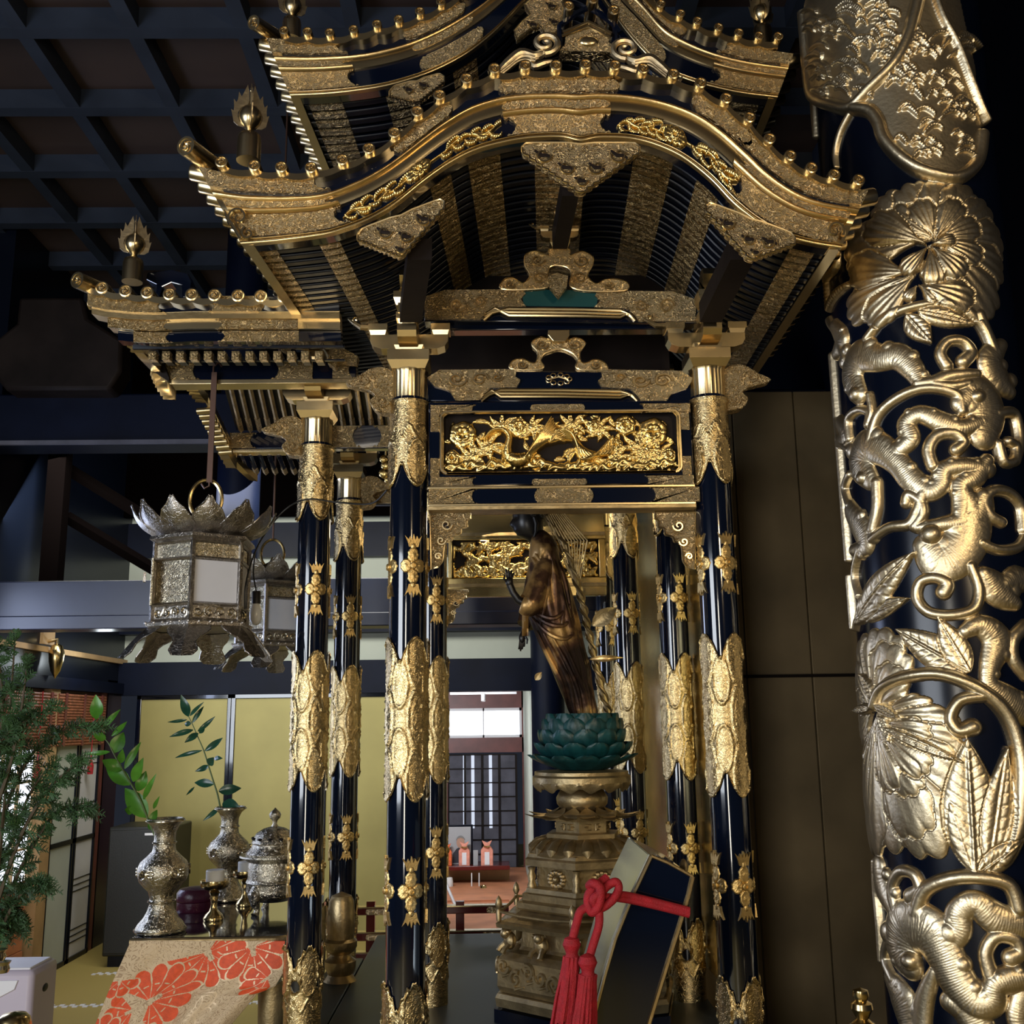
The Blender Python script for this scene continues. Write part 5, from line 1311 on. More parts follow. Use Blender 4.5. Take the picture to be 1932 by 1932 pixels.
S_(c1, [(695, 1700), (680, 1640), (710, 1590), (770, 1580), (806, 1612), (780, 1640)], [22, 22, 22, 22, 20, 24])
frond(c1, [(470, 1750), (432, 1690), (455, 1630), (510, 1640), (570, 1690), (620, 1750), (680, 1790), (722, 1765), (735, 1715), (800, 1700), (890, 1710)], [30, 50, 52, 44, 34, 34, 30, 28, 26, 26, 26])
ball(c1, 450, 1745, 30); S_(c1, [(480, 1930), (496, 1850), (495, 1760)], 22)
for p in ([(318, 1170), (352, 1210), (372, 1270), (385, 1310)], [(318, 1300), (328, 1400), (345, 1530)], [(400, 1600), (395, 1530), (430, 1495), (468, 1505), (465, 1550)], [(350, 1530), (365, 1600), (400, 1640)], [(400, 1730), (385, 1780), (400, 1840)], [(345, 1600), (360, 1720), (370, 1850)]): S_(c1, p, 17)
frond(c1, [(345, 1190), (368, 1240), (350, 1290)], [24, 36, 20]); frond(c1, [(365, 1540), (385, 1590), (360, 1620)], [24, 30, 16])
frond(c1, [(940, 1260), (905, 1310), (930, 1380), (970, 1430)], [20, 40, 42, 22]); S_(c1, [(925, 1510), (985, 1510), (1005, 1600), (990, 1680)], 20)
S_(c1, [(930, 1620), (950, 1685), (985, 1680), (990, 1630), (965, 1610)], 18)
S_(c1, [(940, 1905), (900, 1880), (880, 1830), (910, 1790), (970, 1800), (1010, 1850), (1020, 1932)], 20)
frond(c1, [(795, 1900), (805, 1830), (800, 1770), (850, 1735), (890, 1680)], [24, 30, 28, 30, 20])
S_(c1, [(600, 1835), (610, 1805), (650, 1830), (660, 1875), (630, 1920)], 20); frond(c1, [(640, 1925), (720, 1912), (800, 1900), (860, 1870), (880, 1810)], [16, 20, 30, 40, 24])
frond(c2, [(400, 60), (440, 130), (455, 190), (415, 205)], [34, 42, 30, 20]); S_(c2, [(368, 40), (372, 120), (384, 240)], 16)
S_(c2, [(480, 165), (540, 122), (610, 110), (640, 60), (660, 0)], [16, 18, 20, 20, 24])
frond(c2, [(670, 190), (730, 240), (800, 190), (840, 110), (830, 40), (800, -10)], [34, 60, 60, 50, 34, 24]); ball(c2, 690, 150, 40, .034)
S_(c2, [(425, 490), (440, 400), (420, 300), (436, 210)], 13)
S_(c2, [(402, 490), (395, 400), (388, 300)], 10)
lf(c2, (440, 455), (615, 380), 40); lf(c2, (430, 475), (632, 212), 62, .018, veins=9)
S_(c2, [(832, 262), (862, 350), (842, 420), (760, 442), (680, 430), (640, 380), (652, 322), (705, 306), (748, 328), (735, 358)], [16, 18, 19, 19, 19, 19, 19, 20, 22, 26])
S_(c2, [(870, 180), (930, 205), (1000, 195), (1028, 150)], 18); frond(c2, [(880, 290), (930, 350), (990, 400)], [20, 44, 20]); frond(c2, [(950, 330), (1000, 310), (1040, 330)], [20, 36, 20])
lf(c2, (830, 650), (570, 492), 62, .018, veins=9); lf(c2, (830, 650), (716, 452), 48, .018, veins=8)
frond(c2, [(815, 500), (870, 480), (930, 535), (905, 620), (900, 690), (960, 750), (1028, 790)], [20, 30, 40, 28, 24, 40, 40])
S_(c2, [(1028, 480), (985, 530), (985, 600), (1028, 660)], 22)
# nodding peony, middle
petals(c2, (490, 790), [(450, 520), (530, 500), (575, 560), (420, 640), (585, 640), (420, 760), (432, 880)], .50, .020)
petals(c2, (500, 800), [(700, 790), (790, 880), (790, 980), (780, 1080), (470, 1060), (500, 1200), (560, 1290), (480, 1290)], .38, .022)
petals(c2, (505, 830), [(720, 1305), (650, 1240), (640, 1090), (680, 1010), (560, 1080), (690, 880)], .34, .027, 4, 14)
lf(c2, (520, 790), (560, 905), 26, .034); lf(c2, (510, 770), (592, 820), 26, .034); lf(c2, (500, 750), (462, 655), 30, .034); lf(c2, (500, 780), (440, 790), 22, .034); lf(c2, (540, 850), (808, 978), 24, .032)
S_(c2, [(498, 775), (522, 712), (590, 672), (700, 655), (800, 680), (900, 740), (965, 820), (1000, 930), (1012, 1050), (1000, 1200), (950, 1330)], [18, 20, 21, 22, 22, 24, 24, 24, 26, 28, 20], .034)
S_(c2, [(870, 738), (795, 752), (762, 815), (790, 862), (838, 850)], [20, 20, 20, 22, 28], .03)
lf(c2, (840, 1375), (760, 1125), 44, .018); lf(c2, (850, 1380), (820, 890), 92, .020, veins=12); lf(c2, (900, 1370), (960, 920), 50, .018, veins=10); lf(c2, (860, 1385), (1028, 1250), 40, .016)
S_(c2, [(640, 1530), (672, 1445), (760, 1402), (870, 1395), (970, 1425), (1005, 1510)], 23, .026)
S_(c2, [(575, 1540), (553, 1440), (580, 1378), (630, 1385), (652, 1440), (620, 1468)], [20, 20, 20, 20, 22, 28])
frond(c2, [(505, 1360), (515, 1430), (550, 1500), (575, 1545)], [34, 40, 28, 18]); S_(c2, [(495, 1340), (500, 1450), (510, 1560), (520, 1700)], 14)
frond(c2, [(620, 1720), (585, 1650), (600, 1580), (680, 1590), (740, 1680), (790, 1780), (850, 1850), (908, 1850), (922, 1790), (970, 1768), (1040, 1755)], [36, 60, 66, 62, 50, 46, 42, 34, 30, 34, 30], .028)
ball(c2, 628, 1700, 36, .04)
frond(c2, [(745, 1640), (785, 1590), (792, 1525), (850, 1492), (930, 1550), (1040, 1575)], [30, 34, 32, 32, 40, 34]); S_(c2, [(905, 1750), (888, 1670), (925, 1612), (990, 1620), (1012, 1665), (980, 1690)], [24, 22, 22, 22, 22, 28])
S_(c2, [(655, 1940), (668, 1840), (705, 1740)], [36, 32, 20]); S_(c2, [(560, 1770), (530, 1690), (548, 1625), (582, 1640)], 20)
frond(c2, [(545, 1760), (590, 1850), (620, 1940)], [20, 50, 40]); frond(c2, [(760, 1850), (820, 1875), (860, 1940)], [26, 40, 40])
frond(c2, [(1028, 1830), (1010, 1900), (1028, 1960)], 30)
# upper peony
petals(c1, (700, 880), [(500, 735), (600, 680), (720, 665), (820, 690), (900, 780), (940, 900), (940, 1020), (900, 1150), (385, 925), (480, 830)], .42, .020)
petals(c1, (640, 1000), [(395, 1150), (400, 990), (470, 1180)], .38, .020)
petals(c1, (700, 880), [(540, 780), (640, 740), (780, 740), (850, 830), (860, 950)], .42, .026)
petals(c1, (680, 900), [(465, 820), (590, 1000), (700, 1040), (800, 1010), (770, 880)], .40, .032)
petals(c1, (640, 1040), [(600, 1100), (720, 1100), (830, 1110)], .45, .026)
lf(c1, (600, 1150), (690, 1255), 46, .018); lf(c1, (640, 1140), (840, 1190), 40, .018)
S_(c1, [(860, 1150), (890, 1220), (920, 1290)], 20)
# pendant leaf-shaped wrappers at the top of the column
def poly(c, pts, H):
    q = [c(*p) for p in pts]; X, Z = F_.X, F_.Z; ins = np.zeros(X.shape, bool)
    for (x0, z0), (x1, z1) in zip(q, q[1:]+q[:1]):
        cond = (z0 > Z) != (z1 > Z)
        with np.errstate(divide='ignore', invalid='ignore'): xi = (x1-x0)*(Z-z0)/(z1-z0)+x0
        ins ^= cond & (X < xi)
    F_.h = np.where(ins, H, F_.h)
def top_relief(c, pts, rim, n, seed, box):
    poly(c, pts, .012)
    rnd = random.Random(seed); x0, y0, x1, y1 = box
    for i in range(n):
        x, y = rnd.uniform(x0, x1), rnd.uniform(y0, y1); a = rnd.uniform(-.7, .4); l = rnd.uniform(30, 60)
        q = [(x, y), (x+l*.5*math.cos(a), y+l*.5*math.sin(a)-14), (x+l*math.cos(a), y+l*math.sin(a)), (x+l*1.1, y+l*math.sin(a)+14)]
        S_(c, q, [6, 14, 12, 5], .024, ridges=120, rdepth=.08)
    S_(c, rim, 24, .034)
Apts = [(170, -20), (190, 120), (215, 230), (250, 310), (310, 370), (400, 395), (470, 330), (540, 250), (600, 150), (625, 60), (640, -20)]
Bpts = [(420, 400), (480, 420), (520, 500), (580, 580), (660, 625), (770, 652), (840, 600), (862, 500), (850, 400), (838, 250), (800, 80), (780, -20), (640, -20), (610, 120), (560, 230), (480, 320)]
top_relief(c1, Bpts, [(418, 398), (470, 410), (500, 450), (520, 510), (580, 580), (660, 630), (770, 655), (845, 600), (862, 500)], 60, 4, (560, 110, 800, 590))
top_relief(c1, Apts, [(180, -10), (200, 150), (225, 260), (270, 345), (340, 385), (405, 395), (470, 330), (550, 245), (600, 150), (625, 60), (640, -10)], 70, 8, (230, 0, 560, 350))
S_(c1, [(690, -10), (720, 80), (770, 180), (810, 290), (850, 400), (872, 450)], 14, .034)
S_(c1, [(215, 280), (240, 400), (270, 500)], [24, 30, 12], .016); S_(c1, [(395, 420), (360, 490), (345, 560), (350, 610)], [14, 14, 12, 8], .016)
F_.h = np.where(F_.h > .0, np.minimum(F_.h, .045), F_.h)
relief = F_.mesh(lambda X, Z, h: np.stack([(CR+h)*np.sin(FACE+X/CR), -(CR+h)*np.cos(FACE+X/CR), Z], 1))
relief.build('gilt_relief', 'gold_pale', col, angle=180)

# ================================================================== PLATFORM
pf = MB().bb((-.55, 2.35, ZB-.06), (.73, 5.05, ZB)).bb((-.53, 2.45, 0), (.71, 5.0, ZB-.06)).bb((.4, 5.05, ZB-.06), (.73, 5.6, ZB)).bb((.42, 5.0, 0), (.71, 5.55, ZB-.06))
tag(pf.build('altar_platform', 'platform_grey', bevel=.004), 'broad dark grey-green platform on which the posts and the statue pedestal stand', 'platform')
tag(MB().bb((POST['B'].location.x-.062, 3.40, 0), (-.555, 4.58, ZB)).build('side_platform', 'platform_grey', bevel=.004), 'narrower dark platform carrying the leftmost posts', 'platform')

# red railings beyond the platform
def rail(y, x0, x1, Y, lab, wpx, plates):
    a, b = P(x0, y, Y), P(x1, y, Y); h_ = wpx*Y/FPX
    o = empty('red_rail', a, lab, 'railing')
    rel(o, MB().bb((a.x, Y, a.z-h_/2), (b.x, Y+.04, a.z+h_/2)), 'rail', 'red_lacquer', bevel=.004)
    rel(o, MB().bb((a.x, Y-.003, a.z+h_/2), (b.x, Y+.043, a.z+h_/2+.006)), 'top_edge', 'gold_smooth')
    for (p0, p1) in plates:
        rel(o, MB().prism(cusp(P(p0, y, Y).x, P(p1, y, Y).x, a.z-h_*.42, a.z+h_*.42, (1, 1)), Y-.005, Y), 'gilt_plate', 'gold_chased', smooth=False)
for (y, lab, w_, pl_) in ((1721, 'red lacquered rail with gilt plates, topmost of the three beyond the platform', 12, ((690, 730), (918, 950))), (1769, 'red lacquered rail with gilt plates, middle one of the three beyond the platform', 13, ((690, 735), (910, 945))), (1812, 'red lacquered rail with a wide gilt plate, lowest of the three beyond the platform', 22, ((690, 735), ))):
    rail(y, 664, 960, 5.2, lab, w_, pl_)
for x in (700, 868):
    a = P(x, 1700, 5.22); tag(MB().bb((a.x-.02, 5.205, 0), (a.x+.02, 5.235, a.z)).build('rail_post', 'red_lacquer'), ['short red upright of the railing, left one', 'short red upright of the railing, near the doorway'][x > 800], 'railing post')
# turned gilt newel in front of the thin post
p = P(640, 1930, 4.2)
z = lambda y: P(640, y, 4.2).z
MB_ = MB().lathe([(.055, ZB+.001), (.055, z(1930)), (.05, z(1880)), (.062, z(1870)), (.062, z(1850)), (.045, z(1838)), (.058, z(1825)), (.06, z(1812)), (.042, z(1806)), (.036, z(1800)), (.05, z(1795)), (.062, z(1786)), (.062, z(1775)), (.05, z(1770)), (.052, z(1740)), (.048, z(1700)), (.038, z(1690)), (.0001, z(1682))], 32, M4((p.x, 4.2, 0)))
tag(MB_.build('newel_post', 'gold_dull', angle=35), 'turned dull-gold newel between the two leftmost posts at the bottom', 'post')

# ================================================================== STATUE ON ITS PEDESTAL
SY = 3.7
def sp(x, y, dy=0): return P(x, y, SY+dy)
PX_ = SY/FPX
st = empty('buddha_statue', sp(1105, 1352), 'standing gilt robed Buddha statue leaning forward to the left on the green lotus', 'statue')
# (y, left, right, depth ratio)
secs = [(1352, 1080, 1128, .8), (1338, 1072, 1126, .8), (1318, 1064, 1122, .85), (1290, 1052, 1116, .9), (1260, 1040, 1112, .95), (1230, 1026, 1104, 1.0), (1200, 1012, 1098, 1.1), (1170, 1000, 1091, 1.15), (1140, 993, 1083, 1.2),
        (1110, 991, 1076, 1.3), (1085, 994, 1068, 1.45), (1062, 997, 1058, 1.7), (1042, 998, 1055, 1.85), (1028, 999, 1050, 1.85), (1016, 1001, 1043, 1.7), (1006, 1004, 1034, 1.3), (999, 1008, 1024, .8)]
def foldf(a, i, n):
    k = i/n; return 1+.035*math.sin(9*a+k*9)+.025*math.sin(17*a-k*14)*(k < .7)
m = MB(); rows = []
NN = 72
sm = spline([(y, l, r, d) for y, l, r, d in secs], 5)
for i, (y, l, r, d) in enumerate(sm):
    c = sp((l+r)/2, y); rx = (r-l)/2*PX_; ry = rx*d; row = []
    for k in range(NN):
        a = 2*PI*k/NN; q = foldf(a, i, len(sm)) if y > 1050 else 1+.01*math.sin(9*a)
        row.append((c.x+rx*q*math.cos(a), c.y+ry*q*math.sin(a), c.z))
    rows.append(row)
m.grid(rows, closed=True)
# head continuing from the neck, turned to the left
hr = [(1030, 1004, 1026, .9), (1020, 996, 1025, 1.0), (1014, 983, 1024, .95), (1008, 975, 1024, .95), (999, 969, 1025, .98), (988, 966, 1026, 1.0), (976, 966, 1026, 1.0), (964, 967, 1025, 1.0), (952, 969, 1022, .95), (940, 976, 1016, .9), (932, 990, 1004, .8)]
rows = []
for i, (y, l, r, d) in enumerate(spline(hr, 4)):
    c = sp((l+r)/2, y); rx = (r-l)/2*PX_; ry = max(rx*.85*d, .02); row = []
    for k in range(NN):
        a = 2*PI*k/NN; x = rx*math.cos(a); yy = ry*math.sin(a)
        if math.cos(a) < -.6:
            s_ = (-math.cos(a)-.6)/.4
            x -= .012*max(0, 1-abs(y-990)/10)*s_**3     # nose
            x -= .006*max(0, 1-abs(y-1002)/3.5)*s_         # lips
            x += .006*max(0, 1-abs(y-979)/6)*(1-abs(s_-.5)*2 if s_ < 1 else 0)  # eye sockets
            x -= .004*max(0, 1-abs(y-1010)/4)*s_
        row.append((c.x+x, c.y+yy, c.z))
    rows.append(row)
h0 = MB(); h0.grid(rows, closed=True)
# right arm raised with hand, left arm lowered
def arm(pts, rs): m.tube(spline(pts, 5), [interp(list(zip([i/(len(rs)-1) for i in range(len(rs))], rs)), k/((len(pts)-1)*5)) for k in range((len(pts)-1)*5+1)], 16)
arm([sp(1030, 1060, -.07), sp(1014, 1110, -.09), sp(1000, 1140, -.10), sp(985, 1138, -.10)], [.035, .042, .045, .032])
arm([sp(1020, 1070, .07), sp(1008, 1120, .09), sp(1000, 1160, .09), sp(992, 1180, .08)], [.035, .042, .045, .034])
m.grid([[sp(985+i*3, 1130+j*14, -.10+.01*math.sin(j+i)) for i in range(5)] for j in range(6)])
m.build('body_robe', 'aged_gilt', st, angle=60, loc=None); st_loc = st.location
o = [x for x in bpy.data.objects if x.parent == st][-1]
o.data.transform(Matrix.Translation(-st_loc))
h0.build('head', 'statue_skin', st).data.transform(Matrix.Translation(-st_loc))
a = MB().tube([sp(990, 1138, -.10), sp(978, 1132, -.10), sp(968, 1118, -.10), sp(962, 1104, -.10)], [.017, .014, .012, .013], 10)
a.ball(sp(961, 1098, -.10), .015, 10, (.9, .7, 1.3))
for (dx, dy, ex, ey) in ((-4, -6, -6, -22), (-1, -7, -1, -24), (2, -6, 4, -20), (4, -4, 8, -15)):
    a.tube([sp(961+dx, 1096+dy, -.10), sp(961+(dx+ex)/2, 1096+(dy+ey)/2, -.105), sp(961+ex, 1096+ey, -.10)], [.0048, .0044, .003], 6)
a.tube([sp(956, 1098, -.10), sp(951, 1092, -.105), sp(952, 1084, -.105)], [.005, .0045, .003], 6)
b = MB().tube([sp(994, 1178, .08), sp(990, 1190, .08), sp(987, 1198, .08)], [.016, .012, .012], 10); b.ball(sp(985, 1204, .08), .015, 10, (.8, .7, 1.3))
for (dx, ex, ey) in ((-3, -4, 22), (-1, -1, 26), (2, 2, 22), (4, 6, 16)): b.tube([sp(985+dx, 1208, .08), sp(985+(dx+ex)/2-1, 1208+ey*.5, .08), sp(985+ex-2, 1206+ey*.85, .075)], [.0048, .0042, .003], 6)
b.tube([sp(990, 1200, .08), sp(995, 1207, .075), sp(994, 1215, .075)], [.005, .0045, .003], 6)
for q, nm in ((a, 'raised_forearm'), (b, 'lowered_forearm')): q.build(nm, 'statue_skin', st).data.transform(Matrix.Translation(-st_loc))
# ear, curled hair with crown knob, shoulders dark patch
e = MB(); e.tube([sp(1008, 976, -.053), sp(1012, 988, -.054), sp(1011, 1004, -.053), sp(1008, 1013, -.050)], [.007, .008, .006, .005], 8)
e.build('ear', 'statue_skin', st).data.transform(Matrix.Translation(-st_loc))
hh = MB(); rnd = random.Random(2)
for i in range(230):
    a_ = rnd.random()*2*PI; y = rnd.uniform(928, 978); xl = 974 if y < 965 else 992
    cx = (xl+1023)/2; rx = (1025-xl)/2*PX_*(1 if y > 945 else .85); ca, sa = math.cos(a_), math.sin(a_)
    c = sp(cx, y); hh.ball((c.x+rx*ca, c.y+.047*sa*(1 if y > 945 else .8), c.z), .0065, 6)
hh.ball(sp(1005, 928), .026, 10)
hh.build('curled_hair', 'statue_skin', st).data.transform(Matrix.Translation(-st_loc))
# robe folds laid over the body
fo_ = MB()
for p in ([(1004, 1052), (1020, 1080), (1012, 1120), (1004, 1150)], [(1010, 1045), (1034, 1085), (1030, 1130), (1020, 1180)], [(1000, 1150), (1030, 1175), (1062, 1180), (1082, 1160)], [(1004, 1165), (1035, 1195), (1066, 1205), (1088, 1190)], [(1000, 1135), (1020, 1160), (1050, 1165), (1078, 1135)],
          [(1012, 1190), (1035, 1240), (1060, 1290), (1072, 1335)], [(1026, 1195), (1050, 1240), (1075, 1290), (1086, 1345)], [(1044, 1205), (1068, 1250), (1090, 1300), (1098, 1348)], [(1062, 1210), (1084, 1260), (1104, 1310), (1112, 1348)], [(1045, 1045), (1056, 1090), (1064, 1140), (1060, 1180)], [(1052, 1060), (1066, 1100), (1076, 1150)]):
    q = []
    for (x, y) in spline(p, 5):
        l = float(np.interp(y, [s[0] for s in secs][::-1], [s[1] for s in secs][::-1])); r = float(np.interp(y, [s[0] for s in secs][::-1], [s[2] for s in secs][::-1])); d = float(np.interp(y, [s[0] for s in secs][::-1], [s[3] for s in secs][::-1]))
        u = max(-.97, min(.97, (x-(l+r)/2)/((r-l)/2))); q.append(sp(x, y, -(r-l)/2*PX_*d*math.sqrt(1-u*u)*1.0))
    fo_.tube(q, [.004+.005*math.sin(PI*i/(len(q)-1)) for i in range(len(q))], 8)
fo_.build('robe_folds', 'aged_gilt', st).data.transform(Matrix.Translation(-st_loc))
# tall halo of gilt strands leaning behind the figure
hl = empty('halo', sp(1150, 1345, .12), 'gilt halo of thin rays and a twisted stem rising behind the statue', 'halo')
m = MB()
stem = spline([sp(x, y, .12) for x, y in ((1030, 968), (1066, 1030), (1094, 1120), (1110, 1190), (1128, 1270), (1148, 1345))], 10)
m.tube(stem, .010, 8)
for ph in (0, PI):
    m.tube([Vector(p)+Vector((.012*math.cos(i*.9+ph), .012*math.sin(i*.9+ph), 0)) for i, p in enumerate(stem)], .006, 6)
rel(hl, m, 'twisted_stem', 'gold_dull')
for i in range(11):
    x0 = 1018+i*3; m = MB().tube([sp(x0, 950, .10), sp(x0+30+i*3, 1020, .11), sp(1076+i*1.6, 1086+i*2, .12)], [.0022, .0026, .002], 5); rel(hl, m, 'ray', 'gold_dull')
m = MB().tube([sp(x, y, .11) for x, y in ((1036, 1030), (1060, 1090), (1084, 1170), (1104, 1250), (1118, 1330))], .014, 8, flat=.5); rel(hl, m, 'back_board', 'verdigris')
def leafmb(b, t, w, up=(0, -1, 0), n=8, curl=.12):
    b, t = Vector(b), Vector(t); d = t-b; L = d.length; d.normalize(); u = Vector(up); s_ = d.cross(u).normalized(); u = s_.cross(d)
    rows = []
    for i in range(n+1):
        k = i/n; ww = w*math.sin(PI*min(1, k*.96+.02)**.8); c = b+d*L*k+u*(curl*L*math.sin(PI*k))
        rows.append([c+s_*ww*q+u*(-.25*ww*(1-abs(q))) for q in (-1, -.5, 0, .5, 1)])
    m = MB(); m.grid(rows); m.grid([[p-u*.0012 for p in r] for r in rows]); return m
rel(hl, leafmb(sp(1118, 1180, .05), sp(1164, 1146, .05), .030), 'halo_leaf', 'gold_dull')
rel(hl, leafmb(sp(1112, 1244, .05), sp(1176, 1241, .05), .012), 'halo_leaf', 'gold')
rel(hl, leafmb(sp(1010, 1283, .0), sp(1022, 1268, .0), .012), 'halo_leaf', 'gold_dull')

# lotus seat
ls = empty('lotus_seat', sp(1100, 1450), 'dark green lotus of many petals beneath the statue feet', 'lotus')
def lot(x): return x*PX_
LC = sp(1100, 1440)
rel(ls, MB().lathe([(lot(50), sp(0, 1452).z), (lot(72), sp(0, 1415).z), (lot(58), sp(0, 1372).z), (lot(20), sp(0, 1362).z)], 32, M4((LC.x, SY, 0))), 'seed_pod', 'verdigris')
def petal_mb(w, h, out, tipin):
    rows = []
    for j in range(11):
        t = j/10; ww = w*(math.sqrt(max(0, 1-((t-.48)/.54)**2))+.04*(1 if j == 10 else 0)); y = out*math.sin(t*1.55)-tipin*t**3
        row = []
        for k in range(9):
            q = (k-4)/4; row.append((ww*q, -(y+ (-.35*ww)*abs(q)**2 + .0018*math.cos(q*9)), h*t))
        rows.append(row)
    m = MB(); m.grid(rows); m.grid([[(x, y+.004, z) for x, y, z in r] for r in rows]); return m
for (n, r0, yb, w_, h_, out, tin, off) in ((12, 42, 1452, 26, 28, 52, -8, 0), (12, 50, 1442, 26, 40, 42, 0, .5), (11, 56, 1430, 27, 52, 30, 4, 0), (11, 60, 1414, 26, 56, 20, 6, .5), (10, 60, 1400, 25, 52, 12, 4, 0), (9, 50, 1392, 24, 44, 8, 4, .5)):
    o0 = None
    for k in range(n):
        if o0 is None: o0 = petal_mb(lot(w_), lot(h_), lot(out), lot(tin)).build('petal', 'verdigris', ls, angle=80); o = o0
        else: o = o0.copy(); C.objects.link(o); o.parent = ls
        a = 2*PI*(k+off)/n; o.location = Vector((LC.x+lot(r0)*math.sin(a), SY-lot(r0)*math.cos(a), sp(1100, yb).z))-ls.location; o.rotation_euler = (0, 0, a)

pd = empty('pedestal', sp(1098, 1885), 'tiered hexagonal aged-gilt pedestal carrying the lotus and the statue', 'pedestal')
pcx = sp(1098, 1500).x
def zt_(y): return P(1098, y, SY-.05).z
def hexr(nm, prof, mat='gold_dull', n=6, rot=R(-12), px=1098, **k):
    m = MB().lathe([(lot(r), zt_(y)) for r, y in prof], n, M4((pcx, SY, 0), rz=rot-PI/2)); return rel(pd, m, nm, mat, **k)
hexr('top_plate', [(60, 1478), (90, 1476), (90, 1466), (86, 1462), (86, 1456), (60, 1454)], n=48)
sk = MB().lathe([(lot(88), zt_(1470)), (lot(88), zt_(1482)), (lot(84), zt_(1490)), (lot(80), zt_(1478))], 96, M4((pcx, SY, 0)), lob=lambda a, i: 1+.04*math.sin(a*14)*(i in (1, 2)))
sk.v = [(x, y, z_+.008*math.sin(14*math.atan2(y-SY, x-pcx))*(z_ < zt_(1476))) for x, y, z_ in sk.v]
rel(pd, sk, 'scalloped_skirt', 'gold_dull')
hexr('globe', [(20, 1536), (36, 1532), (46, 1518), (47, 1506), (40, 1492), (24, 1484)], 'gold_dull', n=40)
o0 = None
for k in range(12):
    if o0 is None: o0 = leafmb((0, 0, 0), (0, -lot(64), -lot(10)), lot(18), (0, 0, 1), 8, -.14).build('dish_petal', 'gold_dull', pd); o = o0
    else: o = o0.copy(); C.objects.link(o); o.parent = pd
    a = 2*PI*k/12+.1; o.location = Vector((pcx+lot(42)*math.sin(a), SY-lot(42)*math.cos(a), zt_(1524)))-pd.location; o.rotation_euler = (0, 0, a)
hexr('hexagonal_drum', [(50, 1572), (52, 1570), (52, 1548), (72, 1547), (74, 1538), (70, 1534), (40, 1532)], 'gold_dull', smooth=False)
m = MB()
for k in range(6):
    a = R(-12)+PI/6+k*PI/3; M_ = M4((pcx, SY, zt_(1559)), rz=a-PI/2+PI)
    r_ = lot(52)*math.cos(PI/6)
    for s_ in (-1, 1):
        fr_ = [(s_*.022-.018, -.009), (s_*.022+.018, -.009), (s_*.022+.018, .009), (s_*.022-.018, .009)]
        m.tube([M_ @ Vector((x, -r_, z_)) for x, z_ in fr_+fr_[:2]], .002, 4); m.tube([M_ @ Vector((s_*.022-.008, -r_, 0)), M_ @ Vector((s_*.022+.008, -r_, 0))], .0045, 4)
rel(pd, m, 'drum_panels', 'gold_dull')
hexr('drum_base', [(66, 1583), (70, 1580), (70, 1572), (50, 1570)], smooth=False)
# reversed lotus petals
hexr('petal_dome', [(96, 1612), (98, 1606), (88, 1592), (66, 1580), (50, 1578)], n=48)
m = MB()
for k in range(18):
    a = 2*PI*k/18; M_ = M4((pcx, SY, 0), rz=a)
    m.tube([M_ @ Vector((0, -lot(r), zt_(y))) for r, y in ((68, 1581), (84, 1587), (96, 1600), (99, 1610))], [.008, .017, .020, .004], 8, flat=.5)
rel(pd, m, 'reversed_petals', 'gold_dull')
hexr('upper_slab', [(100, 1632), (112, 1630), (112, 1618), (108, 1614), (106, 1608), (90, 1606)], smooth=False)
hexr('recess', [(92, 1680), (88, 1676), (88, 1632), (92, 1630)], smooth=False)
for k in range(6):
    m = MB()
    a = R(-12)+k*PI/3; c = Vector((pcx+lot(100)*math.sin(a), SY-lot(100)*math.cos(a), 0))
    m.lathe([(.012, zt_(1676)), (.016, zt_(1668)), (.010, zt_(1660)), (.015, zt_(1650)), (.009, zt_(1642)), (.014, zt_(1633))], 10, M4(c))
    rel(pd, m, 'baluster', 'gold_dull')
for k in range(6):
    m = MB()
    a = R(-12)+PI/6+k*PI/3; M_ = M4((pcx+lot(88)*.87*math.sin(a), SY-lot(88)*.87*math.cos(a), zt_(1654)), rz=a)
    for q in range(12):
        b_ = 2*PI*q/12; m.ball(M_ @ Vector((.028*math.cos(b_), -.004, .022*math.sin(b_))), .010, 6)
    m.ball(M_ @ Vector((0, -.008, 0)), .011, 8)
    rel(pd, m, 'chrysanthemum_boss', 'gold_dull')
hexr('middle_slab', [(125, 1712), (128, 1708), (128, 1698), (118, 1694), (118, 1682), (112, 1680), (110, 1672), (90, 1670)], smooth=False)
hexr('railing_deck', [(140, 1745), (166, 1742), (168, 1734), (160, 1730), (140, 1726), (120, 1712)], smooth=False)
m = MB()
for k in range(6):
    a0, a1 = R(-12)+k*PI/3, R(-12)+(k+1)*PI/3
    p0, p1 = [Vector((pcx+lot(162)*math.sin(a), SY-lot(162)*math.cos(a), 0)) for a in (a0, a1)]
    for q in range(16): m.ball(p0.lerp(p1, q/16)+Vector((0, 0, zt_(1738))), .0065, 6)
    m.lathe([(.008, zt_(1730)), (.010, zt_(1715)), (.006, zt_(1708)), (.012, zt_(1700)), (.009, zt_(1690)), (.0001, zt_(1682))], 10, M4(p0))
    m.tube([p0+Vector((0, 0, zt_(1712))), p0.lerp(p1, .3)+Vector((0, 0, zt_(1716))), p0.lerp(p1, .7)+Vector((0, 0, zt_(1716))), p1+Vector((0, 0, zt_(1712)))], .005, 6)
rel(pd, m, 'railing', 'gold_dull')
hexr('waist', [(128, 1790), (122, 1780), (118, 1745)], smooth=False)
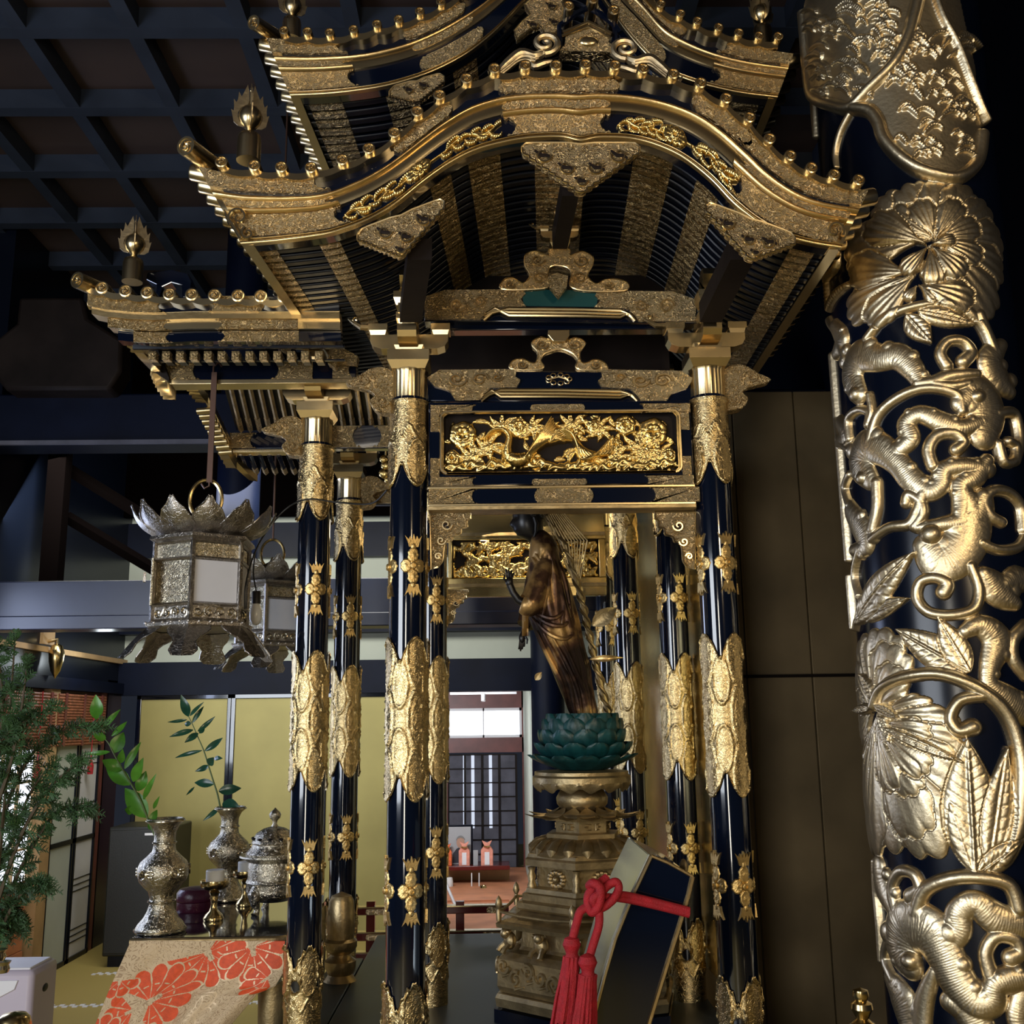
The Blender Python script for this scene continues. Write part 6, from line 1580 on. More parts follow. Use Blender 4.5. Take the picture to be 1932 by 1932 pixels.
for k in range(12):
    m = MB()
    a = R(-12)+k*PI/6; rr = lot(142 if k % 2 == 0 else 124); c = Vector((pcx+rr*math.sin(a), SY-rr*math.cos(a), zt_(1768)))
    # crouching lions: body, head, mane and a raised paw
    M_ = M4(c, rz=a); m.ball((0, 0, 0), .026, 10, (1, .8, 1.1), M_); m.ball((.004, -.018, .024), .017, 10, (1, 1, 1), M_)
    for q in range(5): m.ball((.018*math.cos(q*1.2), -.014+.01*math.sin(q*1.2), .03), .007, 6, (1, 1, 1), M_)
    m.tube([M_ @ Vector(v) for v in ((-.015, -.012, -.01), (-.022, -.026, -.022), (-.02, -.034, -.034))], [.009, .008, .009], 6)
    m.tube([M_ @ Vector(v) for v in ((.015, -.012, -.01), (.02, -.026, -.022), (.022, -.034, -.034))], [.009, .008, .009], 6)
    rel(pd, m, 'carved_lion', 'gold_dull')
hexr('cloud_base', [(160, 1862), (166, 1850), (164, 1800), (150, 1788), (130, 1786)], smooth=False)
m = MB()
for k in range(6):
    a = R(-12)+PI/6+k*PI/3; M_ = M4((pcx, SY, 0), rz=a); rr = lot(164)*math.cos(PI/6)
    for q in range(6):
        cx = -.13+.052*q; cz = zt_(1822)+.018*math.cos(q*2.6)
        m.tube([M_ @ Vector((cx+x, -rr-.004, cz+z_)) for x, z_ in spiral(0, 0, .026, 1.2, q, 1 if q % 2 else -1, 16)], [.008*(1-.4*i/16) for i in range(17)], 6)
        m.tube([M_ @ Vector(v) for v in ((cx-.03, -rr-.003, cz+.01), (cx, -rr-.003, cz-.03), (cx+.035, -rr-.003, cz-.02))], [.003, .007, .003], 6)
rel(pd, m, 'cloud_carving', 'gold_dull')
hexr('foot_slab', [(150, 1892), (168, 1888), (170, 1872), (166, 1864), (150, 1862)], smooth=False)
zz_ = zt_(1892)
tag(MB().lathe([(lot(172), ZB+.001), (lot(172), zz_-.001)], 6, M4((pcx, SY, 0), rz=R(-12)-PI/2)).build('pedestal_plinth', 'lacquer', smooth=False), 'plain black hexagonal plinth beneath the gilt pedestal', 'plinth')

# ================================================================== BLACK LACQUERED BOX WITH A RED CORD
def b3(x, y): return 850+x/1.928, 930+y/1.928
bx = empty('lacquer_box', P(1150, 1932, 2.75), 'faceted black lacquered box with silver side and gold edges, tied with a red cord', 'box')
ol = [(730, 1320), (790, 1345), (845, 1375), (880, 1395), (866, 1460), (830, 1580), (780, 1740), (720, 1932), (690, 2035), (490, 2035), (530, 1880), (560, 1760), (600, 1620), (660, 1470)]
olp = [b3(*p) for p in ol]
def at_(p, Y): return P(*p, Y)
q = [P(*p, 2.6) for p in olp]
rel(bx, MB().prism([(p.x, p.z) for p in q], 2.6, 3.0), 'body', 'lacquer', smooth=False, bevel=.004)
m = MB(); loop = [Vector((p.x, 2.598, p.z)) for p in q]
m.tube(loop[:1]+loop[13:9:-1], .005, 6); rel(bx, m, 'gold_front_edge', 'gold_smooth')
m = MB().tube(loop[3:9], .006, 6); m.tube(loop[0:4], .004, 6); rel(bx, m, 'gold_back_edge', 'gold')
# silver side plate follows the left edge in depth
lef = [q[0]]+q[13:8:-1]; rows = [[(p.x-.003, 2.605, p.z+.002), (p.x-.003, 2.985, p.z+.002)] for p in lef]
rows2 = [[(p[0]-.004, p[1], p[2]) for p in r] for r in rows]
m = MB(); m.grid([[a_, b_, (b_[0]-.004, b_[1], b_[2]), (a_[0]-.004, a_[1], a_[2])] for a_, b_ in rows], closed=True)
rel(bx, m, 'silver_side', 'silver_lacquer', angle=50)
# scalloped dark gold lining on the right
m = MB()
for i in range(12):
    t = i/11; p = q[3].lerp(q[7], t); m.ball((p.x+.006, 2.75, p.z), .022, 8, (.5, 1, 1))
rel(bx, m, 'scalloped_lining', 'gold_dull')

cd = empty('tasselled_rope', P(1140, 1690, 2.57), 'red braided cord knotted round the black box, with two long tassels', 'cord')
def cp_(x, y, Y=2.575): return P(*b3(x, y), Y)
m = MB()
m.tube([Vector(v) for v in spline([cp_(868, 1532, 2.58), cp_(760, 1505, 2.575), cp_(650, 1480, 2.565), cp_(570, 1470, 2.55), cp_(530, 1470, 2.54)], 6)], .009, 10)
m.tube([Vector(v) for v in spline([cp_(868, 1520, 2.58), cp_(760, 1492, 2.575), cp_(650, 1466, 2.565), cp_(600, 1462, 2.55)], 6)], .009, 10)
m.tube([Vector(v) for v in spline([cp_(530, 1500, 2.53), cp_(560, 1440, 2.54), cp_(600, 1415, 2.54), cp_(612, 1440, 2.54), cp_(590, 1480, 2.53), cp_(545, 1510, 2.53), cp_(520, 1480, 2.52), cp_(540, 1460, 2.52)], 6)], .010, 10)
m.tube([Vector(v) for v in spline([cp_(505, 1430, 2.55), cp_(520, 1420, 2.53), cp_(545, 1440, 2.52), cp_(540, 1500, 2.52), cp_(515, 1525, 2.53), cp_(500, 1490, 2.54), cp_(510, 1450, 2.54), cp_(570, 1400, 2.56)], 6)], .011, 10)
m.tube([Vector(v) for v in spline([cp_(515, 1500, 2.54), cp_(475, 1520, 2.54), cp_(460, 1560, 2.54), cp_(445, 1620, 2.54)], 6)], .010, 10)
m.tube([Vector(v) for v in spline([cp_(540, 1510, 2.53), cp_(540, 1570, 2.52), cp_(520, 1640, 2.52), cp_(505, 1690, 2.52)], 6)], .010, 10)
rel(cd, m, 'braided_cord', 'red_cord')
def tassel(x, y, yb, Y, w):
    m = MB(); a_, b_ = cp_(x, y, Y), cp_(x-18, yb, Y); L = (b_-a_).length
    m.lathe([(.004, 0), (w*.55, -.006), (w*.72, -.02), (w*.5, -.034), (w*.46, -.04), (w*.62, -.05)], 16, M4(a_))
    rnd = random.Random(int(x))
    for k in range(46):
        an = 2*PI*k/46*1.0; r0 = w*rnd.uniform(.35, .58); r1 = w*rnd.uniform(.5, 1.05)
        m.tube([a_+Vector((r0*math.cos(an), r0*math.sin(an), -.045)), a_+Vector((r1*.85*math.cos(an)-.01, r1*.85*math.sin(an), -.045-L*.45)), a_+Vector((r1*math.cos(an)-.018, r1*math.sin(an), -L*rnd.uniform(.94, 1.02)))], .0042, 4)
    return m
rel(cd, tassel(440, 1610, 1930, 2.54, .030), 'tassel', 'red_cord'); rel(cd, tassel(498, 1675, 2010, 2.51, .031), 'tassel', 'red_cord')
# brass finial at the lower right
p = P(1628, 1932, 2.6)
m = MB().lathe([(.035, -.12), (.035, -.01), (.030, 0), (.014, .012), (.020, .024), (.026, .034), (.024, .046), (.014, .052), (.019, .062), (.017, .074), (.0001, .080)], 28, M4(p))
tag(m.build('brass_finial', 'brass'), 'small turned brass finial poking up at the bottom, left of the big column', 'finial')
# ================================================================== ALTAR TABLE AND WHAT STANDS ON IT
TY0, TY1 = 3.7, 4.62
ta = P(246, 1770, TY0); tb = P(548, 1768, TY0); TZ = ta.z
tbl = empty('altar_table', (ta.x, TY0, 0), 'altar table with a glossy black top, under the orange brocade cloth', 'table')
xr = tb.x+.005
outl = [(ta.x, TY0), (xr-.06, TY0), (xr-.02, TY0+.02), (xr, TY0+.06), (xr, TY1), (ta.x, TY1)]
m = MB(); n_ = len(outl); vs = [(x, y, TZ-.022) for x, y in outl]+[(x, y, TZ) for x, y in outl]
m.add(vs, [tuple(reversed(range(n_))), tuple(range(n_, 2*n_))]+[(i, (i+1) % n_, (i+1) % n_+n_, i+n_) for i in range(n_)])
rel(tbl, m, 'table_top', 'lacquer', smooth=False, bevel=.003)
m = MB().tube([(ta.x, TY0-.002, TZ-.011), (xr-.06, TY0-.002, TZ-.011), (xr-.02, TY0+.018, TZ-.011), (xr+.002, TY0+.06, TZ-.011)], .010, 6); rel(tbl, m, 'gilt_edge', 'gold_dull')
for (x, y) in ((ta.x+.06, TY0+.07), (xr-.07, TY0+.07), (ta.x+.06, TY1-.07), (xr-.07, TY1-.07)):
    prof = [(.045, 0), (.05, .05), (.03, .12), (.035, .35), (.05, .55), (.055, TZ-.1), (.05, TZ-.022)]
    rel(tbl, MB().lathe(prof, 12, M4((x, y, 0))), 'leg', 'gold_dull')
rel(tbl, MB().bb((ta.x+.03, TY0+.05, TZ-.12), (xr-.03, TY0+.08, TZ-.022)), 'apron', 'gold_wall')

# brocade cloth with woven orange flowers
TL = [(246, 1774), (290, 1775), (350, 1776), (420, 1776), (480, 1775), (528, 1772)]
def cloth_pt(u, v):
    """u across 0..1, v down 0..1"""
    lx = interp([(0, 247), (.4, 208), (.75, 178), (1, 160)], v); ly = 1775+215*v
    rx = interp([(0, 538), (.25, 537), (.38, 522), (.5, 488), (.75, 440), (1, 425)], v); ry = interp([(0, 1775), (.25, 1832), (.38, 1858), (.5, 1872), (.75, 1930), (1, 1990)], v)
    x = lx+(rx-lx)*u; y = ly+(ry-ly)*u
    d = .035*math.sin(u*9+.6)*v+.02*math.sin(u*21+v*2)*v - .12*v*(1-u)
    p = P(x, y, TY0-.012); return Vector((p.x, TY0-.014-max(-.005, .05*v+d*.8), p.z))
NU, NV = 300, 210
vs = []; fs = []; uv = []
for j in range(NV+1):
    for i in range(NU+1): vs.append(tuple(cloth_pt(i/NU, j/NV)))
for j in range(NV):
    for i in range(NU): a = j*(NU+1)+i; fs.append((a, a+NU+1, a+NU+2, a+1))
me = bpy.data.meshes.new('tablecloth'); me.from_pydata(vs, [], fs)
for nm in ('brocade', 'brocade_red', 'brocade_thread'): me.materials.append(MATS[nm])
U, V = np.meshgrid((np.arange(NU)+.5)/NU, (np.arange(NV)+.5)/NV); U = U*1.36; MI = np.zeros(U.shape, int)
def flower(cx, cy, R0, ang, arc, n):
    dx, dy = U-cx, V-cy; r = np.hypot(dx, dy); th = (np.arctan2(dy, dx)-ang+PI) % (2*PI)-PI
    seg = np.abs(np.sin(th*n/2)); rm = R0*(.72+.28*seg**.5)
    ins = (np.abs(th) < arc) & (r < rm) & (r > R0*.10)
    MI[ins] = 1
    MI[ins & ((seg < .16+.05*np.sin(r*60)) | (np.abs(r-R0*.5) < .006) & (seg > .7))] = 2
    MI[(np.abs(th) < arc) & (r > rm) & (r < rm+.016)] = 2
    core = (np.abs(dx*math.cos(ang)+dy*math.sin(ang)) < R0*.26) & (np.abs(-dx*math.sin(ang)+dy*math.cos(ang)) < R0*.07); MI[core] = 0
for a in ((.70, .10, .33, .9, 2.0, 14), (1.08, .05, .30, 1.3, 1.7, 12), (.42, .55, .36, -.7, 2.1, 14), (.30, .62, .26, 2.6, 1.2, 9), (.52, .98, .24, .5, 2.4, 12), (.06, .35, .16, 1.4, 1.6, 8), (1.26, .30, .20, 2.3, 1.4, 9), (.08, .85, .2, -1.2, 1.8, 9)): flower(*a)
# cloud lines in pale thread
for (cx, cy, r) in ((.30, .16, .10), (.40, .14, .08), (.50, .20, .09), (.80, .60, .12), (.92, .55, .09), (1.0, .66, .10), (.88, .78, .12), (.2, .1, .07)):
    d = np.hypot(U-cx, V-cy); MI[(MI == 0) & ((np.abs(d-r) < .006) | (np.abs(d-r*.62) < .004))] = 2
me.polygons.foreach_set('material_index', MI.flatten().astype(np.int32)); me.update(); me.shade_smooth()
uvl = me.uv_layers.new(name='UVMap')
li = np.array([l.vertex_index for l in me.loops]); uvl.data.foreach_set('uv', np.stack([(li % (NU+1))/NU*1.36, (li//(NU+1))/NV], 1).flatten().astype(np.float32))
o = bpy.data.objects.new('tablecloth', me); C.objects.link(o); s_ = o.modifiers.new('solid', 'SOLIDIFY'); s_.thickness = .003
tag(o, 'orange and gold flowered brocade cloth hanging down the front of the altar table', 'tablecloth')
m = MB(); m.grid([[tuple(P(x, y, TY0+.03+.03*k)) for k in range(3)] for x, y in ((533, 1776), (536, 1810), (530, 1840), (515, 1862))])
rows = []
for (x, y) in ((530, 1776), (532, 1806), (528, 1836), (512, 1860)): rows.append([tuple(P(x, y, TY0+.01)), tuple(P(x+14, y-4, TY0+.03)), tuple(P(x+30, y-14, TY0+.08))])
mw = MB(); mw.grid(rows); o = mw.build('white_cloth', 'plaster'); s_ = o.modifiers.new('solid', 'SOLIDIFY'); s_.thickness = .003
tag(o, 'white under-cloth showing at the right corner of the altar table', 'cloth')

def onTab(px, Y): p = P(px, 1700, Y); return Vector((p.x, Y, TZ))
VP_ = [(.001, 0), (.082, 0), (.086, .006), (.082, .018), (.078, .022), (.074, .030), (.058, .048), (.046, .070), (.040, .092), (.041, .098), (.044, .102), (.040, .106), (.040, .112), (.047, .135), (.062, .148), (.078, .166), (.086, .190), (.087, .210), (.078, .232), (.058, .250), (.040, .268), (.036, .290), (.038, .294), (.037, .300), (.035, .306), (.036, .330), (.046, .352), (.058, .362), (.064, .366), (.064, .376), (.058, .378), (.052, .372), (.03, .33), (.001, .32)]
def vase(px, Y, lab):
    o = empty('flower_vase', onTab(px, Y), lab, 'vase', 'silvery flower vases')
    m = MB().lathe(VP_, 56, lob=lambda a, i: 1+(.018*math.cos(18*a) if 4 <= i <= 8 or 11 <= i <= 13 or 22 <= i <= 26 else 0))
    m.build('vase_body', 'silver_chased', o, angle=60)
    m = MB()
    for z_, r in ((.010, .086), (.102, .0445), (.296, .0385), (.370, .0645)): MB().tube([(r*math.cos(a), r*math.sin(a), z_) for a in [2*PI*k/40 for k in range(42)]], .0035, 6).build('ring', 'silver_brass', o)
    m = MB()
    for k in range(5):
        a = 2*PI*k/5+.4
        for (rr, n_) in ((.022, 16),):
            m.tube([(.0885*math.cos(a+q[0]/.088), .0885*math.sin(a+q[0]/.088), .200+q[1]) for q in spiral(0, 0, rr, 1.5, k, 1, n_)], .0032, 5)
        for j in range(6):
            b_ = a+.35+.10*math.cos(j*1.05); m.ball((.0865*math.cos(b_), .0865*math.sin(b_), .200+.012*math.sin(j*1.05)), .0055, 6)
    m.build('embossed_flowers', 'silver_brass', o)
    return o
v1 = vase(305, 3.80, 'silvery embossed flower vase at the front left corner of the altar table')
v2 = vase(428, 4.45, 'silvery embossed flower vase farther back on the altar table, before the gold doors'); v2.scale = (.97, .97, .97)

def branch(nm, stem_px, Y, leaves, lab, crop, mats):
    ox, oy, k = crop
    def q(x, y, dy=0): return P(ox+x/k, oy+y/k, Y+dy)
    base = q(*stem_px[0]); o = empty(nm, base, lab, 'branch', 'evergreen branches in the vases')
    m = MB(); s_ = spline([tuple(q(*p)) for p in stem_px], 6); m.tube(s_, [.0042*(1-.6*i/len(s_)) for i in range(len(s_))], 6); rel(o, m, 'stem', 'stem')
    for i, (bx_, by_, tx_, ty_, w_, mt) in enumerate(leaves):
        dz = (-.03 if i % 2 else .02); b_ = q(bx_, by_); t_ = q(tx_, ty_, dz)
        rel(o, leafmb(b_, t_, w_/k*Y/FPX*.5, (.2, -1, .2), 8, .10*(1 if i % 3 else -.6)), 'leaf', mats[mt])
K5 = (140, 1290, 1932/340)
branch('evergreen_branch', [(870, 1640), (790, 1450), (720, 1270), (620, 1090), (520, 920), (430, 760), (370, 640), (300, 560), (250, 470)], 3.80,
    [(240, 380, 232, 118, 135, 0), (270, 465, 10, 455, 70, 1), (320, 460, 495, 275, 60, 1), (400, 560, 565, 405, 60, 1), (420, 740, 530, 520, 150, 0), (340, 590, 195, 540, 90, 1), (380, 730, 100, 750, 50, 1), (500, 850, 520, 700, 80, 0), (540, 910, 715, 625, 80, 1),
     (510, 915, 300, 820, 130, 0), (600, 1080, 340, 890, 150, 0), (630, 1050, 740, 795, 110, 1), (680, 1150, 770, 935, 120, 0), (740, 1240, 880, 965, 60, 0), (780, 1430, 545, 1120, 190, 0), (640, 1360, 545, 1350, 90, 0), (810, 1500, 890, 1350, 80, 0), (850, 1340, 915, 1205, 40, 1), (840, 1560, 800, 1480, 70, 1)],
    'glossy green evergreen branch in the front left vase', K5, ['leaf_green', 'leaf_green'])
branch('evergreen_branch', [(1575, 1380), (1540, 1200), (1490, 1040), (1440, 880), (1390, 720), (1330, 580), (1260, 420), (1225, 350)], 4.45,
    [(1225, 350, 1145, 118, 95, 0), (1240, 345, 1390, 195, 40, 0), (1265, 420, 1390, 240, 50, 0), (1210, 385, 1000, 412, 36, 0), (1250, 430, 1185, 430, 60, 0), (1275, 495, 1020, 570, 60, 0), (1325, 510, 1510, 350, 50, 0), (1330, 530, 1185, 630, 70, 1), (1340, 530, 1400, 475, 50, 1), (1400, 720, 1590, 580, 70, 0),
     (1370, 715, 1080, 795, 45, 0), (1440, 870, 1495, 790, 90, 0), (1440, 880, 1295, 940, 60, 1), (1500, 800, 1590, 800, 50, 0), (1495, 1075, 1290, 1060, 90, 0), (1290, 1105, 1200, 1195, 26, 1), (1550, 1150, 1790, 1120, 110, 0), (1590, 1280, 1785, 1340, 130, 0), (1555, 1330, 1380, 1470, 50, 1)],
    'slender darker evergreen branch in the vase farther back', K5, ['leaf_dark', 'leaf_dark'])

def candlestick(px, Y, lab, s=1.0):
    o = empty('candle_stand', onTab(px, Y), lab, 'candle holder', 'brass candle holders'); o.scale = (s, s, s)
    MB().lathe([(.035, 0), (.037, .008), (.034, .014), (.030, .022), (.016, .034), (.011, .05), (.012, .066), (.016, .078), (.014, .084), (.018, .092), (.020, .098), (.014, .104), (.034, .108), (.048, .116), (.052, .130), (.051, .140), (.047, .140), (.045, .128), (.001, .122)], 32).build('holder', 'brass', o, angle=45)
    MB().lathe([(.033, .122), (.033, .165), (.034, .172), (.031, .176), (.001, .172)], 28, lob=lambda a, i: 1+.02*math.sin(7*a)*(i > 1)).build('candle', 'candle_wax', o)
    return o
candlestick(404, 4.0, 'brass candle holder with a short white candle, in the middle of the altar table')
candlestick(462, 4.30, 'brass candle holder with white candle partly behind the incense burner', .95)
o = empty('round_box', onTab(369, 4.22), 'round purple-red lacquer box with lid, between the front vase and the candle holder', 'box')
MB().lathe([(.068, 0), (.070, .004), (.070, .034), (.066, .036)], 40).build('box_base', 'purple_lacquer', o, angle=40)
MB().lathe([(.070, .036), (.072, .040), (.071, .066), (.060, .080), (.030, .086), (.001, .088)], 40).build('box_lid', 'purple_lacquer', o, angle=40)
o = empty('incense_burner', onTab(514, 4.15), 'silvery lidded incense burner on three feet, cut off by the leftmost post', 'incense burner')
m = MB().lathe([(.001, .042), (.060, .042), (.092, .058), (.100, .082), (.098, .104), (.102, .112), (.098, .120), (.094, .124), (.096, .170), (.092, .184), (.112, .196), (.128, .204), (.126, .210), (.100, .210), (.001, .205)], 48)
m.build('bowl', 'silver_chased', o, angle=45)
m = MB().lathe([(.104, .208), (.106, .216), (.096, .228), (.084, .240), (.082, .250), (.086, .254), (.080, .266), (.066, .290), (.040, .306), (.016, .312)], 48, lob=lambda a, i: 1+(.02*math.sin(12*a) if 6 <= i <= 8 else 0)).lathe([(.016, .310), (.008, .322), (.010, .334), (.020, .344), (.023, .356), (.018, .366), (.008, .374), (.001, .382)], 24)
m.build('pierced_lid', 'silver_chased', o, angle=45)
m = MB()
for k in range(12):
    a = 2*PI*k/12; m.ball((.080*math.cos(a), .080*math.sin(a), .270), .009, 6, (1, 1, .6))
m.build('lid_piercings', 'dark_wood', o)
for k in range(3):
    a = -PI/2-.55+2*PI*k/3; ca, sa = math.cos(a), math.sin(a)
    m = MB().tube([(.078*ca, .078*sa, .090), (.098*ca, .098*sa, .070), (.092*ca, .092*sa, .045), (.080*ca, .080*sa, .022), (.086*ca, .086*sa, .006), (.092*ca, .092*sa, 0)], [.026, .026, .018, .011, .013, .016], 12)
    m.build('foot', 'silver_chased', o)

# ================================================================== SPEAKER
sp0 = P(205, 1795, 7.45); spk = empty('loudspeaker', (P(198, 1700, 7.3).x, 7.3, 0), 'large black floor-standing loudspeaker in front of the left gold door', 'loudspeaker')
w_ = P(322, 1700, 7.3).x-P(198, 1700, 7.3).x; ht = P(260, 1560, 7.3).z
MB().bb((0, 0, .07), (w_, .42, ht)).build('cabinet', 'speaker_black', spk, bevel=.01)
MB().bb((.01, -.012, .09), (w_-.01, 0, ht-.02)).build('grille', 'speaker_black', spk, bevel=.004)
MB().bb((w_*.56, -.016, ht-.055), (w_*.70, -.012, ht-.040)).build('badge', 'label_white', spk)
MB().bb((.03, .03, 0), (w_-.03, .40, .07)).build('plinth', 'lacquer_matt', spk)

# ================================================================== LANTERNS
def lantern(c, s, rz, lab, sidefold=True, glow=False):
    """hexagonal hanging metal lantern, origin at the bottom ring; unit: metres for the large one"""
    o = empty('hanging_lantern', c, lab, 'lantern', 'hexagonal hanging lanterns', rz); o.scale = (s, s, s)
    R0 = .155
    def hexp(r, z_): return [(r*math.cos(PI/6+k*PI/3), r*math.sin(PI/6+k*PI/3), z_) for k in range(6)]
    def hexl(prof): return MB().lathe(prof, 6, M4(rz=PI/6))
    hexl([(.165, -.004), (.172, 0), (.172, .010), (.160, .014)]).build('base_ring', 'lantern_metal', o, smooth=False)
    m = MB()
    for k in range(6):
        a = PI/6+k*PI/3; b_ = a+PI/3
        for (z0, z1) in ((.012, .020), (.062, .070), (.205, .213), (.258, .270)):
            m.tube([(R0*math.cos(a), R0*math.sin(a), (z0+z1)/2), (R0*math.cos(b_), R0*math.sin(b_), (z0+z1)/2)], .006, 4)
        m.tube([(R0*math.cos(a), R0*math.sin(a), .012), (R0*math.cos(a), R0*math.sin(a), .268)], .008, 4)
        for q in range(5):
            p0 = Vector((.172*math.cos(a), .172*math.sin(a), .010)).lerp(Vector((.172*math.cos(b_), .172*math.sin(b_), .010)), q/5); m.ball(p0, .005, 6)
    m.build('frame', 'lantern_metal', o)
    ap = R0*math.cos(PI/6); hw = R0*.5
    for k in range(6):
        a = k*PI/3; M_ = M4(rz=a-PI/2+PI)   # face normal at angle a + pi/2 after the turn
        g = MB().bb((-hw+.006, -ap+.004, .018), (hw-.006, -ap+.008, .064)); g.v = [tuple(M_ @ Vector(v)) for v in g.v]; g.build('lower_panel', 'lantern_metal', o, smooth=False)
        t_ = MB()
        for q in range(4):
            cx = -hw+.025+q*(2*hw-.05)/3; t_.tube([M_ @ Vector((cx+x, -ap+.001, .041+z_)) for x, z_ in spiral(0, 0, .017, 1.2, q*1.7, 1 if q % 2 else -1, 14)], .0032, 5)
        t_.build('lower_scrolls', 'silver_brass', o)
        g = MB().bb((-hw+.006, -ap+.004, .214), (hw-.006, -ap+.008, .258)); g.v = [tuple(M_ @ Vector(v)) for v in g.v]; g.build('upper_panel', 'silver_chased', o, smooth=False)
        g = MB().bb((-hw+.008, -ap+.003, .070), (hw-.008, -ap+.006, .205)); g.v = [tuple(M_ @ Vector(v)) for v in g.v]
        g.build('pane' if k % 2 == 0 or True else 'pane', 'paper' if k in (0, 1, 3, 5) else 'silver_chased', o, smooth=False)
        # upturned roof petal and splayed leg
        for Mq in (M4(rz=a-PI/2+PI-PI/12), M4(rz=a-PI/2+PI+PI/12)):
          rows = []
          for j in range(9):
            t = j/8; ww = .052*math.sin(PI*(.22+.70*t))**.8*(1 if t < .7 else (1-(t-.7)*2.4)); y = -(.11+.115*t+.02*math.sin(t*3)); z_ = .285+.015*t+.058*t*t
            rows.append([Mq @ Vector((ww*q*(1+.06*math.sin(j*2.4)), y, z_+.012*abs(q)+.02*t*t)) for q in (-1, -.5, 0, .5, 1)])
          g = MB(); g.grid(rows); g.grid([[p+Vector((0, 0, .004)) for p in r] for r in rows])
          g.tube([r[0] for r in rows]+[r[-1] for r in reversed(rows)], .003, 5)
          g.build('roof_petal', 'lantern_metal', o)
        M2 = M4(rz=a+PI/6-PI/2+PI); rows2 = []
        for sg in (-1, 1):
            rows2 = []
            for j in range(8):
                t = j/7; wl_ = .060*(1-.55*t)+.010*math.sin(t*9); y0 = .165+.085*t**.8; z_ = -.004-.095*t
                base = Vector((0, -y0, z_)); out = M4(rz=sg*PI/6) @ Vector((0, 0, 0))
                d = Vector((sg*wl_, wl_*.42, .002)); rows2.append([M2 @ base, M2 @ (base+d*.5), M2 @ (base+d)])
            g = MB(); g.grid(rows2); g.grid([[p+Vector((0, 0, -.003)) for p in r] for r in rows2]); g.tube([r[-1] for r in rows2], .0028, 5)
            g.build('splayed_leg', 'lantern_metal', o)
    hexl([(.16, .268), (.175, .276), (.172, .286), (.10, .305), (.045, .325), (.035, .330)]).build('roof', 'lantern_metal', o, smooth=False)
    MB().lathe([(.040, .322), (.042, .334), (.034, .342), (.040, .350), (.046, .362), (.040, .374), (.020, .384), (.010, .392), (.006, .402), (.001, .412)], 24).build('knob', 'brass', o)
    MB().tube([(.052*math.cos(a), 0, .425+.066*math.sin(a)) for a in [2*PI*k/28-PI/2 for k in range(29)]], .0062, 8).build('ring_handle', 'brass', o)
    if sidefold:
        g = MB().bb((-.07, -.004, 0), (.07, .004, .150)); g.v = [tuple(M4((-.142, -.055, .062), rz=R(-78)) @ Vector(v)) for v in g.v]; d_ = g.build('open_door', 'silver_chased', o, smooth=False, bevel=.002)
        g = MB().bb((-.02, -.012, .08), (.0, -.004, .11)); g.v = [tuple(M4((-.155, -.075, .062), rz=R(-78)) @ Vector(v)) for v in g.v]; g.build('latch', 'lantern_metal', d_)
    return o
c = P(377, 1186, 3.35); L1 = lantern(c, 1.0, R(4), 'large hexagonal metal lantern hanging nearest, left of the posts')
c = P(508, 1222, 4.3); L2 = lantern(c, .92, R(4), 'smaller hexagonal metal lantern hanging behind the large one, beside a light bulb', False)
a, b_ = P(405, 703, 3.34), P(401, 912, 3.34); zr = L1.location.z+.49
rows = [[(a.x-.012, 3.35, a.z), (a.x+.012, 3.35, a.z)], [(a.x-.012, 3.35, zr), (a.x+.012, 3.35, zr)]]
m = MB().bb((a.x-.009, 3.335, zr-.01), (a.x+.009, 3.341, a.z)).tube([(a.x-.004, 3.338, a.z-.01), (a.x-.004, 3.338, a.z+.02), (a.x+.012, 3.338, a.z+.035), (a.x+.024, 3.338, a.z+.02)], .0035, 6).tube([(a.x, 3.338, zr), (a.x, 3.338, zr-.022), (a.x-.015, 3.338, zr-.030), (a.x-.026, 3.338, zr-.014)], .0035, 6)
tag(m.build('lantern_strap', 'copper_strap', smooth=False), 'long brown metal strap with hooks carrying the nearer lantern', 'hook')
x2 = L2.location.x; z2 = L2.location.z+.49*.92; a = P(512, 860, 4.3)
tag(MB().tube([(x2, 4.3, z2), (x2, 4.3, CEIL+.03)], .0045, 6).build('lantern_hook', 'copper_strap'), 'thin rod carrying the lantern farther back', 'hook')
m = MB().tube([Vector(v) for v in spline([P(462, 1150, 3.3), P(464, 1100, 3.3), P(482, 1040, 3.4), P(505, 1000, 3.45), P(540, 960, 3.46), P(580, 942, 3.42), P(640, 948, 3.42), P(700, 950, 3.3), P(730, 925, 3.2)], 8)], .0028, 6)
m.tube([Vector(v) for v in spline([P(482, 1040, 3.4), P(478, 1080, 3.5), P(484, 1118, 3.5)], 6)], .0028, 6)
tag(m.build('lamp_cable', 'cable_black'), 'thin black cable looping from the lanterns across the left posts', 'cable')
p = P(484, 1122, 3.5); o = empty('light_bulb', p, 'small unlit white bulb hanging on a black cable between the two lanterns', 'light bulb')
MB().lathe([(.012, .012), (.015, .008), (.015, -.03), (.012, -.032)], 16).build('socket', 'cable_black', o)
MB().lathe([(.012, -.030), (.017, -.045), (.021, -.065), (.020, -.085), (.012, -.100), (.001, -.104)], 20).build('glass_bulb', 'bulb_glass', o)

